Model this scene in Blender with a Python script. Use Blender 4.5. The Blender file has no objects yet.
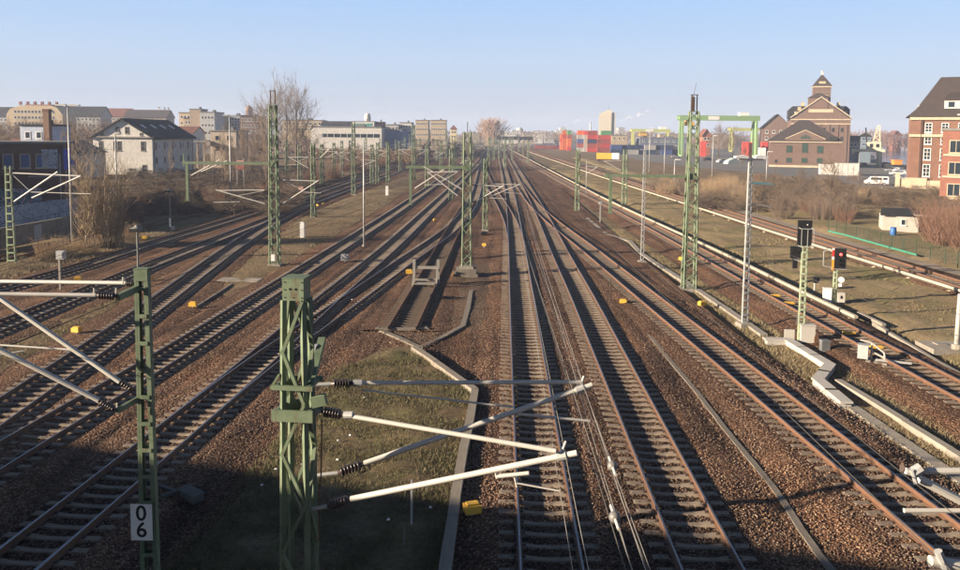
import bpy, math, random
import numpy as np
from mathutils import Vector, Matrix, Euler, noise as mnoise
rad = math.radians
SC = bpy.context.scene
COL = SC.collection

# ------------------------------------------------------------------ camera
CAM_Z = 10.95          # eye on the road bridge, 10.4 m above the rail heads
FOC = 790.0            # focal length in pixels of a 960 px wide picture
PY0 = 200.0            # row of the optical axis (the picture is cropped at the top)
PITCH, ROLL = 4.85, 0.5
cam_data = bpy.data.cameras.new('camera')
cam_data.sensor_width = 36.0
cam_data.lens = FOC / 960.0 * 36.0
cam_data.shift_y = -(285.0 - PY0) / 960.0
cam_data.clip_start = 0.1
cam_data.clip_end = 9000.0
cam = bpy.data.objects.new('camera', cam_data)
CAM_R = Matrix.Rotation(rad(90.0 - PITCH), 3, 'X') @ Matrix.Rotation(rad(ROLL), 3, 'Z')
cam.matrix_world = Matrix.Translation((0, 0, CAM_Z)) @ CAM_R.to_4x4()
COL.objects.link(cam)
SC.camera = cam

# ------------------------------------------------------------------ light
SUN_EL, SUN_AZ = 15.0, 17.0           # light travels towards +x, turned 17 degrees away from the viewer
sdir = Vector((-math.cos(rad(SUN_AZ)) * math.cos(rad(SUN_EL)), -math.sin(rad(SUN_AZ)) * math.cos(rad(SUN_EL)), math.sin(rad(SUN_EL))))
world = bpy.data.worlds.new('World')
SC.world = world
world.use_nodes = True
wn = world.node_tree
wn.nodes.clear()
sky = wn.nodes.new('ShaderNodeTexSky')
sky.sky_type = 'NISHITA'
sky.sun_disc = False
sky.sun_elevation = rad(SUN_EL)
sky.sun_rotation = math.atan2(sdir.x, sdir.y)
sky.altitude = 50
sky.air_density = 1.0
sky.dust_density = 0.4
sky.ozone_density = 3.0
# milky winter air: the sky texture blended with an elevation gradient, pale low down and darkened overhead to weaken shadow fill
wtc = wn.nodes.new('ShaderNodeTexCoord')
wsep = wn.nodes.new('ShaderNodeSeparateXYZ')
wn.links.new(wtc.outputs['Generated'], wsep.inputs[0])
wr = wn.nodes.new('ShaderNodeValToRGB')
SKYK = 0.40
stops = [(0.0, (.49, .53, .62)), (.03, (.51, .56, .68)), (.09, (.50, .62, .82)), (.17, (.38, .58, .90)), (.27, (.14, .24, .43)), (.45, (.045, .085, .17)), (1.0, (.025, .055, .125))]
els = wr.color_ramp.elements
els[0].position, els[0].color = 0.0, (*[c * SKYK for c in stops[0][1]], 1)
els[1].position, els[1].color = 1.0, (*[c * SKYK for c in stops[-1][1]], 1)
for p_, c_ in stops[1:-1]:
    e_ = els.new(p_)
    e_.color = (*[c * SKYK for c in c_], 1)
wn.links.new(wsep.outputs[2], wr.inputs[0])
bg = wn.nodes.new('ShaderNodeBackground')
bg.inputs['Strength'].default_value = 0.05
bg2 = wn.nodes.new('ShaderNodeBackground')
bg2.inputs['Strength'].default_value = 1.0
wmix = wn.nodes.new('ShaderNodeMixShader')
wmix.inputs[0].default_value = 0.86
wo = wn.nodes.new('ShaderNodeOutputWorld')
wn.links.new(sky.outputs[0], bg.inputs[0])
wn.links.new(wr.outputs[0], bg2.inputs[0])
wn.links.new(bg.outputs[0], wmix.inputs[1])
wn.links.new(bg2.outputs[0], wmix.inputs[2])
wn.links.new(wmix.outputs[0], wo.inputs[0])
sun_data = bpy.data.lights.new('sun', 'SUN')
sun_data.energy = 5.0
sun_data.angle = rad(0.53)
sun_data.color = (1.0, 0.82, 0.61)
sun = bpy.data.objects.new('sun', sun_data)
sun.rotation_euler = sdir.to_track_quat('Z', 'Y').to_euler()
COL.objects.link(sun)
SC.view_settings.view_transform = 'Standard'
SC.view_settings.look = 'None'
SC.view_settings.gamma = 1.0
SC.view_settings.use_curve_mapping = False
SC.view_settings.exposure = 1.5
SC.cycles.use_denoising = True
SC.cycles.max_bounces = 4
SC.cycles.diffuse_bounces = 2
SC.cycles.glossy_bounces = 2
SC.cycles.transmission_bounces = 2
SC.cycles.volume_bounces = 1
SC.cycles.transparent_max_bounces = 6

# ------------------------------------------------------------------ measuring the place
def ray(px, py):
    return (CAM_R @ Vector(((px - 480.0) / FOC, -(py - PY0) / FOC, -1.0))).normalized()
def G(px, py, z=0.0):
    """the point of the level z seen at (px, py) of the 960 px photograph"""
    d = ray(px, py)
    t = (z - CAM_Z) / d.z
    return Vector((d.x * t, d.y * t, z))
def PD(px, py, Y):
    d = ray(px, py)
    t = Y / d.y
    return Vector((d.x * t, Y, CAM_Z + d.z * t))
def ZT(px, py, Y):
    return PD(px, py, Y).z
CAM_RT = CAM_R.transposed()
def proj(p):
    v = CAM_RT @ (Vector(p) - Vector((0, 0, CAM_Z)))
    if v.z > -0.05:
        return None
    return (480 + FOC * v.x / -v.z, PY0 - FOC * v.y / -v.z)

# ------------------------------------------------------------------ materials
MATS = {}
def new_mat(name):
    m = bpy.data.materials.new(name)
    m.use_nodes = True
    nt = m.node_tree
    b = nt.nodes['Principled BSDF']
    return m, nt, b
def N(nt, t, **kw):
    n = nt.nodes.new(t)
    for k, v in kw.items():
        setattr(n, k, v)
    return n
def ramp(nt, fac, stops, interp='LINEAR'):
    r = N(nt, 'ShaderNodeValToRGB')
    r.color_ramp.interpolation = interp
    el = r.color_ramp.elements
    while len(el) > 1:
        el.remove(el[-1])
    el[0].position = stops[0][0]
    el[0].color = (*stops[0][1], 1)
    for p, c in stops[1:]:
        e = el.new(p)
        e.color = (*c, 1)
    nt.links.new(fac, r.inputs[0])
    return r.outputs[0]
def mixc(nt, fac, a, b, mode='MIX'):
    m = N(nt, 'ShaderNodeMix', data_type='RGBA', blend_type=mode)
    for sock, v in ((m.inputs[0], fac), (m.inputs[6], a), (m.inputs[7], b)):
        if hasattr(v, 'is_output'):
            nt.links.new(v, sock)
        elif isinstance(v, (int, float)):
            sock.default_value = v
        else:
            sock.default_value = (*v, 1)
    return m.outputs[2]
def noise_f(nt, scale, detail=4, rough=0.6, coord=None, dist=0.0):
    t = N(nt, 'ShaderNodeTexNoise')
    t.inputs['Scale'].default_value = scale
    t.inputs['Detail'].default_value = detail
    t.inputs['Roughness'].default_value = rough
    t.inputs['Distortion'].default_value = dist
    nt.links.new(coord if coord is not None else wpos(nt), t.inputs['Vector'])
    return t.outputs[0]
def wpos(nt):
    for n in nt.nodes:
        if n.type == 'NEW_GEOMETRY':
            return n.outputs['Position']
    return N(nt, 'ShaderNodeNewGeometry').outputs['Position']
def obco(nt):
    return N(nt, 'ShaderNodeTexCoord').outputs['Object']
def bump(nt, b, h, strength, dist):
    n = N(nt, 'ShaderNodeBump')
    n.inputs['Strength'].default_value = strength
    n.inputs['Distance'].default_value = dist
    nt.links.new(h, n.inputs['Height'])
    nt.links.new(n.outputs[0], b.inputs['Normal'])
def M(name, col, rough=0.7, var=0.15, scale=3.0, metal=0.0, bmp=0.0, spec=None, dirt=None, dirt_amt=0.35):
    """a plain painted / mineral surface with uneven tone, a little dirt and fine relief"""
    if name in MATS:
        return MATS[name]
    m, nt, b = new_mat(name)
    lo = tuple(c * (1 - var) for c in col)
    hi = tuple(min(1, c * (1 + var)) for c in col)
    f = noise_f(nt, scale, 5, 0.65, obco(nt))
    c = ramp(nt, f, [(0.3, lo), (0.7, hi)])
    if dirt:
        f2 = noise_f(nt, scale * 0.37, 6, 0.7, obco(nt), 0.4)
        k = ramp(nt, f2, [(0.48, (0, 0, 0)), (0.72, (dirt_amt,) * 3)])
        c = mixc(nt, k, c, dirt)
    nt.links.new(c, b.inputs['Base Color'])
    b.inputs['Roughness'].default_value = rough
    b.inputs['Metallic'].default_value = metal
    if spec is not None:
        b.inputs['Specular IOR Level'].default_value = spec
    if bmp:
        bump(nt, b, noise_f(nt, scale * 14, 3, 0.7, obco(nt)), bmp, 0.02)
    MATS[name] = m
    return m
def glass_mat(name, col=(0.02, 0.03, 0.04), rough=0.08):
    m, nt, b = new_mat(name)
    b.inputs['Base Color'].default_value = (*col, 1)
    b.inputs['Roughness'].default_value = rough
    b.inputs['Specular IOR Level'].default_value = 0.6
    MATS[name] = m
    return m

def ballast_mat(name, tint=(1, 1, 1), cell=13.0):
    m, nt, b = new_mat(name)
    p = wpos(nt)
    v = N(nt, 'ShaderNodeTexVoronoi')
    v.inputs['Scale'].default_value = cell
    nt.links.new(p, v.inputs['Vector'])
    sep = N(nt, 'ShaderNodeSeparateColor')
    nt.links.new(v.outputs['Color'], sep.inputs[0])
    t = tint
    def q(c):
        return tuple(a * x for a, x in zip(c, t))
    stone = ramp(nt, sep.outputs[0], [(0.0, q((0.085, 0.050, 0.034))), (0.35, q((0.170, 0.098, 0.064))), (0.62, q((0.240, 0.140, 0.090))), (0.85, q((0.30, 0.20, 0.135))), (1.0, q((0.40, 0.31, 0.23)))])
    big = noise_f(nt, 0.22, 6, 0.65, p)
    patch = ramp(nt, big, [(0.35, (0.62, 0.60, 0.60)), (0.55, (1.0, 1.0, 1.0)), (0.75, (1.12, 1.05, 0.98))])
    c = mixc(nt, 1.0, stone, patch, 'MULTIPLY')
    st = N(nt, 'ShaderNodeMapping')
    st.inputs['Scale'].default_value = (1.1, 0.07, 1.0)
    nt.links.new(p, st.inputs['Vector'])
    streak = noise_f(nt, 1.0, 5, 0.6, st.outputs[0], 0.3)
    c = mixc(nt, 1.0, c, ramp(nt, streak, [(0.34, (0.50, 0.49, 0.50)), (0.52, (1.0, 1.0, 1.0)), (0.70, (1.22, 1.12, 1.0))]), 'MULTIPLY')
    edge = ramp(nt, v.outputs['Distance'], [(0.30, (1, 1, 1)), (0.62, (0.40, 0.38, 0.37))])
    c = mixc(nt, 0.8, c, edge, 'MULTIPLY')
    weed = noise_f(nt, 0.55, 6, 0.7, p, 0.6)
    wk = ramp(nt, weed, [(0.60, (0, 0, 0)), (0.72, (0.55, 0.55, 0.55))])
    c = mixc(nt, wk, c, (0.105, 0.090, 0.048))
    nt.links.new(c, b.inputs['Base Color'])
    b.inputs['Roughness'].default_value = 0.92
    b.inputs['Specular IOR Level'].default_value = 0.2
    bump(nt, b, ramp(nt, v.outputs['Distance'], [(0.0, (1, 1, 1)), (0.7, (0, 0, 0))]), 0.9, 0.05)
    MATS[name] = m
    return m
def stone_mat():
    m, nt, b = new_mat('ballast_stone')
    g = N(nt, 'ShaderNodeNewGeometry')
    c = ramp(nt, g.outputs['Random Per Island'], [(0.0, (0.070, 0.042, 0.031)), (0.45, (0.155, 0.093, 0.063)), (0.8, (0.25, 0.16, 0.108)), (1.0, (0.40, 0.32, 0.24))])
    big = noise_f(nt, 0.22, 6, 0.65, g.outputs['Position'])
    patch = ramp(nt, big, [(0.35, (0.62, 0.60, 0.60)), (0.55, (1.0, 1.0, 1.0)), (0.75, (1.12, 1.05, 0.98))])
    c = mixc(nt, 1.0, c, patch, 'MULTIPLY')
    st = N(nt, 'ShaderNodeMapping')
    st.inputs['Scale'].default_value = (1.1, 0.07, 1.0)
    nt.links.new(g.outputs['Position'], st.inputs['Vector'])
    streak = noise_f(nt, 1.0, 5, 0.6, st.outputs[0], 0.3)
    c = mixc(nt, 1.0, c, ramp(nt, streak, [(0.34, (0.50, 0.49, 0.50)), (0.52, (1.0, 1.0, 1.0)), (0.70, (1.22, 1.12, 1.0))]), 'MULTIPLY')
    nt.links.new(c, b.inputs['Base Color'])
    b.inputs['Roughness'].default_value = 0.9
    MATS['stone'] = m
    return m
def earth_mat(name, base, dry, green, gk=(0.52, 0.66), scale=0.16):
    m, nt, b = new_mat(name)
    p = wpos(nt)
    f1 = noise_f(nt, scale, 8, 0.68, p, 0.3)
    c = ramp(nt, f1, [(0.32, base), (0.50, tuple(0.5 * (x + y) for x, y in zip(base, dry))), (0.66, dry)])
    f2 = noise_f(nt, scale * 1.9, 7, 0.7, p, 0.5)
    c = mixc(nt, ramp(nt, f2, [(gk[0], (0, 0, 0)), (gk[1], (0.85, 0.85, 0.85))]), c, green)
    f3 = noise_f(nt, 5.0, 5, 0.75, p)
    c = mixc(nt, 1.0, c, ramp(nt, f3, [(0.3, (0.55, 0.55, 0.55)), (0.7, (1.35, 1.35, 1.35))]), 'MULTIPLY')
    nt.links.new(c, b.inputs['Base Color'])
    b.inputs['Roughness'].default_value = 0.95
    b.inputs['Specular IOR Level'].default_value = 0.15
    bump(nt, b, noise_f(nt, 7.0, 6, 0.75, p), 0.9, 0.12)
    MATS[name] = m
    return m

BALLAST = ballast_mat('ballast_rust', (.98, .90, .83))
BALLAST_B = ballast_mat('ballast_brake_dust', (.66, .64, .64))
BALLAST_G = ballast_mat('ballast_grey_brown', (0.92, 1.0, 1.03), 16.0)
STONE = stone_mat()
EARTH = earth_mat('earth_dry', (0.135, 0.092, 0.056), (0.25, 0.185, 0.112), (0.135, 0.125, 0.055))
MEADOW = earth_mat('winter_meadow', (0.20, 0.145, 0.085), (0.36, 0.275, 0.160), (0.175, 0.170, 0.066), (0.46, 0.66), 0.11)
ISLAND = earth_mat('island_grass', (0.10, 0.072, 0.045), (0.22, 0.165, 0.095), (0.125, 0.125, 0.05), (0.46, 0.66), 0.35)
PAVE = M('yard_asphalt', (0.13, 0.125, 0.12), 0.9, 0.2, 0.05, bmp=0.3)
CONC = M('concrete', (0.29, 0.262, 0.222), 0.9, 0.2, 1.4, bmp=0.35, dirt=(0.14, 0.115, 0.085), dirt_amt=0.6)
CONC_W = M('concrete_new', (0.42, 0.40, 0.365), 0.85, 0.08, 1.0, bmp=0.2, dirt=(0.42, 0.38, 0.32))
CONC_D = M('concrete_dark', (0.19, 0.165, 0.135), 0.95, 0.25, 1.6, bmp=0.4, dirt=(0.08, 0.07, 0.055), dirt_amt=0.6)
SLEEP = M('sleeper_concrete', (0.225, 0.18, 0.138), 0.92, 0.25, 1.7, bmp=0.4, dirt=(0.12, 0.08, 0.055), dirt_amt=0.6)
SLEEP_W = M('sleeper_timber', (0.105, 0.078, 0.058), 0.95, 0.3, 2.5, bmp=0.5, dirt=(0.16, 0.10, 0.065))
RUST = M('rail_rust', (0.125, 0.068, 0.042), 0.85, 0.25, 4.0, bmp=0.2)
RUST_O = M('rail_rust_orange', (0.145, 0.075, 0.043), 0.85, 0.2, 4.0, bmp=0.2)
STEEL = M('rail_running_face', (0.30, 0.31, 0.33), 0.33, 0.08, 3.0, metal=0.9)
STEEL_D = M('fastening_steel', (0.07, 0.05, 0.04), 0.8, 0.2, 6.0)
def mast_paint():
    m, nt, b = new_mat('mast_green')
    p = wpos(nt)
    st = N(nt, 'ShaderNodeMapping')
    st.inputs['Scale'].default_value = (1.0, 1.0, 0.22)
    nt.links.new(p, st.inputs['Vector'])
    c = ramp(nt, noise_f(nt, 2.6, 6, 0.7, p), [(0.3, (0.085, 0.122, 0.072)), (0.5, (0.125, 0.172, 0.105)), (0.72, (0.165, 0.215, 0.140))])
    c = mixc(nt, ramp(nt, noise_f(nt, 9.0, 6, 0.75, st.outputs[0], 0.3), [(0.55, (0, 0, 0)), (0.66, (0.8, 0.8, 0.8))]), c, (0.105, 0.062, 0.036))
    c = mixc(nt, ramp(nt, noise_f(nt, 5.0, 4, 0.7, p), [(0.6, (0, 0, 0)), (0.75, (0.5, 0.5, 0.5))]), c, (0.19, 0.19, 0.16))
    nt.links.new(c, b.inputs['Base Color'])
    b.inputs['Roughness'].default_value = 0.65
    bump(nt, b, noise_f(nt, 40.0, 4, 0.7, p), 0.25, 0.01)
    MATS['mast_green'] = m
    return m
GREEN = mast_paint()
GALV = M('galvanised', (0.40, 0.405, 0.40), 0.55, 0.12, 3.0, metal=0.25)
TUBE = M('cantilever_tube', (0.57, 0.55, 0.505), 0.5, 0.08, 2.0, metal=0.15, dirt=(0.38, 0.34, 0.29))
INSUL = M('insulator_brown', (0.055, 0.04, 0.04), 0.3, 0.2, 4.0)
INSUL_G = M('insulator_grey', (0.17, 0.165, 0.16), 0.4, 0.1, 4.0)
WIRE = M('copper_wire', (0.30, 0.28, 0.25), 0.45, 0.1, 1.0, metal=0.3)
WIRE_D = M('cable_dark', (0.06, 0.055, 0.05), 0.7, 0.1, 1.0)
CREAM = M('third_rail_cover', (0.50, 0.445, 0.335), 0.7, 0.1, 0.7, dirt=(0.35, 0.28, 0.19), dirt_amt=0.5)
YELLOW = M('yellow_box', (0.72, 0.42, 0.05), 0.6, 0.1, 3.0)
BLACK = M('black_enamel', (0.012, 0.012, 0.013), 0.45, 0.1, 3.0)
WHITE = M('white_enamel', (0.78, 0.77, 0.74), 0.5, 0.05, 2.0, dirt=(0.5, 0.45, 0.38))
RED = M('red_enamel', (0.62, 0.035, 0.025), 0.5, 0.1, 2.0)
ORANGE = M('orange_enamel', (0.75, 0.28, 0.03), 0.5, 0.1, 2.0)
GLASS = glass_mat('window_glass')
GLASS_B = glass_mat('window_blue', (0.03, 0.07, 0.16), 0.25)
GLASS_G = glass_mat('window_green', (0.025, 0.07, 0.055), 0.2)
def lamp_mat():
    m, nt, b = new_mat('red_signal_light')
    b.inputs['Base Color'].default_value = (0.8, 0.02, 0.02, 1)
    b.inputs['Emission Color'].default_value = (1.0, 0.06, 0.05, 1)
    b.inputs['Emission Strength'].default_value = 3.0
    return m
REDLIGHT = lamp_mat()

# ------------------------------------------------------------------ mesh helpers
class MB:
    def __init__(s):
        s.v, s.f, s.m = [], [], []
    def add(s, vs, fs, mi=0):
        o = len(s.v)
        s.v.extend(tuple(x) for x in vs)
        for f in fs:
            s.f.append(tuple(i + o for i in f))
            s.m.append(mi)
        return s
    def box(s, c, d, rz=0.0, mi=0):
        x, y, z = d[0] / 2, d[1] / 2, d[2] / 2
        cs, sn = math.cos(rz), math.sin(rz)
        vs = [(c[0] + a * x * cs - b * y * sn, c[1] + a * x * sn + b * y * cs, c[2] + e * z) for e in (-1, 1) for a, b in ((-1, -1), (1, -1), (1, 1), (-1, 1))]
        return s.add(vs, [(3, 2, 1, 0), (4, 5, 6, 7), (0, 1, 5, 4), (1, 2, 6, 5), (2, 3, 7, 6), (3, 0, 4, 7)], mi)
    def frame(s, p0, p1):
        d = (Vector(p1) - Vector(p0))
        L = d.length
        d = d / max(L, 1e-9)
        up = Vector((0, 0, 1)) if abs(d.z) < 0.95 else Vector((0, 1, 0))
        a = d.cross(up).normalized()
        return d, a, a.cross(d).normalized(), L
    def bar(s, p0, p1, w, h, mi=0):
        d, a, u, L = s.frame(p0, p1)
        p0, p1 = Vector(p0), Vector(p1)
        vs = [p + a * (i * w / 2) + u * (j * h / 2) for p in (p0, p1) for i, j in ((-1, -1), (1, -1), (1, 1), (-1, 1))]
        return s.add(vs, [(0, 1, 2, 3), (7, 6, 5, 4), (4, 5, 1, 0), (5, 6, 2, 1), (6, 7, 3, 2), (7, 4, 0, 3)], mi)
    def tube(s, p0, p1, r0, r1=None, n=8, cap=True, mi=0):
        r1 = r0 if r1 is None else r1
        d, a, u, L = s.frame(p0, p1)
        p0, p1 = Vector(p0), Vector(p1)
        vs = []
        for p, r in ((p0, r0), (p1, r1)):
            for k in range(n):
                t = 2 * math.pi * k / n
                vs.append(p + a * (r * math.cos(t)) + u * (r * math.sin(t)))
        fs = [(k, (k + 1) % n, n + (k + 1) % n, n + k) for k in range(n)]
        if cap:
            fs += [tuple(range(n - 1, -1, -1)), tuple(range(n, 2 * n))]
        return s.add(vs, fs, mi)
    def lathe(s, p0, p1, prof, n=10, mi=0):
        """prof: (distance along p0->p1 in metres, radius)"""
        d, a, u, L = s.frame(p0, p1)
        p0 = Vector(p0)
        vs = []
        for t, r in prof:
            for k in range(n):
                w = 2 * math.pi * k / n
                vs.append(p0 + d * t + a * (r * math.cos(w)) + u * (r * math.sin(w)))
        m = len(prof)
        fs = [(i * n + k, i * n + (k + 1) % n, (i + 1) * n + (k + 1) % n, (i + 1) * n + k) for i in range(m - 1) for k in range(n)]
        fs += [tuple(range(n - 1, -1, -1)), tuple(range((m - 1) * n, m * n))]
        return s.add(vs, fs, mi)
    def prism(s, poly, z0, z1, mi=0):
        n = len(poly)
        vs = [(p[0], p[1], z0) for p in poly] + [(p[0], p[1], z1) for p in poly]
        fs = [tuple(range(n - 1, -1, -1)), tuple(range(n, 2 * n))] + [(i, (i + 1) % n, n + (i + 1) % n, n + i) for i in range(n)]
        return s.add(vs, fs, mi)
    def extr(s, poly, y0, y1, mi=0):
        """an outline in x,z pushed along y"""
        n = len(poly)
        vs = [(p[0], y0, p[1]) for p in poly] + [(p[0], y1, p[1]) for p in poly]
        fs = [tuple(range(n)), tuple(range(2 * n - 1, n - 1, -1))] + [((i + 1) % n, i, n + i, n + (i + 1) % n) for i in range(n)]
        return s.add(vs, fs, mi)
    def sphere(s, c, r, n=10, m=6, mi=0, sz=1.0):
        vs = [(c[0], c[1], c[2] - r * sz)]
        for i in range(1, m):
            t = math.pi * i / m - math.pi / 2
            for k in range(n):
                w = 2 * math.pi * k / n
                vs.append((c[0] + r * math.cos(t) * math.cos(w), c[1] + r * math.cos(t) * math.sin(w), c[2] + r * math.sin(t) * sz))
        vs.append((c[0], c[1], c[2] + r * sz))
        fs = [(0, 1 + (k + 1) % n, 1 + k) for k in range(n)]
        for i in range(m - 2):
            fs += [(1 + i * n + k, 1 + i * n + (k + 1) % n, 1 + (i + 1) * n + (k + 1) % n, 1 + (i + 1) * n + k) for k in range(n)]
        e = len(vs) - 1
        b = 1 + (m - 2) * n
        fs += [(b + k, b + (k + 1) % n, e) for k in range(n)]
        return s.add(vs, fs, mi)
    def mesh(s, name, mats, smooth=False):
        me = bpy.data.meshes.new(name)
        me.from_pydata(s.v, [], s.f)
        if not isinstance(mats, (list, tuple)):
            mats = [mats]
        for m in mats:
            me.materials.append(m)
        if len(mats) > 1:
            me.polygons.foreach_set('material_index', s.m)
        if smooth:
            me.polygons.foreach_set('use_smooth', [True] * len(s.f))
        me.update()
        return me
    def build(s, name, mats, parent=None, loc=None, smooth=False):
        return link(name, s.mesh(name, mats, smooth), parent, loc)
def link(name, me, parent=None, loc=None, rz=0.0):
    o = bpy.data.objects.new(name, me)
    COL.objects.link(o)
    if loc is not None:
        o.location = loc
    if rz:
        o.rotation_euler = (0, 0, rz)
    if parent is not None:
        o.parent = parent
    return o
def tag(o, label=None, cat=None, group=None, kind=None):
    if label: o['label'] = label
    if cat: o['category'] = cat
    if group: o['group'] = group
    if kind: o['kind'] = kind
    return o
def thing(name, label, cat, loc=(0, 0, 0), rz=0.0, group=None):
    o = bpy.data.objects.new(name, None)
    o.empty_display_size = 0.3
    COL.objects.link(o)
    o.location = loc
    o.rotation_euler = (0, 0, rz)
    return tag(o, label, cat, group)
def kids(o):
    return [c for c in KIDS.get(o.name, [])]
def copy_tree(o, loc=None, rz=None, scale=None, label=None, parent=None, children=None):
    c = o.copy()
    COL.objects.link(c)
    if parent is not None:
        c.parent = parent
    if loc is not None:
        c.location = loc
    if rz is not None:
        c.rotation_euler = (0, 0, rz)
    if scale is not None:
        c.scale = (scale, scale, scale) if isinstance(scale, (int, float)) else scale
    if label:
        c['label'] = label
    for ch in (children if children is not None else list(o.children)):
        copy_tree(ch, parent=c)
    return c
def struct(name, mb, mat, parent=None):
    o = mb.build(name, mat, parent)
    if parent is None:
        o['kind'] = 'structure'
    return o
def sheet(name, poly, z, mat, kind='structure'):
    mb = MB()
    mb.add([(p[0], p[1], z) for p in poly], [tuple(range(len(poly)))])
    o = mb.build(name, mat)
    o['kind'] = kind
    return o
def np_mesh(name, V, F, mat):
    """a big triangle mesh from arrays"""
    me = bpy.data.meshes.new(name)
    me.vertices.add(len(V))
    me.vertices.foreach_set('co', np.asarray(V, dtype=np.float32).ravel())
    nf = len(F)
    me.loops.add(nf * 3)
    me.loops.foreach_set('vertex_index', np.asarray(F, dtype=np.int32).ravel())
    me.polygons.add(nf)
    me.polygons.foreach_set('loop_start', np.arange(0, nf * 3, 3, dtype=np.int32))
    try:
        me.polygons.foreach_set('loop_total', np.full(nf, 3, dtype=np.int32))
    except Exception:
        pass
    me.materials.append(mat)
    me.update(calc_edges=True)
    return me
R = random.Random(7)
# ------------------------------------------------------------------ ground
import bmesh
RT = 0.535             # rail head level; sleepers lie at 0.36, the yard gravel at 0.22
YARD = 0.22
def big_sheet(name, z, mat, half=2900, n=24):
    mb = MB()
    xs = [-half + 2 * half * i / n for i in range(n + 1)]
    ys = [-300 + (half + 300) * i / n for i in range(n + 1)]
    for j in range(n + 1):
        for i in range(n + 1):
            mb.v.append((xs[i], ys[j], z))
    for j in range(n):
        for i in range(n):
            a = j * (n + 1) + i
            mb.f.append((a, a + 1, a + n + 2, a + n + 1))
            mb.m.append(0)
    o = mb.build(name, mat)
    o['kind'] = 'structure'
    return o
big_sheet('ground', 0.0, EARTH)
def pxpoly(pts, z=0.0):
    return [G(a, b, z) for a, b in pts]
def relief(name, pts, z, mat, amp=0.12, rise=0.0, cuts=5, freq=0.45, kind='structure', maxlen=1.2):
    poly = pxpoly(pts, z)
    bm = bmesh.new()
    vs = [bm.verts.new(p) for p in poly]
    bm.faces.new(vs)
    edge = [(Vector((poly[i].x, poly[i].y)), Vector((poly[(i + 1) % len(poly)].x, poly[(i + 1) % len(poly)].y))) for i in range(len(poly))]
    bmesh.ops.triangulate(bm, faces=bm.faces[:])
    for _ in range(cuts):
        es = [e for e in bm.edges if e.calc_length() > maxlen]
        if not es:
            break
        bmesh.ops.subdivide_edges(bm, edges=es, cuts=1)
        bmesh.ops.triangulate(bm, faces=[f for f in bm.faces if len(f.verts) > 4])
    for v in bm.verts:
        p = Vector((v.co.x, v.co.y))
        dmin = 1e9
        for a, b in edge:
            ab = b - a
            t = max(0, min(1, (p - a).dot(ab) / max(ab.length_squared, 1e-9)))
            dmin = min(dmin, (p - (a + ab * t)).length)
        k = min(1.0, dmin / 1.2)
        q = Vector((p.x * freq, p.y * freq, 3.1))
        v.co.z += k * (rise + amp * (mnoise.noise(q) + 0.5 * mnoise.noise(q * 2.7) + 0.3))
    bmesh.ops.recalc_face_normals(bm, faces=bm.faces[:])
    if sum(f.normal.z for f in bm.faces) < 0:
        bmesh.ops.reverse_faces(bm, faces=bm.faces[:])
    me = bpy.data.meshes.new(name)
    bm.to_mesh(me)
    bm.free()
    me.materials.append(mat)
    me.polygons.foreach_set('use_smooth', [True] * len(me.polygons))
    o = link(name, me)
    o['kind'] = kind
    return o
# gravel of the yard
sheet('gravel_yard', pxpoly([(-900, 640), (-900, 420), (-300, 330), (-60, 268), (100, 232), (240, 204), (330, 184), (430, 150), (470, 141), (520, 146), (560, 187), (640, 256), (760, 352), (900, 468), (1040, 585), (1040, 900), (-900, 900)], YARD), YARD, BALLAST)
relief('dry_ground', [(212, 292), (252, 248), (300, 216), (352, 196), (400, 178), (436, 168), (384, 207), (322, 244), (272, 277), (235, 298)], YARD + 0.01, EARTH, 0.12, 0.05, cuts=6, maxlen=2.0)
relief('dry_ground', [(-400, 360), (-60, 296), (0, 279), (110, 255), (200, 224), (300, 192), (300, 186), (150, 214), (60, 240), (-100, 268), (-500, 330)], YARD + 0.012, EARTH, 0.16, 0.10, cuts=6, maxlen=2.5)
relief('dry_ground', [(-300, 452), (0, 372), (70, 332), (150, 290), (215, 252), (268, 222), (240, 226), (150, 268), (60, 304), (-40, 344), (-300, 430)], YARD + 0.008, EARTH, 0.08, 0.03, cuts=6, maxlen=1.6)
island = relief('grass_island', [(415, 346), (474, 389), (446, 570), (436, 700), (60, 700), (160, 590), (232, 505), (276, 450), (312, 405), (350, 366), (385, 347)], YARD + 0.012, ISLAND, 0.12, 0.06, cuts=7, maxlen=0.55, freq=0.8)
relief('gravel_patch', [(378, 328), (420, 349), (466, 330), (500, 330), (500, 268), (470, 262), (420, 262)], YARD + 0.006, BALLAST_G, 0.05, 0.02, cuts=6, maxlen=1.0)
# strip between the right hand main line and the third-rail line
relief('trackside_strip', [(560, 196), (600, 226), (680, 282), (760, 345), (860, 424), (960, 505), (1150, 660), (1150, 560), (960, 430), (880, 384), (790, 332), (700, 274), (640, 236), (590, 205)], 0.02, EARTH, 0.12, 0.05, cuts=7, maxlen=1.2)
relief('gravel_slope', [(586, 204), (640, 237), (700, 277), (790, 335), (880, 388), (960, 434), (1150, 540), (1150, 505), (960, 404), (880, 360), (780, 306), (690, 258), (620, 218)], 0.05, BALLAST, 0.10, 0.22, cuts=7, maxlen=0.9)
relief('winter_meadow', [(548, 168), (640, 212), (720, 250), (800, 290), (880, 330), (960, 372), (1200, 500), (1200, 364), (960, 293), (880, 268), (760, 230), (640, 190), (560, 164)], 0.02, MEADOW, 0.22, 0.18, cuts=7, maxlen=1.6, freq=0.22)
relief('rough_slope', [(570, 157), (640, 181), (720, 205), (800, 229), (880, 253), (960, 277), (1200, 350), (1200, 236), (960, 212), (860, 205), (760, 196), (690, 184), (640, 174), (590, 160)], 0.02, MEADOW, 0.5, 0.15, cuts=7, maxlen=2.5, freq=0.12)
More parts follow.
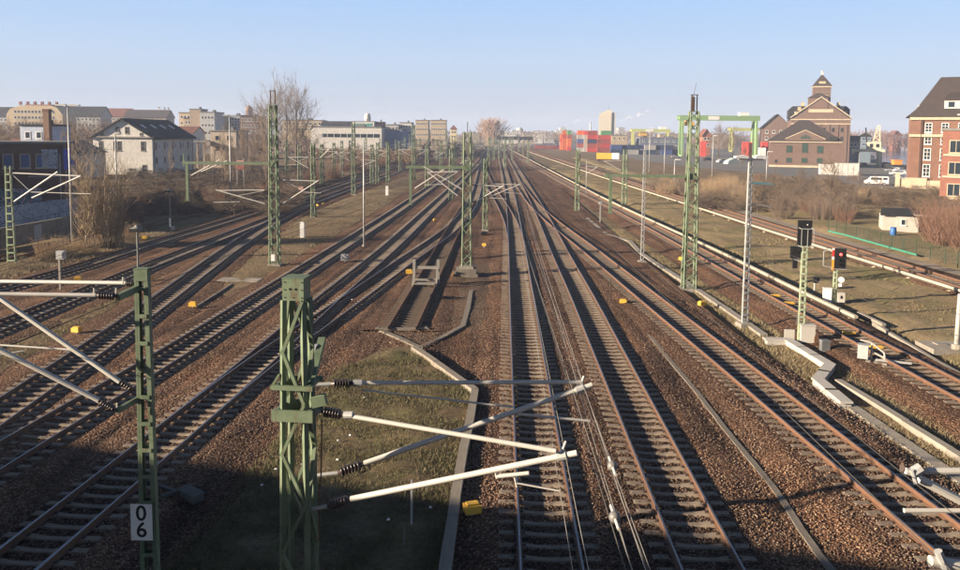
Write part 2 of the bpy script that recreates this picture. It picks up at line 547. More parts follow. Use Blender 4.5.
sheet('terminal_yard', pxpoly([(520, 145.5), (600, 151), (640, 160), (700, 168), (760, 173), (850, 184), (900, 190), (1020, 196), (1020, 150), (880, 143), (540, 139.5)], 0.03), 0.03, PAVE)
sheet('dirt_bank', pxpoly([(560, 150), (600, 156.5), (640, 166), (690, 176), (760, 184), (760, 176), (700, 169.5), (640, 161), (600, 152)], 0.05), 0.05, EARTH)
def water_mat():
    m, nt, b = new_mat('harbour_water')
    b.inputs['Base Color'].default_value = (0.035, 0.065, 0.11, 1)
    b.inputs['Roughness'].default_value = 0.12
    bump(nt, b, noise_f(nt, 0.8, 4, 0.6), 0.25, 0.15)
    return m
sheet('harbour_water', pxpoly([(888, 172), (905, 186), (1100, 187), (1100, 150), (884, 147.5), (866, 148)], 0.06), 0.06, water_mat())
sheet('quay_lawn', pxpoly([(880, 194), (905, 188), (1050, 198), (1050, 216), (960, 210)], 0.09), 0.09, MEADOW)
sheet('path', pxpoly([(690, 199), (760, 218.5), (880, 254), (960, 276), (1150, 330), (1150, 323), (960, 271), (880, 250), (760, 214.5), (690, 195)], 0.5), 0.5, M('path_dirt', (.26, .205, .15), .95, .25, .5, bmp=.4))

# ------------------------------------------------------------------ tracks
def hermite(pts, n):
    """smooth curve through image points, x as a function of row"""
    pts = sorted(pts, key=lambda p: -p[1])
    ys = np.array([p[1] for p in pts], float)
    xs = np.array([p[0] for p in pts], float)
    m = np.zeros(len(ys))
    for i in range(len(ys)):
        if i == 0:
            m[i] = (xs[1] - xs[0]) / (ys[1] - ys[0])
        elif i == len(ys) - 1:
            m[i] = (xs[-1] - xs[-2]) / (ys[-1] - ys[-2])
        else:
            a = (xs[i] - xs[i - 1]) / (ys[i] - ys[i - 1])
            b = (xs[i + 1] - xs[i]) / (ys[i + 1] - ys[i])
            h0, h1 = abs(ys[i] - ys[i - 1]), abs(ys[i + 1] - ys[i])
            m[i] = (a * h1 + b * h0) / (h0 + h1)
    out = []
    # rows spaced evenly in distance
    d0, d1 = 1 / (ys[0] - 132.0), 1 / max(ys[-1] - 132.0, 2)
    for k in range(n):
        y = 132.0 + 1 / (d0 + (d1 - d0) * k / (n - 1))
        i = 0
        while i < len(ys) - 2 and y < ys[i + 1]:
            i += 1
        h = ys[i + 1] - ys[i]
        t = (y - ys[i]) / h
        x = (2 * t**3 - 3 * t**2 + 1) * xs[i] + (t**3 - 2 * t**2 + t) * h * m[i] + (-2 * t**3 + 3 * t**2) * xs[i + 1] + (t**3 - t**2) * h * m[i + 1]
        out.append((x, y))
    return out
def centreline(pts, z=RT, extend=45.0, step=1.0):
    P = [G(x, y, z) for x, y in hermite(pts, 500)]
    P = [Vector((p.x, p.y, 0)) for p in P]
    if extend:
        d = (P[0] - P[12]).normalized()
        P = [P[0] + d * extend * (1 - k / 20) for k in range(20)] + P
    # even spacing then smoothing that grows with distance
    S = [0.0]
    for a, b in zip(P, P[1:]):
        S.append(S[-1] + (b - a).length)
    L = S[-1]
    ss = np.arange(0, L, step)
    X = np.interp(ss, S, [p.x for p in P])
    Y = np.interp(ss, S, [p.y for p in P])
    for wv in (9, 9, 25):
        k = np.ones(wv) / wv
        e = wv // 2
        X2 = np.convolve(np.pad(X, e, mode='reflect', reflect_type='odd'), k, 'valid')
        Y2 = np.convolve(np.pad(Y, e, mode='reflect', reflect_type='odd'), k, 'valid')
        if wv == 25:
            w = np.clip((Y - 70) / 80, 0, 1)
            X = X * (1 - w) + X2 * w
            Y = Y * (1 - w) + Y2 * w
        else:
            X, Y = X2, Y2
    return np.stack([X, Y], 1)
def thin(C):
    """keep every metre near, fewer points far"""
    keep, last = [0], 0
    for i in range(1, len(C)):
        if i - last >= (1 if C[i][1] < 70 else 3 if C[i][1] < 160 else 8) or i == len(C) - 1:
            keep.append(i)
            last = i
    return C[keep]
def normals(C):
    T = np.gradient(C, axis=0)
    T /= np.linalg.norm(T, axis=1)[:, None] + 1e-9
    return T, np.stack([T[:, 1], -T[:, 0]], 1)        # right-hand side
def sweep(C, prof, mi=None, closed=False):
    T, Nn = normals(C)
    mb = MB()
    n = len(prof)
    for c, r in zip(C, Nn):
        for o, z in prof:
            mb.v.append((c[0] + r[0] * o, c[1] + r[1] * o, z))
    for i in range(len(C) - 1):
        for k in range(n if closed else n - 1):
            k2 = (k + 1) % n
            mb.f.append((i * n + k, i * n + k2, (i + 1) * n + k2, (i + 1) * n + k))
            mb.m.append(mi[k] if mi else 0)
    if closed:
        mb.f.append(tuple(range(n - 1, -1, -1)))
        mb.m.append(mi[0] if mi else 0)
        e = (len(C) - 1) * n
        mb.f.append(tuple(range(e, e + n)))
        mb.m.append(mi[0] if mi else 0)
    return mb
RAILP = [(-.075, 0), (-.075, .014), (-.012, .04), (-.012, .125), (-.036, .135), (-.036, .164), (-.024, .172), (.024, .172), (.036, .164), (.036, .135), (.012, .125), (.012, .04), (.075, .014), (.075, 0)]
RAILM = [0] * 13
RAILM[6] = 1
def sleeper_mesh(name, wood):
    mb = MB()
    if wood:
        mb.box((0, 0, -0.07), (2.6, 0.26, 0.16))
    else:
        st = [(-1.3, .0, .11), (-1.24, .012, .105), (-.86, .012, .10), (-.66, .012, .10), (-.3, -.03, .085), (.3, -.03, .085), (.66, .012, .10), (.86, .012, .10), (1.24, .012, .105), (1.3, .0, .11)]
        for x, z, w in st:
            mb.v += [(x, -w - .04, -.16), (x, -w, z), (x, w, z), (x, w + .04, -.16)]
        for i in range(len(st) - 1):
            for k in range(3):
                mb.f.append((i * 4 + k, (i + 1) * 4 + k, (i + 1) * 4 + k + 1, i * 4 + k + 1))
                mb.m.append(0)
        e = (len(st) - 1) * 4
        mb.f += [(0, 1, 2, 3), (e + 3, e + 2, e + 1, e)]
        mb.m += [0, 0]
    for s in (-1, 1):
        for o in (-.115, .115):
            mb.box((s * .7525 + o, 0, .022), (.07, .12, .045), 0, 1)
    return mb.mesh(name, [SLEEP_W if wood else SLEEP, STEEL_D])
SL_C, SL_W = sleeper_mesh('sleeper', False), sleeper_mesh('sleeper', True)
RIBBON = {}
def ballast_ribbon(C, z0, right_drop, left_drop, mat, name):
    offs = [-3.1, -2.6, -2.15, -1.75, -1.35, -.95, -.5, 0, .5, .95, 1.35, 1.75, 2.15, 2.6, 3.1]
    hl = [YARD - left_drop - .04, None, None, .34, .345, .30, .29, .285, .29, .30, .345, .34, None, None, YARD - right_drop - .04]
    hl[1] = hl[0] * .62 + .34 * .38
    hl[2] = hl[0] * .22 + .34 * .78
    hl[13] = hl[14] * .62 + .34 * .38
    hl[12] = hl[14] * .22 + .34 * .78
    Ct = C[(C[:, 1] > -25)]
    out, last = [], -9
    for i in range(len(Ct)):
        st = 1 if Ct[i][1] < 60 else 3 if Ct[i][1] < 160 else 10
        if i - last >= st or i == len(Ct) - 1:
            out.append(i)
            last = i
    Ct = Ct[out]
    mb = sweep(Ct, [(o, h + z0) for o, h in zip(offs, hl)], [1 if 5 <= k < 9 else 0 for k in range(len(offs))])
    for i, v in enumerate(mb.v):
        k = i % len(offs)
        if 0 < k < len(offs) - 1:
            a = 0.02 if 3 <= k <= 11 else 0.05
            q = Vector((v[0] * 1.3, v[1] * 1.3, 0))
            mb.v[i] = (v[0] + 0.08 * mnoise.noise(q + Vector((9, 0, 0))), v[1], v[2] + a * mnoise.noise(q) + R.uniform(-.006, .006))
    o = mb.build(name, [mat, BALLAST_B], smooth=True)
    o['kind'] = 'structure'
    RIBBON[o.name] = (Ct, offs, hl, z0)
    return o
TRACKS = {}
ZOFF = 0
def track(key, label, pts, wood=False, rail=RUST, shiny=True, right_drop=0.0, left_drop=0.0, extend=45.0, start=None, skip_near=None, ballast=True, far=330, mat=None):
    global ZOFF
    ZOFF += 1
    z0 = 0.0025 * ZOFF - 0.02
    C = centreline(pts, extend=extend)
    TRACKS[key] = C
    T, Nn = normals(C)
    i0 = int(np.argmin(np.abs(C[:, 1] - 25)))
    base = Vector((C[i0][0], C[i0][1], 0))
    t = thing('railway_track', label, 'railway track', base, group='tracks of the yard')
    if ballast:
        ballast_ribbon(C, z0, right_drop, left_drop, mat or BALLAST, 'ballast_bed')
    Ct = thin(C)
    Tt, Nt = normals(Ct)
    for s in (-1, 1):
        mb = sweep(Ct + Nt * (s * 0.7525), [(o, .363 + z0 + z) for o, z in RAILP], RAILM)
        mb.v = [(v[0] - base.x, v[1] - base.y, v[2]) for v in mb.v]
        mb.build('rail', [rail, STEEL if shiny else rail], t, smooth=False)
    # sleepers every 0.6 m
    S = np.arange(len(C), dtype=float)
    far_mb = MB()
    n = 0
    me = SL_W if wood else SL_C
    other = [TRACKS[k] for k in (skip_near or [])]
    for s in np.arange(0.3, len(C) - 2, 0.6):
        x, y = np.interp(s, S, C[:, 0]), np.interp(s, S, C[:, 1])
        if y < -6 or y > far or (start and y < start):
            continue
        if any(np.min((oc[:, 0] - x) ** 2 + (oc[:, 1] - y) ** 2) < 1.1 ** 2 for oc in other):
            continue
        i = int(s)
        a = math.atan2(T[i][1], T[i][0]) - math.pi / 2 + R.uniform(-.012, .012)
        p = proj((x, y, .36))
        inside = p and -40 < p[0] < 1000 and p[1] < 600
        if inside and y < 62 and n < 290:
            o = link('sleeper', me, t, (x - base.x + R.uniform(-.015, .015), y - base.y, .36 + z0 + R.uniform(-.008, .004)), a)
            n += 1
        elif y < 62 and not (p and -250 < p[0] < 1210):
            continue
        else:
            ca, sa = math.cos(a), math.sin(a)
            far_mb.box((x - base.x, y - base.y, .30 + z0), (2.6, .24, .13), a)
    if far_mb.v:
        o = far_mb.build('sleepers_far', SLEEP_W if wood else SLEEP, t)
        o['kind'] = 'stuff'
    return C
FARP = (497, 141.5)
A_PTS = [(552.5, 570), (537.3, 442), (522, 300), (517, 249), (511.7, 205), (505, 172), (500.5, 156), (498, 147), FARP]
B_PTS = [(714, 570), (693.5, 528), (652.9, 442), (595, 322), (584.7, 300), (559, 250), (545, 220), (535.5, 202), (521, 176), (510.5, 158), (504, 147), (500, 141.5)]
C_PTS = [(991, 570), (831, 442), (813.5, 428), (737.5, 366), (681, 322), (632, 283), (585, 245.5), (549, 218), (533, 203), (518, 182)]
D_PTS = [(963, 390), (886, 350), (790.6, 300), (645, 222), (552, 175), (522, 158.5), (508, 149), (502, 142.5)]
E_PTS = [(960, 283), (880, 258), (760, 221.5), (720, 209.5), (640, 185), (560, 159.5), (530, 150), (514, 144.5), (507, 142)]
T3_PTS = [(30, 548), (159, 443.5), (258, 362.5), (330, 313.5), (400, 264), (457, 223), (470, 207), (477, 190), (481, 172), (484, 158), (488, 149), (493, 142)]
T2_PTS = [(30, 548), (159, 443), (259, 359), (330, 296), (387, 249), (429, 210), (462, 179), (478, 163), (488, 150), (495, 142)]
T1_PTS = [(21, 441), (171, 353), (250, 303), (336, 249), (397, 210), (450, 173), (472, 157), (485, 148), (493, 142)]
T0_PTS = [(22, 395.6), (147, 310), (188.6, 279), (240, 242), (268, 224), (300, 207.5), (352, 188)]
L1_PTS = [(-40, 340), (30, 313), (100, 285), (150, 264), (200, 245), (270, 218), (300, 206.5), (352, 187.5), (400, 170.5), (440, 157), (468, 148), (488, 142)]
L2_PTS = [(-60, 303), (0, 287.5), (62, 271), (150, 243), (200, 228.5), (271, 207), (300, 198), (352, 180.5), (400, 165), (440, 152.5), (465, 146), (486, 141.7)]
L3_PTS = [(-60, 271), (0, 257.5), (70, 242), (140, 226.5), (200, 214), (271, 197), (330, 182), (400, 161)]
H_PTS = [(402, 327), (427, 280), (442, 251), (455, 225.5), (463, 212), (470, 200)]
G_PTS = [(515.5, 238), (511, 222), (503, 206), (493, 190), (487, 178), (484, 168), (483, 158)]
track('A', 'straight concrete-sleeper track up the middle, beside the walled grass patch', A_PTS, left_drop=0.1)
track('B', 'second track right of the grass patch, with long shadows inside its rails', B_PTS)
track('C', 'track with orange-rusted rails, between the thin concrete trough and the white cable channel', C_PTS, rail=RUST_O, right_drop=0.22, skip_near=['B'])
track('D', 'third-rail track running past the two signal posts on the right', D_PTS, rail=RUST_O, left_drop=0.12, right_drop=0.2, extend=60)
track('E', 'farthest right third-rail track, along the foot of the brown thicket', E_PTS, rail=RUST_O, left_drop=0.1, right_drop=0.0, extend=80)
track('T2', 'track in front of the mast with the 06 plate, leading to the middle yard', T2_PTS)
track('T3', 'branch track curving past the buffer stop to the tall block-footed mast', T3_PTS, skip_near=['T2'])
track('T1', 'track passing just left of the nearest green mast head', T1_PTS)
track('L1', 'left-hand track curving past the short round-headed signal post', L1_PTS)
track('T0', 'left-hand track behind the 06 mast that joins the curving pair', T0_PTS, skip_near=['L1'])
track('L2', 'outer left track below the big upright bush', L2_PTS)
track('L3', 'leftmost siding in the shade of the graffiti wall', L3_PTS, wood=True, rail=RUST_O, shiny=False)
track('H', 'short dead-end siding behind the grey buffer stop', H_PTS, wood=True, shiny=False, extend=0, skip_near=['T3'], rail=RUST_O)
track('G', 'crossover curving left out of the middle track', G_PTS, extend=0, skip_near=['A'], wood=True)

# loose ballast stones on the near beds and between the tracks
def stones():
    g = np.random.default_rng(3)
    n = 150000
    # more of them near the camera
    Y = 16 + 40 * g.random(n) ** 1.5
    X = (g.random(n) * 2 - 1) * (Y * 0.66 + 3)
    Z = np.full(n, YARD + 0.005)
    Z[X > 11 + 0.42 * (Y - 18)] = 0.15
    ok = np.ones(n, bool)
    best = np.full(n, 1e9)
    for key, C in TRACKS.items():
        near = C[(C[:, 1] > 5) & (C[:, 1] < 75)]
        if len(near) < 3:
            continue
        T, Nn = normals(near)
        j = np.clip(np.searchsorted(near[:, 1], Y), 0, len(near) - 1)
        for dj in (-40, -25, -12, -6, 0, 6, 12, 25, 40):
            jj = np.clip(j + dj, 0, len(near) - 1)
            off = (X - near[jj, 0]) * Nn[jj, 0] + (Y - near[jj, 1]) * Nn[jj, 1]
            al = (X - near[jj, 0]) * Nn[jj, 1] - (Y - near[jj, 1]) * Nn[jj, 0]
            a = np.abs(off)
            c = (np.abs(al) < 6.5) & (a < best)
            best[c] = a[c]
    top = np.where(best < 0.62, 0.285, np.where(best < 1.75, 0.335, np.clip(0.335 - (best - 1.75) * 0.11, YARD, 1)))
    Z = np.where(best < 2.8, top, Z)
    ok &= ~((best > 0.66) & (best < 0.85))
    # not on the grass island or right of the right-hand line
    isl = [(p.x, p.y) for p in pxpoly([(405, 346), (478, 386), (450, 570), (440, 700), (60, 700), (160, 590), (236, 500), (280, 450), (316, 405), (350, 366)], YARD)]
    ins = np.zeros(n, bool)
    for (x1, y1), (x2, y2) in zip(isl, isl[1:] + isl[:1]):
        c = ((y1 > Y) != (y2 > Y)) & (X < (x2 - x1) * (Y - y1) / (y2 - y1 + 1e-9) + x1)
        ins ^= c
    ok &= ~ins
    Cc = TRACKS['C']
    oc = np.argsort(Cc[:, 1])
    ok &= X < np.interp(Y, Cc[oc, 1], Cc[oc, 0]) + 2.6
    X, Y, Z = X[ok], Y[ok], Z[ok]
    n = len(X)
    base = np.array([(1, 0, 0), (-1, 0, 0), (0, 1, 0), (0, -1, 0), (0, 0, .8), (0, 0, -.6)])
    V = np.repeat(base[None], n, 0) * (0.019 + 0.021 * g.random((n, 1, 1)))
    V *= 0.7 + 0.6 * g.random((n, 6, 1))
    a = g.random(n) * 6.283
    ca, sa = np.cos(a)[:, None], np.sin(a)[:, None]
    V = np.stack([V[:, :, 0] * ca - V[:, :, 1] * sa, V[:, :, 0] * sa + V[:, :, 1] * ca, V[:, :, 2]], 2)
    V += np.stack([X, Y, Z + 0.012 * g.random(n)], 1)[:, None]
    F = np.array([(0, 2, 4), (2, 1, 4), (1, 3, 4), (3, 0, 4), (2, 0, 5), (1, 2, 5), (3, 1, 5), (0, 3, 5)])
    F = (F[None] + (np.arange(n) * 6)[:, None, None]).reshape(-1, 3)
    o = link('ballast_stones', np_mesh('ballast_stones', V.reshape(-1, 3), F, STONE))
    tag(o, 'loose reddish brown ballast stones over the near tracks', 'gravel', kind='stuff')
stones()

# ------------------------------------------------------------------ the road bridge the picture is taken from
def bridge():
    ax = Vector((1, -0.3, 0)).normalized()
    nx = Vector((0.3, 1, 0)).normalized()
    def box(mb, a0, a1, n0, n1, z0, z1):
        c = ax * ((a0 + a1) / 2) + nx * ((n0 + n1) / 2)
        mb.box((c.x, c.y + 0.15, (z0 + z1) / 2), (a1 - a0, n1 - n0, z1 - z0), math.atan2(ax.y, ax.x))
    mb = MB(); box(mb, -130, 130, -15, 0, 8.7, 9.35)
    o = struct('bridge_deck', mb, CONC)
    for n0, n1 in ((-0.12, 0.08), (-15.1, -14.9)):
        mb = MB(); box(mb, -130, 130, n0, n1, 9.352, 10.35)
        struct('bridge_parapet', mb, CONC)
    for n0 in (-13.5, -9.5, -5.5, -1.5):
        mb = MB(); box(mb, -130, 130, n0 - .25, n0 + .25, 7.6, 8.698)
        struct('bridge_girder', mb, GREEN)
    for a in (-60, 60):
        mb = MB(); box(mb, a - .6, a + .6, -13, -2, 0, 7.598)
        struct('bridge_pier', mb, CONC)
bridge()
# ------------------------------------------------------------------ small builders for trackside things
_bar = MB(); _bar.box((0, 0, .5), (1, 1, 1)); BARM = {}
def unit_bar(mat):
    if mat.name not in BARM:
        BARM[mat.name] = _bar.mesh('brace', mat)
    return BARM[mat.name]
def strut(parent, name, p0, p1, w, h, mat):
    """one bar as a part of its own, sharing a unit mesh"""
    p0, p1 = Vector(p0), Vector(p1)
    d = p1 - p0
    o = bpy.data.objects.new(name, unit_bar(mat))
    COL.objects.link(o)
    o.parent = parent
    q = d.to_track_quat('Z', 'Y')
    o.matrix_local = Matrix.Translation(p0) @ q.to_matrix().to_4x4() @ Matrix.Diagonal((w, h, d.length, 1))
    return o
def pipe(parent, name, p0, p1, r, mat=TUBE, n=10, off=None):
    o = Vector(off) if off is not None else Vector((0, 0, 0))
    mb = MB()
    mb.tube(Vector(p0) - o, Vector(p1) - o, r, None, n)
    return mb.build(name, mat, parent, smooth=False)
def insulator(parent, p0, p1, r=0.075, mat=None, off=None, ribs=6):
    o = Vector(off) if off is not None else Vector((0, 0, 0))
    p0, p1 = Vector(p0) - o, Vector(p1) - o
    L = (p1 - p0).length
    prof = [(0, r * .45)]
    for k in range(ribs):
        a = L * (0.12 + 0.76 * k / ribs)
        s = L * 0.76 / ribs
        prof += [(a, r * .42), (a + s * .3, r), (a + s * .55, r * .95), (a + s * .8, r * .42)]
    prof += [(L, r * .45)]
    mb = MB()
    mb.lathe(p0, p1, prof, 10)
    return mb.build('insulator', mat or INSUL, parent, smooth=True)
def lattice(parent, h, w0, w1, bays, leg=0.08, single=True, mat=GREEN, brw=0.035, z0=0.0):
    """four corner legs with zig-zag lacing on every side"""
    c = [(-1, -1), (1, -1), (1, 1), (-1, 1)]
    for a, b in c:
        strut(parent, 'leg', (a * w0 / 2, b * w0 / 2, z0), (a * w1 / 2, b * w1 / 2, h), leg, leg, mat)
    joined = MB()
    for k in range(4):
        (a0, b0), (a1, b1) = c[k], c[(k + 1) % 4]
        for i in range(bays):
            za, zb = z0 + (h - z0) * i / bays, z0 + (h - z0) * (i + 1) / bays
            wa = w0 + (w1 - w0) * (i / bays)
            wb = w0 + (w1 - w0) * ((i + 1) / bays)
            s = (i + k) % 2
            p0 = Vector(((a0 if s else a1) * wa / 2, (b0 if s else b1) * wa / 2, za))
            p1 = Vector(((a1 if s else a0) * wb / 2, (b1 if s else b0) * wb / 2, zb))
            out = Vector((a0 + a1, b0 + b1, 0)).normalized() * (leg * 0.35)
            if single:
                strut(parent, 'brace', p0 + out, p1 + out, brw * 1.25, brw * 1.0, mat)
            else:
                joined.bar(p0 + out, p1 + out, brw * 1.6, brw * 1.6)
    if not single:
        tag(joined.build('lacing', mat, parent), kind='stuff')
def footing(parent, w, h, mat=CONC):
    mb = MB()
    mb.prism([(-w, -w), (w, -w), (w, w), (-w, w)], -.3, h - .06)
    b = [(-w * .9, -w * .9), (w * .9, -w * .9), (w * .9, w * .9), (-w * .9, w * .9)]
    mb.prism(b, h - .06, h)
    return mb.build('footing', mat, parent)
def cantilever(parent, s, z=6.8, L=3.0, y=0.0, x0=0.2, drop=1.5, tail=True):
    """a swivelling tube bracket of an overhead line, reaching to side s"""
    r = 0.04
    c = bpy.data.objects.new('cantilever', None)
    mb = MB()
    mb.tube((s * (x0 + .35), y, z), (s * (x0 + L - .1), y, z - .08), r, None, 6)
    o = mb.build('cantilever_tube', TUBE, parent)
    bpy.data.objects.remove(c)
    pipe(parent, 'diagonal_tube', (s * (x0 + .35), y, z - drop + .12), (s * (x0 + L), y, z - .02), r * 1.15, TUBE, 6)
    insulator(parent, (s * x0, y, z), (s * (x0 + .38), y, z), .07, ribs=4)
    insulator(parent, (s * x0, y, z - drop), (s * (x0 + .36), y, z - drop + .13), .07, ribs=4)
    pipe(parent, 'steady_arm', (s * (x0 + L * .55), y, z - .95), (s * (x0 + L + .2), y, z - 1.02), r * .6, TUBE, 5)
    if tail:
        pipe(parent, 'stay', (s * (x0 + .4), y, z - .05), (s * (x0 + L * .62), y, z - drop * .42), r * .5, TUBE, 5)
def arm(parent, s, z, L, zpost, mat=GREEN, cants=(1,)):
    """a long outrigger over two tracks with a drop post at its end"""
    strut(parent, 'outrigger', (s * .1, 0, z), (s * (L + .35), 0, z), .2, .2, mat)
    strut(parent, 'outrigger_collar', (s * .05, 0, z - .22), (s * .05, 0, z + .22), .62, .62, mat)
    strut(parent, 'drop_post', (s * L, 0, zpost), (s * L, 0, z - .102), .2, .2, mat)
    strut(parent, 'post_foot', (s * L, 0, zpost - .06), (s * L, 0, zpost - .002), .34, .34, mat)
    return Vector((s * L, 0, 0))
def antenna_top(parent, h):
    strut(parent, 'top_plate', (0, 0, h + .002), (0, 0, h + .06), .62, .5, GREEN)
    for a in (-.18, .18):
        strut(parent, 'top_rod', (a, 0, h + .06), (a, 0, h + 1.15), .07, .07, STEEL_D)
    strut(parent, 'top_rail', (-.25, 0, h + 1.18), (.25, 0, h + 1.18), .06, .06, STEEL_D)

# ------------------------------------------------------------------ nearest mast, with the big cantilevers
def near_mast():
    p = PD(296.5, 285, 12.2)
    b = Vector((p.x, p.y, YARD))
    t = thing('catenary_mast', 'nearest green lattice mast with bolted head plate and long pale tubes reaching right', 'mast', b, rad(-6))
    h = ZT(296, 277, 12.2) - YARD
    lattice(t, h - .34, .50, .31, 10, .075, True, GREEN, .05)
    hp = MB()
    hp.box((0, 0, h - .17), (.34, .34, .34))
    head = hp.build('head_box', GREEN, t)
    mb = MB(); mb.box((0, 0, h + .006), (.36, .36, .012)); mb.build('cover_plate', GREEN, head)
    for dx in (-.045, .045):
        mb = MB(); mb.tube((dx, -.171, h - .16), (dx, -.176, h - .16), .02, None, 10); mb.build('hole', BLACK, head)
    for dx in (-.135, 0.0, .135):
        for dz in (-.05, -.17, -.29):
            if dx == 0.0 and dz != -.29:
                continue
            mb = MB(); mb.tube((dx, -.17, h + dz), (dx, -.182, h + dz), .009, None, 6); mb.build('bolt', STEEL_D, head)
    # bracket collars
    Ri = Matrix.Rotation(rad(6), 3, 'Z')
    def loc(px, py, D):
        return Ri @ (PD(px, py, D) - b)
    for py, hh, ww in ((388, .07, .66), (416, .18, .66)):
        z = ZT(296, py, 11.95) - YARD
        for sy in (-.26, .26):
            strut(t, 'collar', (-ww / 2, sy, z), (ww / 2, sy, z), .05, hh, GREEN)
        for sx in (-.26, .26):
            strut(t, 'collar_side', (sx, -.23, z), (sx, .23, z), .05, hh, GREEN)
    z = ZT(296, 388, 12.2) - YARD
    strut(t, 'gusset', (-.36, -.2, z + .05), (-.22, -.2, z + .28), .04, .03, GREEN)
    strut(t, 'outrigger_beam', loc(310, 386, 12.1), loc(322, 340, 13.5), .12, .12, GREEN)
    strut(t, 'bracket_plate', loc(312, 402, 12.0), loc(326, 399, 12.0), .14, .16, GREEN)
    wl = MB()
    wp = loc(316, 357, 13.2)
    wl.tube(wp + Vector((-.03, 0, 0)), wp + Vector((.03, 0, 0)), .22, None, 18)
    w = wl.build('tension_wheel', GALV, t)
    mb = MB(); mb.tube(wp + Vector((-.05, 0, 0)), wp + Vector((.05, 0, 0)), .15, None, 14); mb.build('wheel_web', STEEL_D, w)
    def cant(tag_, top, top_ins, dia, dia_ins, D0, D1, stay, steady, more=()):
        def q(px, py, f):
            return loc(px, py, D0 + (D1 - D0) * f)
        insulator(t, q(*top_ins[0], -.1), q(*top[0], 0), .085)
        pipe(t, 'cantilever_tube', q(*top[0], 0), q(*top[1], 1), .035, TUBE, 12)
        pipe(t, 'tube_clamp', q(*top[0], 0), q(top[0][0] + 9, top[0][1], .03), .058, GALV, 10)
        insulator(t, q(*dia_ins[0], -.1), q(*dia[0], 0), .085)
        d = pipe(t, 'diagonal_tube', q(*dia[0], 0), q(*dia[1], 1), .046, TUBE, 12)
        e0, e1 = q(*dia[1], 1), q(*dia[0], 0)
        dd = (e0 - e1).normalized()
        pipe(d, 'end_sleeve', e0 - dd * .30, e0 - dd * .16, .068, GALV, 10)
        pipe(t, 'swivel', q(*top_ins[0], -.1), q(312, top_ins[0][1] + 1, -.15), .035, GALV, 8)
        pipe(t, 'swivel', q(*dia_ins[0], -.1), q(312, dia_ins[0][1] + 3, -.15), .035, GALV, 8)
        for nm, a, bb, fa, fb, r in stay:
            pipe(t, nm, q(*a, fa), q(*bb, fb), r, TUBE, 8)
    cant('a', ((353, 383), (582, 382)), ((331, 384),), ((364, 463.5), (592, 385)), ((338, 473),), 12.9, 13.35,
         [('stay', (362, 390), (513, 407), .1, .6, .017), ('steady_tube', (517, 411), (519, 416), .65, .65, .02), ('steady_tube', (519, 414), (590, 421), .65, .9, .024), ('hook', (581, 384), (584, 376), .97, .97, .02)], None)
    cant('b', ((344, 415), (556, 451)), ((322, 411),), ((351, 499), (577, 453)), ((328, 506),), 12.0, 11.2,
         [('hook', (495, 470), (497, 478), .66, .66, .02), ('steady_tube', (497, 476.5), (529, 473), .66, .78, .03), ('steady_arm', (516, 483), (560, 491), .7, .8, .013), ('hook', (514, 474), (517, 487), .7, .7, .016), ('hook', (563, 449), (566, 441), .96, .96, .018)], None)
    for (px, py) in ((322, 420), (320, 480)):
        mb = MB(); mb.tube(loc(px, py, 12.1), loc(px - 1, py + 60, 12.1), .012, None, 5); mb.build('earth_cable', RUST, t)
    footing(t, .6, .25)
near_mast()

def digits(parent, txt, loc, size, mat, rx=90):
    cu = bpy.data.curves.new('numeral', 'FONT')
    cu.body = txt
    cu.size = size
    cu.align_x = 'CENTER'
    cu.align_y = 'CENTER'
    cu.extrude = 0.002
    cu.offset = 0.006 * size / .4
    tmp = bpy.data.objects.new('numeral', cu)
    COL.objects.link(tmp)
    dg = bpy.context.evaluated_depsgraph_get()
    me = bpy.data.meshes.new_from_object(tmp.evaluated_get(dg))
    bpy.data.objects.remove(tmp)
    me.materials.clear()
    me.materials.append(mat)
    o = link('numeral', me, parent, loc)
    o.rotation_euler = (rad(rx), 0, 0)
    return o
def flat_mast(t, h, w0, w1, dep, step, mat=GREEN, far=False):
    """two channels tied by flat plates"""
    for s in (-1, 1):
        mb = MB()
        a0, a1 = s * w0 / 2, s * w1 / 2
        k = .05 if not far else .065
        for x0, x1 in ((a0, a1),):
            mb.add([(x0 - k / 2, -dep / 2, 0), (x0 + k / 2, -dep / 2, 0), (x0 + k / 2, dep / 2, 0), (x0 - k / 2, dep / 2, 0), (x1 - k / 2, -dep / 2, h), (x1 + k / 2, -dep / 2, h), (x1 + k / 2, dep / 2, h), (x1 - k / 2, dep / 2, h)],
                   [(3, 2, 1, 0), (4, 5, 6, 7), (0, 1, 5, 4), (1, 2, 6, 5), (2, 3, 7, 6), (3, 0, 4, 7)])
            for sy in ((-1, 1) if not far else ()):
                mb.bar((x0 - s * .04, sy * (dep / 2 - .008), 0), (x1 - s * .04, sy * (dep / 2 - .008), h), .07, .012)
        mb.build('channel', mat, t)
    z = step * .6
    i = 0
    while z < h - .1:
        w = w0 + (w1 - w0) * z / h
        for sy in (-1, 1):
            strut(t, 'batten', (-w / 2 + .02, sy * (dep / 2 + .009), z), (w / 2 - .02, sy * (dep / 2 + .009), z), .014, .09 if not far else .11, mat)
        z += step
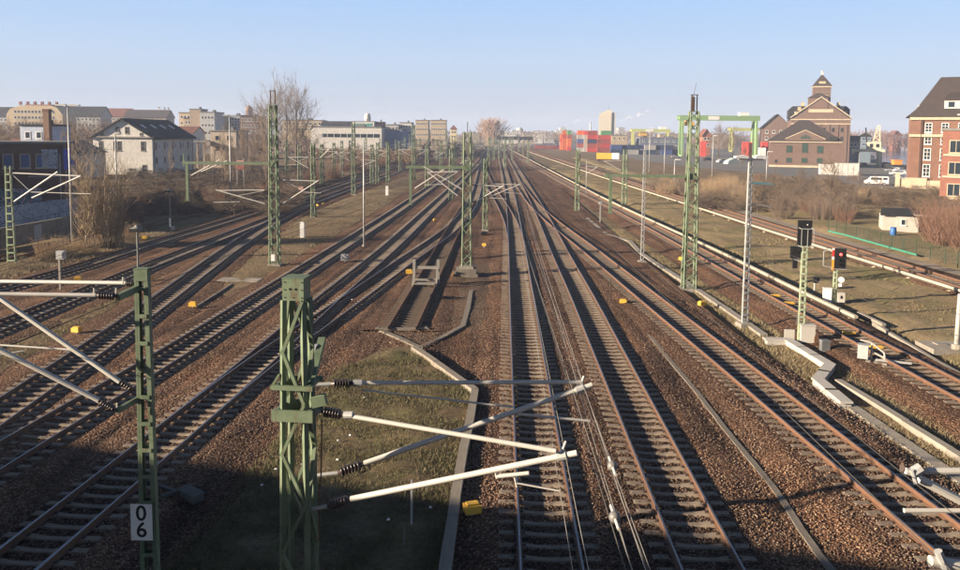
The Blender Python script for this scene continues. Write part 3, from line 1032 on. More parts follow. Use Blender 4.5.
def sign_mast():
    p = PD(143, 300, 17.5)
    b = Vector((p.x, p.y, YARD))
    t = thing('catenary_mast', 'green plate-tied mast carrying a white plate numbered 06', 'mast', b)
    h = ZT(143, 269, 17.5) - YARD
    flat_mast(t, h, .36, .25, .17, .62)
    mb = MB(); mb.box((0, 0, h - .12), (.30, .20, .27)); mb.box((0, 0, h + .02), (.32, .22, .014)); mb.build('head_box', GREEN, t)
    def loc(px, py, D):
        return PD(px, py, D) - b
    s = loc(141.2, 504, 17.36)
    e = loc(141.2, 540, 17.36)
    w, hh = .49, s.z - e.z
    zc = (s.z + e.z) / 2
    mb = MB(); mb.box((s.x, -.15, zc), (w, .012, hh)); pl = mb.build('number_plate', WHITE, t)
    digits(pl, '0', (s.x, -.160, zc + hh * .235), .50, BLACK)
    digits(pl, '6', (s.x, -.160, zc - hh * .225), .50, BLACK)
    for dx in (-.21, .21):
        for dz in (-.36, .36):
            mb = MB(); mb.tube((s.x + dx, -.15, zc + dz), (s.x + dx, -.16, zc + dz), .01, None, 6); mb.build('bolt', STEEL_D, pl)
    insulator(t, loc(134, 283.5, 17.5), loc(126, 283, 17.5), .085, ribs=3)
    pipe(t, 'cantilever_tube', loc(126, 283, 17.5), loc(-80, 280.5, 17.9), .045, TUBE, 10)
    strut(t, 'bracket', loc(138, 288, 17.5), loc(118, 297, 16.7), .1, .14, GREEN)
    insulator(t, loc(117, 296, 16.7), loc(96, 295.3, 16.7), .085)
    pipe(t, 'cantilever_tube', loc(96, 295.3, 16.7), loc(-80, 293, 16.4), .045, TUBE, 10)
    insulator(t, loc(133, 389, 17.5), loc(120, 382, 17.5), .085, ribs=4)
    pipe(t, 'diagonal_tube', loc(120, 382, 17.5), loc(-24, 281.5, 17.8), .055, TUBE, 10)
    strut(t, 'bracket', loc(138, 399, 17.5), loc(117, 411, 16.7), .07, .12, GREEN)
    insulator(t, loc(116, 410, 16.7), loc(99, 400.5, 16.7), .085)
    pipe(t, 'diagonal_tube', loc(99, 400.5, 16.7), loc(-70, 314, 16.4), .055, TUBE, 10)
    pipe(t, 'stay', loc(-60, 341, 17.6), loc(74, 350, 17.6), .022, TUBE, 8)
    pipe(t, 'stay', loc(24, 351, 17.6), loc(-40, 362, 17.2), .018, TUBE, 8)
    for px, py in ((123, 277), (94, 288), (116, 288), (117, 403)):
        pipe(t, 'hook', loc(px, py, 17.2), loc(px, py + 7, 17.2), .02, TUBE, 6)
    footing(t, .5, .2)
sign_mast()

def right_bracket():
    """mast just outside the right edge; only its brackets reach into the picture"""
    p = PD(1085, 470, 10.2)
    b = Vector((p.x, p.y, 0))
    t = thing('catenary_mast', 'mast at the right edge whose pale bracket tubes and clamps reach into view', 'mast', b)
    lattice(t, 8.0, .6, .42, 9, .08, True, GREEN, .05)
    def loc(px, py, D):
        return PD(px, py, D) - b
    pipe(t, 'cantilever_tube', loc(926, 471, 10.2), loc(1075, 471, 10.2), .045, TUBE, 10)
    d = pipe(t, 'diagonal_tube', loc(919, 479, 10.2), loc(1075, 560, 10.2), .058, TUBE, 10)
    pipe(d, 'clamp', loc(911, 474, 10.15), loc(921, 468, 10.15), .075, GALV, 8)
    pipe(d, 'clamp', loc(905, 471, 10.15), loc(916, 473, 10.15), .05, TUBE, 8)
    pipe(d, 'clamp_bolt', loc(912, 470, 10.1), loc(916, 483, 10.1), .03, GALV, 8)
    pipe(d, 'clamp_cap', loc(902, 468, 10.2), loc(907, 470, 10.2), .055, STEEL_D, 8)
    pipe(t, 'steady_tube', loc(904, 510.5, 10.2), loc(1075, 511, 10.2), .032, TUBE, 8)
    pipe(t, 'clamp', loc(930, 561, 9.2), loc(962, 566, 9.2), .07, TUBE, 8)
    pipe(t, 'clamp', loc(938, 551, 9.15), loc(946, 570, 9.15), .05, GALV, 8)
    pipe(t, 'cantilever_tube', loc(945, 563, 9.2), loc(1085, 585, 9.6), .055, TUBE, 8)
    footing(t, .6, .25)
right_bracket()

# ------------------------------------------------------------------ tall lattice masts of the middle distance
def tall(px, base_py, top_py, label, w0, w1, bays, zb=YARD, rz=0.0, single=True, block=None):
    b = G(px, base_py, zb)
    t = thing('catenary_mast', label, 'mast', b, rz)
    h = ZT(px, top_py, b.y) - zb
    lattice(t, h, w0, w1, bays, .085, single, GREEN, .062)
    footing(t, block or w0 * .8, .18)
    return t, h, b
t, h, b = tall(275, 266, 106, 'tall green lattice mast left of centre with a long outrigger to the left', .70, .46, 18)
antenna_top(t, h)
zarm = ZT(275, 163.5, b.y) - YARD
L = -(PD(187, 163, b.y).x - b.x)
q = arm(t, -1, zarm, L, ZT(187, 200, b.y) - YARD)
strut(t, 'post_tip', (-L - .25, 0, zarm - .3), (-L - .25, 0, zarm + .75), .1, .1, GREEN)
pipe(t, 'cantilever_tube', (-L + .3, 0, zarm - 1.0), (-L + 2.6, 0, zarm + .25), .045)
pipe(t, 'cantilever_tube', (-L + 1.1, 0, zarm - .7), (-L + 3.2, 0, zarm + .2), .045)
cantilever(t, 1, 6.9, 3.2, 0, .35, 2.0)
cantilever(t, -1, 6.1, 4.2, -.2, .35, 1.2)
strut(t, 'cabinet', (0, -.5, .5), (0, -.5, 1.0), .3, .25, WHITE)

t, h, b = tall(466.5, 268, 132, 'tall green lattice mast at the centre on a big dark concrete block', .66, .48, 17, zb=YARD + .62)
b0 = t.location
zb = YARD + .62
strut(t, 'top_rod', (0, 0, h), (0, 0, h + .75), .05, .05, STEEL_D)
zarm = ZT(467, 167.5, b.y) - zb
L = -(PD(410.5, 167, b.y).x - b.x)
arm(t, -1, zarm, L, ZT(410, 204, b.y) - zb)
cantilever(t, -1, zarm - .3, 2.6, -.2, .35, 1.9)
cantilever(t, 1, zarm - 1.3, 2.4, 0, .35, 1.3)
pipe(t, 'cantilever_tube', (-L + .3, 0, zarm - 1.6), (-L + 2.9, 0, zarm + .1), .045)
pipe(t, 'cantilever_tube', (-L + 1.0, -.1, zarm + .05), (-.4, -.1, zarm - 1.6), .045)
mb = MB()
mb.prism([(-.95, -.75), (.85, -.75), (.85, .75), (-.95, .75)], -.9, -.36)
mb.prism([(-.8, -.6), (.72, -.6), (.72, .6), (-.8, .6)], -.36, -.002)
mb.build('foundation_block', CONC_D, t)
mb = MB(); mb.bar((-1.05, -.85, -.75), (-.98, -.7, -.1), .06, .35); mb.build('board', M('board_orange', (.34, .16, .06), .8), t)

t, h, b = tall(688.5, 290, 112, 'tallest green lattice mast right of centre, with outrigger and rods on top', .86, .56, 19, zb=.05, rz=rad(-3))
antenna_top(t, h)
strut(t, 'top_post', (-.1, 0, h + .06), (-.1, 0, h + 1.05), .24, .2, STEEL_D)
strut(t, 'whip', (-.1, 0, h + 1.05), (.1, 0, h + 2.0), .02, .02, STEEL_D)
zarm = ZT(690, 176.5, b.y) - .05
L = -(PD(611.5, 176, b.y).x - b.x)
arm(t, -1, zarm, L, ZT(611, 213, b.y) - .05)
strut(t, 'post_stub', (-L - .3, 0, zarm - .18), (-L - .3, 0, zarm + .16), .3, .22, GREEN)
for z in (h * .62, h * .5, h * .42, h * .3):
    mb = MB(); mb.tube((.12, -.42, z), (.12, -.36, z), .12, None, 10); mb.build('cable_ring', STEEL_D, t)
strut(t, 'cable_duct', (-.3, -.4, 0), (-.24, -.34, h * .95), .07, .05, GREEN)

def mid_mast(px, base_py, top_py, label, w0=.5, w1=.36, bays=9, zb=YARD, cants=((1, 6.6, 2.8),), block=None, conc=False):
    t, h, b = tall(px, base_py, top_py, label, w0, w1, bays, zb, 0, False)
    for s, z, L in cants:
        cantilever(t, s, min(z, h - .2), L, 0, .22, 1.5)
    if conc:
        strut(t, 'concrete_foot', (0, 0, .18), (0, 0, 2.6), .42, .42, CONC)
    return t, h
mid_mast(313.5, 218, 143, 'slim green mast with pale concrete lower half left of the grey pole', cants=((-1, 7.6, 2.8), (1, 8.6, 1.8)), conc=True)
mid_mast(353.7, 195, 122, 'green lattice mast directly left of the thin grey pole', .6, .42, 11, cants=((1, 8.2, 3.0), (-1, 7.2, 3.0), (1, 6.0, 3.6)))
mid_mast(485, 231, 158, 'shorter green mast just right of the block-footed mast', .46, .34, 9, cants=((1, 5.2, 3.6),))
mid_mast(577, 212, 150, 'green lattice mast between the right-hand main line and the third-rail line', .55, .4, 9, zb=.05, cants=((1, 6.4, 2.6),))
# flat mast at the left edge
b = G(12, 265, YARD)
t = thing('catenary_mast', 'pale green ladder-like mast at the left edge with crossing tubes', 'mast', b)
h = ZT(6, 166, b.y) - YARD
flat_mast(t, h, .62, .36, .2, .62, M('mast_green_pale', (.27, .33, .20), .55, .12, 1.3), True)
def loc6(px, py):
    return PD(px, py, b.y) - b
for nm, a, c_, r in (('cantilever_tube', (12, 173), (81, 176), .06), ('diagonal_tube', (13.5, 202), (57.6, 172), .07), ('diagonal_tube', (32, 198), (81, 176), .07), ('stay', (12, 174), (31, 192), .03), ('steady_arm', (31, 192), (91, 194), .035)):
    pipe(t, nm, loc6(*a), loc6(*c_), r, TUBE, 8)
insulator(t, loc6(7, 172.6), loc6(12, 173), .12, ribs=3)
insulator(t, loc6(9, 205), loc6(13.5, 202), .12, ribs=3)
footing(t, .5, .2)

# crowd of masts towards the skyline
_ones = ['', 'first', 'second', 'third', 'fourth', 'fifth', 'sixth', 'seventh', 'eighth', 'ninth', 'tenth', 'eleventh', 'twelfth', 'thirteenth', 'fourteenth', 'fifteenth', 'sixteenth', 'seventeenth', 'eighteenth', 'nineteenth']
def ordinal(n):
    if n < 20:
        return _ones[n]
    tens, o = divmod(n, 10)
    w_ = {2: 'twent', 3: 'thirt', 4: 'fort', 5: 'fift', 6: 'sixt'}[tens]
    return w_ + 'ieth' if o == 0 else w_ + 'y-' + _ones[o]
proto = []
for i, (h, sides) in enumerate(((8.2, (1,)), (8.6, (-1,)), (9.2, (1, -1)), (12.4, (1, -1)))):
    t = thing('catenary_mast', 'distant green mast in the crowd of masts towards the skyline', 'mast', (0, 0, 0), 0, 'distant masts over the yard')
    lattice(t, h, .62, .46, 8, .12, False, GREEN, .065)
    for s in sides:
        cantilever(t, s, 6.9, 3.0, 0, .25, 1.6, False)
    proto.append(t)
spots = [(372, 184.5, 0), (377.5, 184, 1), (413.5, 180, 3), (334, 178.5, 0), (437, 161, 0), (446, 158.5, 3), (452, 159, 1), (477, 155.5, 0), (488.5, 166, 2), (494, 160.5, 1), (499, 159, 0), (528, 164, 1), (518.5, 152, 0),
         (451, 201, 0), (388, 183, 1), (427, 188, 0), (441, 172, 1), (472, 168, 0), (463, 163, 1), (428, 160, 0), (388, 168, 0), (342, 176, 1), (322, 186, 0), (505, 168, 2), (512, 160, 1), (523, 156, 0), (496, 154, 1), (396, 163, 0), (405, 158, 1), (420, 154.5, 0), (430, 152, 3), (460, 152.5, 0), (469, 150, 1), (484, 149.5, 2), (491, 150.5, 0), (502, 151.5, 1), (509, 149.5, 0), (513, 147.5, 1), (464, 147.5, 0), (475, 146.8, 3), (486, 146, 0), (496, 146.3, 1), (440, 150, 0), (410, 153, 1), (380, 160, 0), (350, 168, 0), (366, 163, 1), (624, 206, 1), (300, 190, 0), (287, 177, 1), (455, 170.5, 0), (455, 155, 0), (480, 148, 1), (490, 147, 0), (470, 153.5, 3), (449, 154, 1), (433, 156, 0), (416, 164, 1), (400, 172, 0), (505, 147, 0)]
used = set()
spots.sort()
for i_, (px, py, k) in enumerate(spots):
    lab = ('tall' if k == 3 else 'short') + ' distant mast, ' + ordinal(i_ + 1) + ' from the left among the far masts'
    b = G(px, py, YARD if px < 560 else .05)
    if k not in used:
        used.add(k)
        proto[k].location = b
        proto[k].rotation_euler = (0, 0, R.uniform(-.12, .12))
        proto[k]['label'] = lab
    else:
        copy_tree(proto[k], b, R.uniform(-.12, .12), label=lab)

# ------------------------------------------------------------------ overhead wires
def wire(label, pts, r=0.008, mat=WIRE, cat='wire', name='overhead_wire'):
    mb = MB()
    base = Vector(pts[0])
    for a, c_ in zip(pts, pts[1:]):
        mb.tube(Vector(a) - base, Vector(c_) - base, r, None, 4, False)
    return tag(mb.build(name, mat, None, base), label, cat, 'overhead wires')
names = {'A': 'middle track', 'B': 'second track right of the grass patch', 'C': 'orange-railed right-hand track', 'T1': 'track left of the nearest mast head', 'T2': 'track before the 06 mast', 'T3': 'branch track by the buffer stop', 'L1': 'left-hand curving track', 'L2': 'outer left track', 'T0': 'left-hand joining track'}
for k, nm in names.items():
    C = TRACKS[k]
    C = C[(C[:, 1] > -8) & (C[:, 1] < 320)]
    T, Nn = normals(C)
    S = np.arange(len(C))
    con, mes = [], []
    for i in range(0, len(C), 6):
        f = (i % 60) / 60.0
        zz = 0.3 * math.cos(math.pi * i / 60.0)
        x, y = C[i] + Nn[i] * zz
        con.append((x, y, RT + 5.3))
        mes.append((x, y, RT + 6.55 - 1.0 * 4 * f * (1 - f) * .7))
    wire('contact wire over the ' + nm, con, .009, WIRE_D)
    wire('sagging carrier wire over the ' + nm, mes, .007, WIRE_D)
# two anchor wires with insulators low in the middle
for label, a, ins, e in (('anchor wire with a grey insulator low between the middle tracks, nearer one', (634, 575), (605, 517), (530, 262)), ('anchor wire with a grey insulator between the middle tracks, farther one', (652, 575), (609.5, 466), (534, 250))):
    z = 6.9
    p0, pi, p1 = G(*a, z), G(*ins, z), G(*e, z)
    t = thing('anchor_wire', label, 'wire', p0)
    d = (p0 - p1).normalized()
    pi = p1 + d * (p1 - pi).length
    pipe(t, 'wire', p0, pi + d * .16, .0045, WIRE, 5, off=p0)
    pipe(t, 'wire', pi - d * .16, p1, .0045, WIRE, 5, off=p0)
    mb = MB(); mb.sphere(pi - p0, .064, 12, 8); mb.build('insulator', INSUL_G, t, smooth=True)
    for s in (1, -1):
        pipe(t, 'clamp', pi + d * s * .06, pi + d * s * .26, .018, TUBE, 8, off=p0)

# wires carried by the two brackets of the nearest mast
TA, NA = normals(TRACKS['A'])
ia = int(np.argmin(np.abs(TRACKS['A'][:, 1] - 30)))
da = Vector((TA[ia][0], TA[ia][1], 0))
for label, p, up in (('contact wire held by the nearer bracket of the nearest mast', PD(560, 491, 11.2), 0), ('carrier wire on the nearer bracket of the nearest mast', PD(566, 442, 11.25), .6), ('contact wire held by the farther bracket of the nearest mast', PD(588, 421, 13.2), 0), ('carrier wire on the farther bracket of the nearest mast', PD(586, 379, 13.3), .6)):
    n_ = 12
    wire(label, [p + da * (-14 + 74 * k / n_) - Vector((0, 0, up * 2.4 * (k / n_) * (1 - k / n_))) for k in range(n_ + 1)], .005)
# ------------------------------------------------------------------ third rails
def third_rail(label, pts, z=0.72, side=-1, mat=CREAM):
    C = centreline(pts, z=z, extend=0, step=1.0)
    C = thin(C)
    b = Vector((C[0][0], C[0][1], 0))
    t = thing('third_rail', label, 'third rail', b, group='covered third rails')
    C = C - C[0]
    sweep(C, [(-.10, z - .16), (-.12, z - .02), (-.08, z), (.10, z), (.12, z - .03), (.12, z - .16)], None, True).build('cover', mat, t)
    sweep(C, [(-.04, z - .30), (-.04, z - .162), (.04, z - .162), (.04, z - .30)], None, True).build('conductor', STEEL_D, t)
    T, Nn = normals(C)
    s, last = 0.0, -9
    mb = MB(); mb.box((0, 0, 0), (.12, .14, .34)); mb.box((.09, 0, -.10), (.14, .3, .08)); me = mb.mesh('bracket', mat)
    for i in range(1, len(C) - 1):
        s += np.linalg.norm(C[i] - C[i - 1])
        if s - last > 4.6 and C[i][1] + b.y < 150:
            last = s
            link('bracket', me, t, (C[i][0] + Nn[i][0] * .15, C[i][1] + Nn[i][1] * .15, z - .34), math.atan2(T[i][1], T[i][0]))
third_rail('cream third-rail cover beside the track with the two signals', [(856, 315.6), (780, 280), (737.5, 259), (600, 195.5), (560, 175), (505, 146.5)])
third_rail('cream third-rail cover along the farthest right track', [(1150, 348), (960, 289), (880, 264), (760, 227), (720, 214), (600, 176), (527, 151)])
third_rail('short grey third-rail ramp piece beside the end of the cream cover', [(884, 323.5), (868, 316), (852, 308.5)], .5, mat=CONC)

# ------------------------------------------------------------------ concrete troughs and kerbs
CONC_K = M('concrete_kerb', (0.235, 0.205, 0.165), 0.92, 0.22, 1.4, bmp=0.4, dirt=(0.10, 0.085, 0.06), dirt_amt=0.7)
def slabs(name, label, pts, z, w, h, mat, step=1.0, gap=.02, cat='cable trough', part='cover_slab'):
    P = [G(a, c_, z) for a, c_ in pts]
    t = thing(name, label, cat, (P[0].x, P[0].y, z - h))
    mb = MB(); mb.box((0, 0, 0), (1, 1, 1)); me = mb.mesh(part, mat)
    for a, c_ in zip(P, P[1:]):
        d = c_ - a
        n = max(1, round(d.length / step))
        for k in range(n):
            m = a + d * ((k + .5) / n)
            o = link(part, me, t, (m.x - P[0].x, m.y - P[0].y, h / 2 + R.uniform(-.012, .012)), math.atan2(d.y, d.x) + R.uniform(-.012, .012))
            o.scale = (d.length / n - gap, w * R.uniform(.97, 1.03), h)
    return t
slabs('cable_trough', 'thin concrete cable trough winding between the two right-hand tracks', [(632, 315), (648, 333), (670, 360), (695, 389), (725, 428), (748, 456), (770, 482), (786, 504), (800, 527), (816, 550), (832, 570), (850, 600)], YARD + .05, .20, .2, CONC_D, .9)
slabs('cable_trough', 'pale cable trough zigzagging down the strip left of the third-rail track', [(586, 217), (607, 234), (630, 240.5), (640, 252), (655, 262), (682, 279), (705, 294), (735, 314), (764, 334)], .22, .42, .25, CONC, 1.0)
slabs('cable_trough', 'concrete trough arm left of the dead-end siding', [(372, 326), (384, 309), (396, 292), (407, 277)], YARD + .09, .24, .2, CONC_D, .8)
slabs('cable_trough', 'concrete trough forming a V below the dead-end siding', [(372, 326), (394, 335), (420, 346.5), (445, 335), (463, 325), (468, 308), (471, 290)], YARD + .10, .28, .2, CONC_D, .8)
slabs('kerb_wall', 'low concrete wall edging the right side of the grass patch', [(414, 346), (436, 361), (475, 388.5), (470, 418), (463, 450), (456, 492), (449, 540), (443, 580), (438, 620)], YARD + .26, .30, .5, CONC_K, 1.6, .012, 'wall', 'wall_block')
slabs('kerb_wall', 'long concrete edge wall along the gravel slope at lower right', [(838, 379), (870, 398), (905, 420), (950, 448), (1010, 485), (1100, 545)], .30, .30, .45, CONC, 2.0, .012, 'wall', 'wall_block')
slabs('cable_trough', 'sunken concrete walkway slabs below the long edge wall', [(846, 402), (880, 425), (920, 452), (970, 485), (1040, 530)], .16, .48, .2, CONC, 1.2)
slabs('kerb_wall', 'thin kerb along the right side of the third-rail track', [(874, 322), (900, 338), (940, 362), (990, 390), (1060, 430)], .32, .2, .4, CONC, 2.0, .012, 'kerb', 'kerb_block')
b = G(946, 348, .3)
mb = MB(); mb.box((0, 0, 0), (2.2, 1.7, .3)); mb.box((-.2, .2, .17), (.5, .5, .06)); tag(mb.build('pole_base', CONC, None, b), 'square concrete pad at the right edge under a grey pole', 'concrete pad')
# white cable channel
def white_channel():
    z = .40
    pts = [(766, 338), (788, 338.5), (830, 363.5), (818, 378), (846, 401)]
    P = [G(a, c_, z) for a, c_ in pts]
    t = thing('cable_channel', 'white L-shaped concrete cable channel below the signal post', 'cable channel', (P[0].x, P[0].y, 0))
    for i, (a, c_) in enumerate(zip(P, P[1:])):
        d = c_ - a
        n = max(1, round(d.length / 1.6))
        for k in range(n):
            m = a + d * ((k + .5) / n) - P[0]
            mb = MB(); mb.box((0, 0, 0), (d.length / n - .015 + (.4 if k in (0, n - 1) else 0) * .5, .50, .08))
            mb.box((0, 0, -.32), (d.length / n - .03, .44, .54))
            mb.build('channel_block', CONC_W, t, (m.x, m.y, z - .05 + .003 * i), ).rotation_euler = (0, 0, math.atan2(d.y, d.x))
white_channel()

# ------------------------------------------------------------------ buffer stop and siding end
def buffer_stop():
    C = TRACKS['H']
    b = G(427, 281, .54)
    i = int(np.argmin(np.abs(C[:, 1] - b.y)))
    T, Nn = normals(C)
    a = math.atan2(T[i][1], T[i][0]) - math.pi / 2
    t = thing('buffer_stop', 'weathered grey steel buffer stop at the end of the short siding', 'buffer stop', (C[i][0], C[i][1], .36), a)
    g = M('buffer_grey', (.24, .225, .20), .7, .2, 3.0, dirt=(.2, .13, .08))
    for s in (-1, 1):
        strut(t, 'post', (s * .84, 0, 0), (s * .84, 0, 1.75), .2, .2, g)
        strut(t, 'rake', (s * .8, -1.3, .02), (s * .8, -.1, 1.1), .12, .12, g)
    strut(t, 'buffer_beam', (-.74, 0, 1.18), (.74, 0, 1.18), .1, .2, g)
    strut(t, 'low_beam', (-.74, -.12, .34), (.74, -.12, .34), .1, .14, g)
    for k in (-.9, -1.25):
        strut(t, 'cross_tie', (-.7, k, .26), (.7, k, .26), .14, .08, g)
    e = G(402, 328, YARD + .2)
    mb = MB(); mb.box((0, 0, -.06), (2.9, .16, .16)); mb.box((-1.3, .1, -.06), (.12, .3, .2)); mb.box((1.3, .1, -.06), (.12, .3, .2)); tag(mb.build('end_beam', CONC_D, None, e), 'low beam closing the lower end of the dead-end siding', 'beam')
buffer_stop()

# ------------------------------------------------------------------ yellow boxes on the ground
ybm = MB(); ybm.prism([(-.22, -.17), (.22, -.17), (.22, .17), (-.22, .17)], 0, .22); ybm.prism([(-.16, -.11), (.16, -.11), (.16, .11), (-.16, .11)], .22, .27)
ym = ybm.mesh('housing', YELLOW)
stm = MB(); stm.tube((0, 0, -.25), (0, 0, 0), .05, None, 8); st_me = stm.mesh('stub', GALV)
for label, px, py, sc in (('yellow trackside box left of the 06 mast, on the grassy verge', 77, 335, 1), ('yellow trackside box at the foot of the grey sign post', 78, 283, 1), ('yellow trackside box in the gravel right of the 06 mast', 193, 309, 1), ('yellow trackside box on the gravel between the two right-hand tracks', 623, 306, 1.0), ('yellow box beside the foot of the tallest mast', 702, 308, 1), ('yellow box left of the tallest mast on the gravel slope', 681, 262, 1.0), ('round-topped yellow box beside the buffer stop', 409, 276, 1.1), ('yellow box at the foot of the grass patch wall in the shade', 472, 518, 1.0), ('yellow box in the gravel near the fan of tracks', 435, 222, .9), ('yellow box beside the middle track left rail', 484, 247.5, .9), ('small yellow box right of the slim concrete-footed mast, left one', 317.5, 207, .9), ('small yellow box right of the slim concrete-footed mast, right one', 323.5, 205.5, .9), ('yellow box left of the tall outrigger mast', 260, 202.5, 1.0), ('yellow box below the curving left tracks', 145, 240.5, 1), ('yellow box behind the 06 mast head', 149, 282, .9)):
    b = G(px, py, YARD if px < 560 else .1)
    t = thing('track_box', label, 'track box', b, R.uniform(-.4, .4), 'yellow track boxes')
    t.scale = (sc,) * 3
    link('housing', ym, t, (0, 0, .18))
    link('stub', st_me, t, (0, 0, .2))
# orange-yellow plates in the third-rail track
for k, (px, py) in enumerate(((775, 295.5), (789, 303), (849, 333), (876, 347))):
    b = G(px, py, .40)
    mb = MB(); mb.box((0, 0, 0), (.62, .26, .1)); mb.box((0, 0, .06), (.5, .16, .03))
    tag(mb.build('track_magnet', YELLOW, None, b), ['orange-yellow plate in the third-rail track, farthest one', 'orange-yellow plate in the third-rail track, second from far', 'orange-yellow plate in the third-rail track by the red signal', 'orange-yellow plate in the third-rail track, nearest one by the point machine'][k], 'track magnet', 'plates in the third-rail track')
# ------------------------------------------------------------------ poles and lamps
def pole(px, base_py, top_py, label, r=0.06, zb=YARD, mat=GALV, cat='pole', name='lamp_post', n=8):
    b = G(px, base_py, zb)
    h = ZT(px, top_py, b.y) - zb
    t = thing(name, label, cat, b)
    mb = MB(); mb.tube((0, 0, 0), (0, 0, h), r * 1.25, r * .8, n); mb.build('shaft', mat, t, smooth=True)
    mb = MB(); mb.tube((0, 0, 0), (0, 0, .25), r * 2.2, None, n); mb.build('foot', CONC, t)
    return t, h, b
def lamp_head(t, x, z, s, mat=GALV, L=.9):
    mb = MB()
    mb.extr([(x + s * .1, z), (x + s * L, z + .04), (x + s * L, z + .14), (x + s * .3, z + .2), (x + s * .1, z + .12)] if s > 0 else [(x + s * .1, z + .12), (x + s * .3, z + .2), (x + s * L, z + .14), (x + s * L, z + .04), (x + s * .1, z)], -.16, .16)
    return mb.build('lamp_head', mat, t)
# big galvanised light mast
b = G(744.5, 326, .1)
t = thing('lamp_post', 'tall galvanised ladder-like lamp mast in front of the brick warehouse', 'lamp post', b, rad(8))
h = ZT(750, 160, b.y) - .1
flat_mast(t, h, .30, .17, .14, .42, GALV, True)
strut(t, 'crossbar', (-.75, 0, h + .04), (.75, 0, h + .04), .08, .08, GALV)
for s in (-1, 1):
    lamp_head(t, s * .1, h + .082, s, WHITE, .85)
strut(t, 'side_arm', (.1, 0, h * .74), (1.3, 0, h * .72), .05, .05, GALV)
footing(t, .4, .2)
b = G(642, 263, .1)
t = thing('lamp_post', 'slim galvanised mast crossing the long outrigger, right of centre', 'lamp post', b)
h = ZT(643, 150, b.y) - .1
flat_mast(t, h, .22, .15, .12, .5, GALV, True)
strut(t, 'top_bar', (-.4, 0, h + .03), (.4, 0, h + .03), .06, .06, GALV)
footing(t, .35, .2)
t, h, b = pole(364, 247.5, 140, 'thin plain grey pole standing alone left of centre', .07)
t, h, b = pole(72.5, 246, 106, 'tall grey lamp post with a double head at the left', .085)
for s in (-1, 1):
    lamp_head(t, 0, h - .02, s, GALV, 1.1)
t, h, b = pole(118.5, 246, 134, 'grey pole rising out of the big upright bush', .085)
lamp_head(t, 0, h, 1, GALV, .5)
t, h, b = pole(231, 205, 116, 'grey lamp post behind the outrigger left of centre', .10)
lamp_head(t, 0, h, 1, GALV, 1.0); lamp_head(t, 0, h, -1, GALV, 1.0)
t, h, b = pole(857.5, 190, 153, 'thin lamp post in front of the harbour road', .06, .05)
t, h, b = pole(586, 197, 160, 'short grey post near the container stacks', .05, .05)
t, h, b = pole(664, 178, 138, 'far thin light pole beside the terminal', .09, .05)
for px, pb, pt, nm in ((766, 186, 152, 'right of the gantry leg'), (712, 176, 136, 'left of the gantry leg'), (649, 172, 128, 'behind the slim mast'), (674, 188, 160, 'below the yellow trolley')):
    t, h, b = pole(px, pb, pt, 'thin far light pole ' + nm, .1, .05)
    lamp_head(t, 0, h, 1, WHITE, 1.2)
t, h, b = pole(956.5, 349, 294, 'grey pole on the concrete pad at the right edge', .11, .45, M('pole_grey', (.42, .41, .38), .7))
# round-headed signal posts on the left
for px, pb, pt, label in ((171, 247, 192, 'short dark signal post with a round head beside the left tracks'), (139.5, 316, 231, 'round-headed signal post rising behind the 06 mast head')):
    b = G(px, pb, YARD)
    t = thing('signal_post', label, 'signal', b)
    h = ZT(px, pt, b.y) - YARD
    mb = MB(); mb.tube((0, 0, 0), (0, 0, h), .055, None, 8); mb.build('shaft', M('post_dark', (.16, .17, .16), .6), t)
    mb = MB(); mb.lathe((0, 0, h - .02), (0, 0, h + .5), [(0, .1), (.04, .38), (.1, .42), (.16, .40), (.24, .2), (.3, .12), (.36, .12)], 14); mb.build('round_head', M('post_dark', (.16, .17, .16), .6), t, smooth=True)
    mb = MB(); mb.box((0, -.44, h + .08), (.5, .1, .2)); mb.box((.3, 0, h + .08), (.2, .2, .18)); mb.build('lamp_housing', BLACK, t)
    mb = MB(); mb.box((0, -.08, h * .45), (.16, .06, .8)); mb.build('label_plate', WHITE, t)
    mb = MB(); mb.box((.22, 0, h * .35), (.3, .1, .3)); mb.build('side_bracket', GALV, t)
    mb = MB(); mb.box((0, 0, .12), (.45, .45, .24)); mb.build('foot', CONC_D, t)
# assorted short posts
def post(px, pb, pt, w, label, mat, cap=None, name='marker_post', cat='post', zb=YARD):
    b = G(px, pb, zb)
    h = ZT(px, pt, b.y) - zb
    t = thing(name, label, cat, b)
    mb = MB(); mb.prism([(-w / 2, -w / 2), (w / 2, -w / 2), (w / 2, w / 2), (-w / 2, w / 2)], 0, h - .05); mb.prism([(-w * .4, -w * .4), (w * .4, -w * .4), (w * .4, w * .4), (-w * .4, w * .4)], h - .05, h); mb.build('shaft', mat, t)
    if cap:
        mb = MB(); mb.box((cap[0], 0, h + cap[1]), cap[2]); mb.box((cap[0], -cap[2][1] / 2 - .02, h + cap[1]), (cap[2][0] * .7, .03, cap[2][2] * .7)); mb.build('box', GALV, t)
    return t
post(60.5, 290, 253, .13, 'grey post with a small box on top left of the 06 mast', CONC, (.12, -.12, (.5, .35, .55)))
post(302.5, 238, 222, .42, 'stout white concrete post beside the tall outrigger mast', WHITE)
post(344.7, 263, 253, .12, 'short post with a dark box between two tracks left of centre', CONC, (.0, -.35, (.62, .35, .5)))
post(387, 196, 186, .45, 'white boxy marker among the tracks left of the centre mast', WHITE)
post(88.5, 246, 236, .2, 'small white post at the foot of the big bush', WHITE, (.0, -.1, (.5, .3, .3)))
post(411.5, 524, 480, .055, 'pale stake standing in the grass patch', GALV, zb=YARD + .3)
post(404, 546, 524, .045, 'short dark stake in the shaded grass patch', CONC_D, zb=YARD + .3)
post(610, 306, 279, .06, 'thin dark post between the two right-hand tracks', STEEL_D)
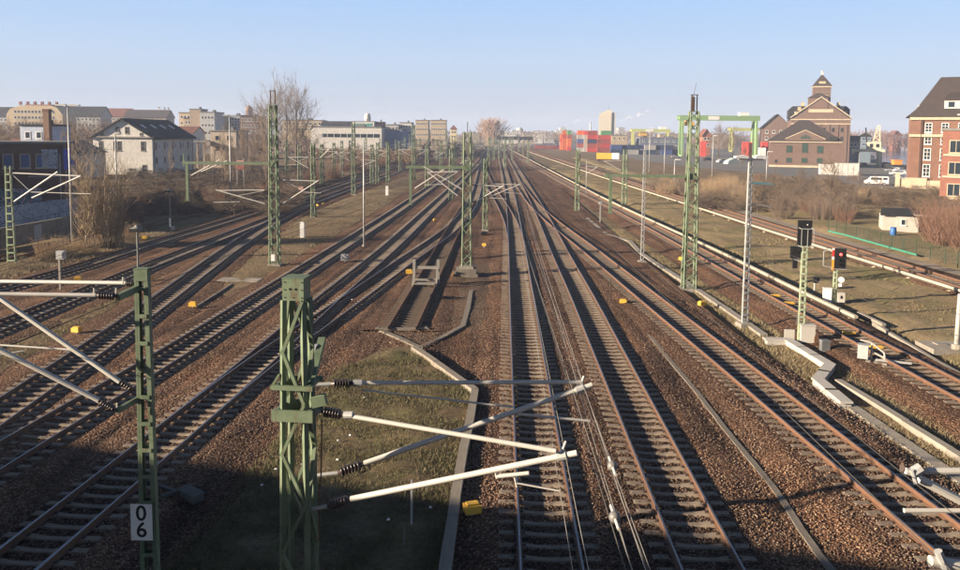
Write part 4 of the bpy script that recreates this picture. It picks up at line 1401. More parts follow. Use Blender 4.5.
post(600, 223, 203, .12, 'small white lamp post by the zigzag trough', GALV, (.0, 0, (.35, .3, .35)), zb=.1)
for k, (px, py) in enumerate(((281, 188), (245, 190))):
    b = G(px if k else 301, py, YARD)

# ------------------------------------------------------------------ signals on the right
def signal_rear():
    b = G(800.5, 342, .12)
    t = thing('signal', 'tall light signal seen from behind, black board and cage on a pale green post', 'signal', b, rad(-8))
    pg = M('mast_green_pale2', (.34, .40, .27), .55, .1, 1.5)
    top = ZT(806, 246, b.y) - .12
    flat_mast(t, top, .26, .22, .16, .38, pg, True)
    z0, z1 = top, ZT(806, 222.5, b.y) - .12
    mb = MB(); mb.box((.0, .12, (z0 + z1) / 2 + .05), (.70, .14, z1 - z0 + .1)); bd = mb.build('signal_board', BLACK, t)
    mb = MB(); mb.tube((.1, -.0, z1 - .12), (.1, .04, z1 - .12), .03, None, 8); mb.build('bolt', WHITE, bd)
    for x in (-.3, 0, .3):
        strut(t, 'cage_bar', (x, -.5, z0), (x, -.5, z0 + .95), .025, .025, GALV)
    for z in (z0 + .02, z0 + .95):
        strut(t, 'cage_hoop', (-.32, -.5, z), (.32, -.5, z), .03, .03, GALV)
        for s in (-1, 1):
            strut(t, 'cage_hoop', (s * .32, -.5, z), (s * .32, .1, z), .03, .03, GALV)
    mb = MB(); mb.box((-.36, .12, z0 - .36), (.62, .2, .62)); mb.box((-.36, -.02, z0 - .2), (.5, .1, .2)); mb.build('lower_board', BLACK, t)
    mb = MB(); mb.box((-.42, .12, z0 - .95), (.22, .2, .5)); mb.build('lower_lamp', BLACK, t)
    strut(t, 'side_bracket', (-.5, .05, z0 - .72), (.1, .05, z0 - .9), .06, .06, GALV)
    for k in range(5):
        strut(t, 'rung', (-.3, -.12, z0 * .2 + k * .1), (-.12, -.12, z0 * .2 + k * .1), .02, .02, GALV)
    mb = MB(); mb.box((.28, -.1, .5), (.7, .5, .9)); mb.box((.28, -.1, .97), (.76, .56, .05)); mb.build('cabinet', CONC_W, t)
    mb = MB(); mb.box((-.5, .3, .3), (.5, .1, .55)); mb.build('plate', CONC_W, t)
signal_rear()
def signal_red():
    b = G(834, 303, .2)
    t = thing('signal', 'light signal showing red, black board with a red, white and orange edge', 'signal', b, rad(-14))
    pg = MATS['mast_green_pale2']
    top = ZT(836, 268, b.y) - .2
    hh = ZT(838, 248, b.y) - .2
    flat_mast(t, top, .2, .17, .14, .36, pg, True)
    mb = MB(); mb.box((.22, -.1, (top + hh) / 2), (.70, .16, hh - top)); bd = mb.build('signal_board', BLACK, t)
    z = hh - .38
    mb = MB(); mb.tube((.24, -.16, z), (.24, -.32, z), .12, .12, 12, False); mb.build('visor', BLACK, bd)
    mb = MB(); mb.tube((.24, -.182, z), (.24, -.20, z), .085, None, 12); mb.build('red_lamp', REDLIGHT, bd)
    for k in range(2):
        mb = MB(); mb.tube((.24, -.16, z - .38 - k * .3), (.24, -.28, z - .38 - k * .3), .1, .1, 12, False); mb.build('visor', BLACK, bd)
    L = (hh - top) * 1.12
    for k, m in enumerate((WHITE, RED, WHITE, ORANGE, ORANGE)):
        f = (.08, .30, .12, .25, .25)
        z1 = hh - L * sum(f[:k])
        z0 = hh - L * sum(f[:k + 1])
        mb = MB(); mb.box((-.2, -.12, (z0 + z1) / 2), (.13, .04, z1 - z0 - .004)); mb.build('mast_stripe', m, t)
    mb = MB()
    for p0, p1 in (((-.75, 0, top + .1), (-.75, 0, hh - .25)), ((-.75, 0, hh - .25), (-.15, 0, hh - .1)), ((-.75, 0, top + .1), (-.1, 0, top + .02))):
        mb.tube(p0, p1, .025, None, 6)
    mb.build('ladder_guard', GALV, t)
    mb = MB(); mb.box((-.45, -.1, .48), (.48, .35, .92)); mb.box((-.45, -.1, .96), (.54, .41, .04)); mb.build('cabinet', WHITE, t)
    mb = MB(); mb.box((.38, -.1, .42), (.42, .3, .62)); mb.box((.38, -.26, .45), (.12, .02, .2), 0, 1); mb.build('cabinet', [CONC_W, BLACK], t)
    mb = MB(); mb.tube((.35, -.05, 1.55), (.35, -.1, 1.55), .19, None, 16); mb.box((.3, -.06, 1.2), (.2, .03, .2)); mb.build('round_plate', WHITE, t)
    strut(t, 'platform', (-.3, 0, top - .03), (.6, 0, top - .03), .4, .03, GALV)
    footing(t, .3, .1)
signal_red()
b = G(814.5, 290.5, .2)
t = thing('dwarf_signal', 'small black dwarf signal on a pale post between the two signals', 'signal', b)
mb = MB(); mb.tube((0, 0, 0), (0, 0, .55), .07, None, 8); mb.build('post', CONC_W, t)
mb = MB(); mb.box((.08, 0, .75), (.36, .3, .4)); mb.tube((.08, -.15, .8), (.08, -.28, .8), .12, .14, 10); mb.build('lamp_box', BLACK, t)
mb = MB(); mb.box((.22, -.17, .72), (.08, .02, .22)); mb.build('plate', WHITE, t)
b = G(815.5, 344, .12)
t = thing('marker_post', 'short rusty brown post right of the signal cabinet', 'post', b)
mb = MB(); mb.prism([(-.11, -.11), (.11, -.11), (.11, .11), (-.11, .11)], 0, .42); mb.prism([(-.08, -.08), (.08, -.08), (.08, .08), (-.08, .08)], .42, .47); mb.build('shaft', RUST_O, t)
b = G(824.5, 351.5, .12)
t = thing('relay_box', 'small dark grey relay box with a sloped lid by the white channel', 'relay box', b)
mb = MB(); mb.box((0, 0, .28), (.42, .32, .44)); mb.extr([(-.24, .502), (.24, .502), (.2, .6), (-.2, .6)], -.18, .18); mb.build('housing', M('relay_grey', (.13, .135, .14), .6), t)
mb = MB(); mb.box((0, 0, .03), (.5, .4, .06)); mb.build('foot', CONC, t)
def point_machine():
    b = G(873, 362, .3)
    t = thing('point_machine', 'grey point machine with a bent white frame beside the third-rail track', 'point machine', b, rad(-30))
    mb = MB(); mb.box((-.45, .1, .42), (.45, .42, .62)); mb.box((-.45, .1, .75), (.5, .47, .05)); mb.build('motor_box', GALV, t)
    for a, c in (((-.6, .2, .95), (-.1, .25, .85)), ((-.1, .25, .85), (.45, .2, .45)), ((-.1, .25, .85), (-.1, .25, 0)), ((.45, .2, .45), (.5, .2, 0)), ((-.1, .2, .45), (.5, .2, .2))):
        pipe(t, 'frame_tube', a, c, .045, CONC_W, 8)
    for y in (-.05, .12):
        strut(t, 'rod', (.1, y, .12), (1.6, y + .2, .12), .05, .05, GALV)
    for k in range(3):
        strut(t, 'base_slab', (-.2 + k * .35, -.3, .03), (-.2 + k * .35, .5, .03), .2, .06, CONC)
point_machine()
# throw gear beside the foreground turnout
b = G(176, 500, YARD)
t = thing('point_machine', 'dark point machine and linkage in the shade beside the 06 mast', 'point machine', b, rad(-38))
mb = MB(); mb.box((.3, .3, .13), (.8, .36, .2)); mb.box((.3, .3, .25), (.84, .4, .035)); mb.build('motor_box', M('gear_grey', (.085, .08, .075), .8), t)
for y0, y1 in ((-1.9, .1), (-1.6, .15)):
    strut(t, 'rod', (y0, -.2 + y1, .16), (.0, y1, .18), .07, .06, MATS['gear_grey'])
strut(t, 'crank', (-.15, -.35, .18), (-.15, .5, .18), .1, .08, MATS['gear_grey'])
b = G(487, 235.5, YARD)
t = thing('point_machine', 'dark point machine beside the middle track, by the shorter mast', 'point machine', b)
mb = MB(); mb.box((-.3, 0, .22), (.7, .5, .34)); mb.box((-.3, 0, .41), (.5, .36, .05)); mb.build('motor_box', BLACK, t)
strut(t, 'rod', (.05, 0, .15), (1.5, 0, .15), .1, .06, STEEL_D)
# litter and pale lids lying about
g = random.Random(5)
for k, (px, py) in enumerate(((338, 441), (350, 436), (364, 398), (425, 357), (337, 460), (302, 465), (430, 508), (352, 300), (262, 486), (276, 470), (388, 520))):
    mb = MB()
    pts_ = [(g.uniform(.03, .075) * math.cos(a), g.uniform(.03, .075) * math.sin(a)) for a in (0, 1.1, 2.2, 3.3, 4.4, 5.4)]
    mb.add([(0, 0, g.uniform(.03, .08))] + [(x, y, g.uniform(0, .05)) for x, y in pts_], [(0, 1 + i, 1 + (i + 1) % 6) for i in range(6)])
    tag(mb.build('litter_scrap', WHITE, None, G(px, py, YARD + .14)), 'crumpled white litter scrap on the grass patch or gravel', 'litter', 'litter scraps')
b = G(240, 281, YARD)
t = thing('cover_slab', 'flat pale concrete cover slabs on the gravel left of the nearest mast head', 'concrete slab', b, rad(-4))
for k in range(3):
    mb = MB(); mb.box((-1.0 + k * 1.0, 0, .06), (.96, 1.3, .12)); mb.build('slab', CONC, t)
pa, pb_ = G(196, 308, YARD), G(232, 285, YARD)
t = thing('cable_duct', 'thin pale cable duct running from a yellow box to the cover slabs', 'cable duct', pa)
pipe(t, 'duct', (0, 0, .06), pb_ - pa + Vector((0, 0, .06)), .06, CONC, 6)
pipe(t, 'coupling', (pb_ - pa) * .45 + Vector((0, 0, .06)), (pb_ - pa) * .5 + Vector((0, 0, .06)), .085, CONC, 6)

# ------------------------------------------------------------------ buildings
BR = lambda n, c, **k: M(n, c, .88, .16, .9, bmp=.25, **k)
BRICK = BR('brick_brown', (.145, .094, .074), dirt=(.09, .062, .052))
BRICK_R = BR('brick_red', (.30, .125, .082), dirt=(.2, .1, .07))
BRICK_O = BR('brick_orange', (.21, .088, .062))
BRICK_D = BR('brick_dark', (.13, .07, .055), dirt=(.07, .05, .045))
PLASTER_W = BR('plaster_white', (.56, .54, .50), dirt=(.36, .34, .31))
PLASTER_C = BR('plaster_cream', (.44, .345, .22), dirt=(.34, .27, .19))
PLASTER_Y = BR('plaster_yellow', (.66, .55, .28))
PLASTER_T = BR('plaster_tan', (.29, .225, .165), dirt=(.22, .17, .13))
PLASTER_G = BR('plaster_grey', (.36, .36, .36), dirt=(.24, .24, .24))
STONE_B = BR('sandstone', (.46, .38, .27))
ROOF_D = BR('roof_dark', (.016, .016, .018))
ROOF_B = BR('roof_brown', (.05, .038, .036), dirt=(.03, .026, .027))
ROOF_R = BR('roof_red', (.16, .062, .042))
ROOF_F = BR('roof_felt', (.16, .155, .15))
BLUE_WALL_SHADE = BR('blue_wall_and_shade', (.16, .22, .36))  # blue factory wall, also the painted shade on the white hall's end
WCACHE = {}
def win_mesh(w, h, nx, ny, fmat, gmat):
    k = (round(w, 2), round(h, 2), nx, ny, fmat.name, gmat.name)
    if k in WCACHE:
        return WCACHE[k]
    f = MB()
    e = min(.12, w * .1)
    for x in (-w / 2 + e / 2, w / 2 - e / 2):
        f.box((x, -.03, h / 2), (e, .1, h))
    for z in (e / 2, h - e / 2):
        f.box((0, -.03, z), (w - 2 * e, .1, e))
    for i in range(1, nx):
        f.box((-w / 2 + w * i / nx, -.03, h / 2), (e * .6, .07, h - 2 * e))
    for j in range(1, ny):
        f.box((0, -.028, h * j / ny), (w - 2 * e, .07, e * .6))
    f.box((0, -.06, -.06), (w + .2, .2, .1))
    p = MB()
    p.box((0, -.005, h / 2), (w - .02, .03, h - .02))
    WCACHE[k] = (f.mesh('window', fmat), p.mesh('pane', gmat))
    return WCACHE[k]
def window(t, x, z, w, h, nx=2, ny=2, fmat=None, gmat=None, face='front', W=0, D=0, pane=True):
    f, p = win_mesh(w, h, nx, ny, fmat or WHITE, gmat or GLASS)
    if face == 'front':
        o = link('window', f, t, (x, 0, z))
    elif face == 'right':
        o = link('window', f, t, (W / 2, x, z), math.pi / 2)
    else:
        o = link('window', f, t, (-W / 2, x, z), -math.pi / 2)
    link('pane', p, o)
    return o
def body(t, w, d, h, mat, name='wall'):
    mb = MB(); mb.box((0, d / 2, h / 2 - .15), (w, d, h + .3)); return mb.build(name, mat, t)
def gable(t, w, d, h, rise, wall, roofm, over=.5, along='y', th=.3):
    mb = MB()
    if along == 'y':
        mb.extr([(-w / 2 + .01, h), (w / 2 - .01, h), (0, h + rise)], .01, d - .01)
        mb.build('gable_wall', wall, t)
        k = over / (w / 2)
        for s in (-1, 1):
            r = MB()
            poly = [(0, h + rise), (s * (w / 2 + over), h - rise * k), (s * (w / 2 + over), h - rise * k + th), (0, h + rise + th)]
            if s < 0:
                poly = poly[::-1]
            r.extr(poly, -over, d + over)
            r.build('roof', roofm, t)
    else:
        mb.add([(-w / 2, 0.01, h), (-w / 2, d - .01, h), (-w / 2, d / 2, h + rise), (w / 2, .01, h), (w / 2, d - .01, h), (w / 2, d / 2, h + rise)], [(0, 2, 1), (3, 4, 5)])
        mb.build('gable_wall', wall, t)
        k = over / (d / 2)
        for s in (-1, 1):
            y1 = d / 2 + s * (d / 2 + over)
            r = MB()
            a = [(-w / 2 - over, d / 2, h + rise), (w / 2 + over, d / 2, h + rise), (w / 2 + over, y1, h - rise * k), (-w / 2 - over, y1, h - rise * k)]
            r.add(a + [(p[0], p[1], p[2] + th) for p in a], [(0, 1, 2, 3), (7, 6, 5, 4), (0, 4, 5, 1), (1, 5, 6, 2), (2, 6, 7, 3), (3, 7, 4, 0)])
            r.build('roof', roofm, t)
def hip(t, w, d, h, rise, roofm, over=.6, ridge=.35):
    a, b_ = w / 2 + over, d / 2 + over
    rx = max(.05, w / 2 - min(w, d) * ridge) if w >= d else .05
    ry = .05 if w >= d else max(.05, d / 2 - min(w, d) * ridge)
    cy = d / 2
    mb = MB()
    mb.add([(-a, cy - b_, h), (a, cy - b_, h), (a, cy + b_, h), (-a, cy + b_, h), (-rx, cy - ry, h + rise), (rx, cy - ry, h + rise), (rx, cy + ry, h + rise), (-rx, cy + ry, h + rise)],
           [(3, 2, 1, 0), (0, 1, 5, 4), (1, 2, 6, 5), (2, 3, 7, 6), (3, 0, 4, 7), (4, 5, 6, 7)])
    return mb.build('roof', roofm, t)
def flat(t, w, d, h, mat, over=.25, th=.4):
    mb = MB(); mb.box((0, d / 2, h + th / 2 + .002), (w + 2 * over, d + 2 * over, th)); mb.box((w * .15, d * .5, h + th + .5), (w * .12, d * .2, 1.0)); return mb.build('roof', mat, t)
def grid_windows(t, w, h, cols, rows, ww, wh, z0, dz, m=1.0, nx=2, ny=2, fmat=None, gmat=None, face='front', W=0, x0=None, x1=None):
    a = -w / 2 + m if x0 is None else x0
    b_ = w / 2 - m if x1 is None else x1
    for r in range(rows):
        for c in range(cols):
            x = a + (b_ - a) * (c + .5) / cols
            window(t, x, z0 + r * dz, ww, wh, nx, ny, fmat, gmat, face, W)
def place(px0, px1, D, top, base_z=0.0):
    xm = (px0 + px1) / 2
    p = PD(xm, top, D)
    w = (px1 - px0) / FOC * D
    return Vector((p.x, D, base_z)), w, p.z - base_z
def block(label, px0, px1, D, top, depth, wall, roofm=ROOF_F, cols=0, rows=0, rise=0, style='flat', name='apartment_block', cat='building', rz=0.0, gmat=None, fmat=None, side=0, group=None, ww=1.4, wh=1.5):
    b, w, h = place(px0, px1, D, top)
    t = thing(name, label, cat, b, rz, group)
    if style != 'flat':
        h -= rise
    body(t, w, depth, h, wall)
    if style == 'flat':
        flat(t, w, depth, h, roofm)
    elif style == 'gable_x':
        gable(t, w, depth, h, rise, wall, roofm, .5, 'x')
    elif style == 'gable_y':
        gable(t, w, depth, h, rise, wall, roofm, .5, 'y')
    else:
        hip(t, w, depth, h, rise, roofm)
    if cols and rows:
        dz = (h - 1.2) / rows if h / rows < 4 else 3.2
        grid_windows(t, w, h, cols, rows, min(ww, w / cols * .62), min(wh, dz * .6), h - rows * dz + .5 if rows * dz < h else .9, dz, .4, 1, 1, fmat, gmat)
        if side:
            grid_windows(t, depth, h, side, rows, ww, min(wh, dz * .6), h - rows * dz + .5 if rows * dz < h else .9, dz, 0, 1, 1, fmat, gmat, 'right', w, 1, depth - 1)
    return t, w, h
# --- the white house on the left
b, w, h = place(93, 152, 195, 137.5)
t = thing('house', 'white gabled house with black roof and four skylights, left of the yard', 'house', b)
d = 28.0
body(t, w, d, h, PLASTER_W)
gable(t, w, d, h, ZT(122, 119.5, 195) - h, PLASTER_W, ROOF_D, .7, 'y', .35)
mb = MB(); mb.box((0, -.25, h + .12), (w + 1.0, .5, .3)); mb.build('cornice', CONC, t)
for x, z, ww, wh in ((-1.2, h + .95, .9, 1.7), (1.1, h + .95, .9, 1.7), (-4.9, h + .5, .8, .8), (4.6, h + .5, .7, .7), (-5.4, h - 3.3, 1.0, 2.4), (-1.9, h - 3.3, .8, 2.4), (-.8, h - 3.3, .8, 2.4), (5.0, h - 3.3, 1.1, 2.4), (5.2, .8, 1.1, 1.6)):
    window(t, x, z, ww, wh, 2, 2, CONC, GLASS)
for r, hh in ((h - 2.9, 1.7), (h - 6.4, 1.5)):
    for k in range(5):
        window(t, 2.2 + k * 5.4, r, 1.2, hh, 2, 1, CONC, GLASS, 'right', w)
        if hh > 1.6:
            window(t, 4.0 + k * 5.4, r, 1.0, hh, 1, 1, WHITE, GLASS_B, 'right', w)
rise = ZT(122, 119.5, 195) - h
sl = math.atan2(rise, w / 2)
for k in range(4):
    y = 4.5 + k * 6.0
    x = w * .23
    z = h + rise * (1 - x / (w / 2)) + .42
    mb = MB(); mb.box((0, 0, 0), (1.7, .9, .12)); mb.box((0, 0, .07), (1.4, .7, .05))
    mb.build('skylight', M('skylight_white', (.75, .76, .78), .3), t, (x, y, z)).rotation_euler = (0, sl, 0)
for y in (1.0, d - 1.0):
    pipe(t, 'downpipe', (w / 2 + .08, y, 0), (w / 2 + .08, y, h - .2), .08, ROOF_D, 6)
# --- brick shed with graffiti
b, w, h = place(-45, 54.5, 104, 144)
t = thing('brick_shed', 'dark brick shed with boarded blue windows and graffiti at the left edge', 'shed', b, rad(22))
w *= 1.05
body(t, w, 9, h, BRICK_D)
mb = MB(); mb.box((0, 4.3, h + .16), (w + .8, 10, .32)); mb.build('roof', ROOF_F, t)
for px in (7, 22, 36):
    x = (px - 4.75) / FOC * 104
    f, p = win_mesh(1.25, 1.9, 1, 1, STONE_B, M('board_blue', (.05, .10, .24), .6))
    o = link('window', f, t, (x, 0, h - 3.2)); link('boarded_pane', p, o)
def graffiti_mat(name, cols, bgc, sc=1.6, cov=.5):
    m, nt, bb = new_mat(name)
    co = obco(nt)
    c = None
    base = None
    f = noise_f(nt, sc, 3, .6, co, 2.2)
    stops = [(0.0, bgc), (cov - .02, bgc)]
    n = len(cols)
    for i, cc in enumerate(cols):
        stops += [(cov + (1 - cov) * .5 * i / n, cc)]
    c = ramp(nt, f, stops, 'CONSTANT')
    nt.links.new(c, bb.inputs['Base Color'])
    bb.inputs['Roughness'].default_value = .8
    MATS[name] = m
    return m
GRAF = graffiti_mat('graffiti_white', [(.62, .63, .68), (.05, .05, .08), (.58, .6, .66), (.3, .33, .45), (.65, .65, .7)], (.10, .06, .055), 1.9, .38)
GRAF2 = graffiti_mat('graffiti_colour', [(.2, .35, .42), (.05, .05, .06), (.45, .48, .55), (.35, .12, .14), (.55, .55, .6)], (.16, .13, .13), .9, .40)
mb = MB(); mb.box(((44 - 4.75) / FOC * 104, -.03, h - 2.0), (1.9, .05, 2.6)); tag(mb.build('graffiti_panel', GRAF, t), 'black and white scrawled graffiti by the shed corner')
mb = MB(); mb.box((-1.2, -.03, 1.6), (10.5, .05, 3.0)); tag(mb.build('graffiti_panel', GRAF2, t), 'coloured graffiti along the lower shed wall')
mb = MB(); mb.box((w / 2 + .4, -.4, h - 2.0), (.9, .1, 2.8)); mb.box((w / 2 + 1.0, -.4, h - 2.4), (.7, .1, .6)); mb.build('banner', M('banner_blue', (.06, .07, .42), .6), t)
mb = MB(); mb.box((w / 2 - .5, -.2, h * .4), (.12, .12, h * .9)); mb.box((w / 2 + .9, -.2, h * .78), (.12, .12, .1)); mb.box((w / 2 - 2.2, -.25, h * .52), (4.2, .12, .12)); mb.build('pipework', PLASTER_G, t)
# graffiti wall in front of the shed
wa, wb = G(-14, 232, .2), G(88, 215.5, .2)
b = (wa + wb) / 2
t = thing('boundary_wall', 'long pale graffiti-covered wall below the brick shed', 'wall', b, math.atan2(wb.y - wa.y, wb.x - wa.x))
WL = (wb - wa).length
for k in range(9):
    mb = MB(); mb.box((-WL / 2 + (k + .5) * WL / 9, 0, 1.2), (WL / 9 - .04, .22, 2.4 + .1 * (k % 2))); mb.build('wall_panel', graffiti_mat('graffiti_pale%d' % k, [(.36, .38, .43), (.12, .14, .22), (.42, .44, .47), (.08, .09, .12)], (.33, .345, .38), .7 + .13 * k, .45), t)
wa, wb = G(-40, 258, .2), G(92, 230, .2)
b = (wa + wb) / 2
t = thing('retaining_wall', 'dark retaining wall with a pale door behind the leftmost siding', 'wall', b, math.atan2(wb.y - wa.y, wb.x - wa.x))
WL = (wb - wa).length
for k in range(8):
    mb = MB(); mb.box((-WL / 2 + (k + .5) * WL / 8, 0, .95), (WL / 8 - .03, .3, 1.9)); mb.build('wall_bay', CONC_D, t)
mb = MB(); mb.box((.3, -.18, .9), (1.1, .06, 1.5)); mb.box((.6, -.22, .9), (.08, .04, .2)); mb.build('door', PLASTER_G, t)
# white lumber / parked pieces behind the wall
b = G(90, 205, .2)
t = thing('container_hut', 'pale blue-grey site hut right of the graffiti wall', 'hut', b, rad(5))
body(t, 6, 2.4, 2.5, PLASTER_G); flat(t, 6, 2.4, 2.5, ROOF_F, .1, .12)
window(t, -1.5, 1.0, 1.0, .9, 1, 1); window(t, 1.5, 1.0, 1.0, .9, 1, 1)
# brick chimney and the houses behind
b, w, h = place(42.3, 48, 150, 109)
t = thing('chimney', 'slender square brick chimney above the dark shed', 'chimney', b)
mb = MB(); mb.prism([(-w * .6, 0), (w * .6, 0), (w * .6, w * 1.2), (-w * .6, w * 1.2)], 0, h * .6); mb.prism([(-w / 2, .06), (w / 2, .06), (w / 2, w * 1.1), (-w / 2, w * 1.1)], h * .6, h - .5); mb.build('shaft', BR('brick_tan', (.19, .115, .08)), t)
mb = MB(); mb.prism([(-w * .58, .0), (w * .58, .0), (w * .58, w * 1.18), (-w * .58, w * 1.18)], h - .498, h); mb.build('cap', BRICK_D, t)
t, w, h = block('blue-grey house with a flat dark roof behind the chimney', 20, 46, 170, 126, 10, BR('plaster_blue', (.42, .47, .58)), ROOF_D, 2, 2, name='house', cat='house', ww=1.2)
t, w, h = block('low cream house half hidden by bare branches', 48, 84, 178, 140, 10, PLASTER_W, ROOF_F, 3, 1, 3.0, 'hip', 'house', 'house')
block('small white house low behind the leftmost bare trees', 2, 20, 190, 140, 9, PLASTER_T, ROOF_R, 1, 1, 2.5, 'gable_x', 'house', 'house')
# far left skyline
b, w, h = place(6, 62, 430, 105.5)
t = thing('apartment_block', 'long cream block with sloped ends on the left skyline', 'building', b)
mb = MB(); mb.extr([(-w / 2, 0), (w / 2, 0), (w / 2, h - 5), (w / 2 - 3, h - 1.0), (w / 2 - 6, h), (-w / 2 + 8, h), (-w / 2 + 2, h - 2), (-w / 2, h - 5)], 0, 14); mb.build('wall', PLASTER_C, t)
mb = MB(); mb.box((2, 7, h + .3), (w - 16, 12, .6)); mb.build('roof', BRICK_O, t)
grid_windows(t, w, h, 12, 4, 1.3, 1.6, h - 13.5, 3.1, 4, 1, 1, PLASTER_W, GLASS)
for k in range(6):
    mb = MB(); mb.box((-w * .35 + k * w * .13, 6, h + 1.4), (1.2, 1.2, 1.8)); mb.build('chimney', BRICK_O, t)
block('grey block with a long dark roof at the far left skyline', -40, 12, 470, 107, 14, PLASTER_G, ROOF_D, 12, 4, 5.5, 'gable_x')
block('grey block with a long dark roof right of the cream one', 60, 100, 460, 106.5, 14, PLASTER_G, ROOF_D, 10, 4, 5.5, 'gable_x')
block('tan row house with red roof on the left skyline', 98, 128, 520, 108.5, 13, PLASTER_T, ROOF_R, 7, 4, 5.0, 'gable_x')
block('long tan tenement with dark red roof above the white house', 124, 166, 500, 110, 13, PLASTER_T, ROOF_B, 10, 4, 4.5, 'gable_x')
for k, (px, top) in enumerate(((159, 107), (164.5, 107.5), (168.5, 107.5))):
    b, w, h = place(px - .8, px + .8, 700, top)
    t = thing('chimney', ['left of three far chimneys above the white house', 'middle of three far chimneys above the white house', 'right of three far chimneys above the white house'][k], 'chimney', b)
    mb = MB(); mb.tube((0, 0, 0), (0, 0, h - 1), .9, .65, 10); mb.build('shaft', PLASTER_W if k == 0 else PLASTER_G, t)
    mb = MB(); mb.tube((0, 0, h - 1), (0, 0, h), .75, .75, 10); mb.build('rim', BRICK_D, t)
block('low orange-tan block behind the white house roof', 179, 191, 400, 113, 12, PLASTER_C, ROOF_F, 3, 3)
block('dark-roofed low block beside the tan tower', 184, 194, 390, 118.5, 10, PLASTER_T, ROOF_D, 3, 2)
block('tan slab tower on the left skyline', 189.5, 200.5, 385, 109.5, 10, PLASTER_T, ROOF_F, 0, 0)
block('grey office with stepped roof right of the tan tower', 200, 214.5, 380, 112.5, 14, PLASTER_G, ROOF_F, 4, 5)
block('bright yellow narrow block on the left skyline', 213.5, 221.5, 430, 116, 10, PLASTER_Y, ROOF_F, 2, 4)
block('grey-blue block behind the lamp post on the left skyline', 221, 241, 440, 115.5, 16, BR('plaster_bluegrey', (.26, .29, .34)), ROOF_F, 6, 4)
block('brown brick block right of the grey-blue one', 240, 259, 430, 116.5, 14, BRICK, ROOF_D, 5, 3)
block('white low hall behind the white house', 168, 192, 300, 127, 14, PLASTER_W, ROOF_R, 5, 1, 2.5, 'gable_x')
t, w, h = block('stone-coloured gutted house among bare saplings', 210, 236, 235, 131.5, 12, BR('plaster_stone', (.40, .335, .27)), ROOF_F, 2, 2, gmat=GLASS, fmat=STONE_B)
b, w, h = place(194, 206, 232, 141)
t = thing('shelter', 'small roofed shelter at the corner of the white house', 'shelter', b)
mb = MB(); mb.box((0, 1.5, h - .15), (w * 1.3, 4, .3)); mb.build('roof', CONC, t)
for x in (-1, 1):
    strut(t, 'post', (x, .5, 0), (x, .5, h - .302), .5, .5, CONC)
# domed tower
b, w, h = place(244.3, 251.7, 620, 111)
t = thing('domed_tower', 'brown domed tower on the skyline left of the tall bare trees', 'tower', b)
mb = MB(); mb.tube((0, 3, 0), (0, 3, h), w / 2, None, 14); mb.build('drum', BRICK, t)
mb = MB(); mb.lathe((0, 3, h), (0, 3, h + 5), [(0, w * .53), (1.6, w * .48), (3, w * .36), (4.2, w * .18), (4.7, .1)], 14); mb.build('dome', BR('copper_brown', (.23, .15, .11)), t, smooth=True)
# centre-left skyline
block('long cream factory behind the tall bare trees', 282, 322, 470, 120.5, 14, PLASTER_C, ROOF_F, 9, 2)
block('blue-roofed factory hall on the skyline', 321, 352, 440, 121.5, 18, BLUE_WALL_SHADE, ROOF_D, 8, 1, 2.0, 'gable_x')
b, w, h = place(311, 381.5, 335, 127.5)
t = thing('factory_hall', 'long white hall with a dark window band, left of centre', 'hall', b)
body(t, w, 26, h, PLASTER_W); flat(t, w, 26, h, ROOF_F, .2, .5)
mb = MB(); mb.box((2, -.04, h - 3.4), (w * .8, .1, 1.5)); mb.build('window_band', GLASS, t)
for k in range(9):
    strut(t, 'mullion', (-w * .36 + k * w * .093, -.1, h - 4.15), (-w * .36 + k * w * .093, -.1, h - 2.65), .15, .06, WHITE)
b, w, h = place(381, 402, 345, 130)
t = thing('factory_hall', 'right end of the white hall with its blue shade painted on', 'hall', b)
body(t, w, 30, h, BLUE_WALL_SHADE); flat(t, w, 30, h, ROOF_F, .2, .4)  # blue wall colour paints in the shade on the white hall's end
b, w, h = place(352.5, 374, 380, 121.8)
t = thing('sign_building', 'white block with green lettering above the white hall', 'building', b)
body(t, w, 12, h, PLASTER_W); flat(t, w, 12, h, ROOF_F, .1, .3)
gl = M('green_letters', (.10, .42, .34), .6)
for k in range(9):
    if k == 5: continue
    x = -w * .36 + k * w * .09
    mb = MB(); mb.box((x - .28, -.08, h - 1.6), (.22, .12, 1.7)); mb.box((x, -.08, h - (.95 if k % 2 else 2.3)), (.5, .12, .25)); mb.box((x + .28, -.08, h - (1.3 if k % 3 else 1.6)), (.2, .12, 1.1 if k % 3 else 1.7)); tag(mb.build('letter', gl, t), kind='stuff')
block('red-brown block beside the green-lettered building', 374, 382.5, 385, 122.5, 12, BRICK_R, ROOF_F, 3, 2)
b, w, h = place(363, 371, 480, 121.5)
t = thing('water_tower', 'white rounded tank tower above the green-lettered building', 'tower', b)
mb = MB(); mb.tube((0, 2.5, 0), (0, 2.5, h), w * .5, w * .36, 12); mb.build('stem', PLASTER_W, t)
mb = MB(); mb.lathe((0, 2.5, h), (0, 2.5, h + 5), [(0, w * .3), (1.0, w * .42), (3.2, w * .40), (4.6, w * .3), (5.2, .4)], 12); mb.build('tank', PLASTER_W, t, smooth=True)
block('pale grey hall on the skyline left of the white block', 384.5, 398.5, 420, 125, 14, PLASTER_G, ROOF_F, 4, 1)
block('plain white block on the skyline left of centre', 399.5, 411.5, 430, 123, 14, PLASTER_W, ROOF_F, 4, 3)
block('tall cream apartment block, left of a pair near the centre', 415.5, 428.5, 520, 120.5, 12, PLASTER_C, ROOF_F, 6, 5)
block('tall cream apartment block, right of a pair near the centre', 430.5, 446, 520, 120.5, 12, PLASTER_C, ROOF_F, 7, 5)
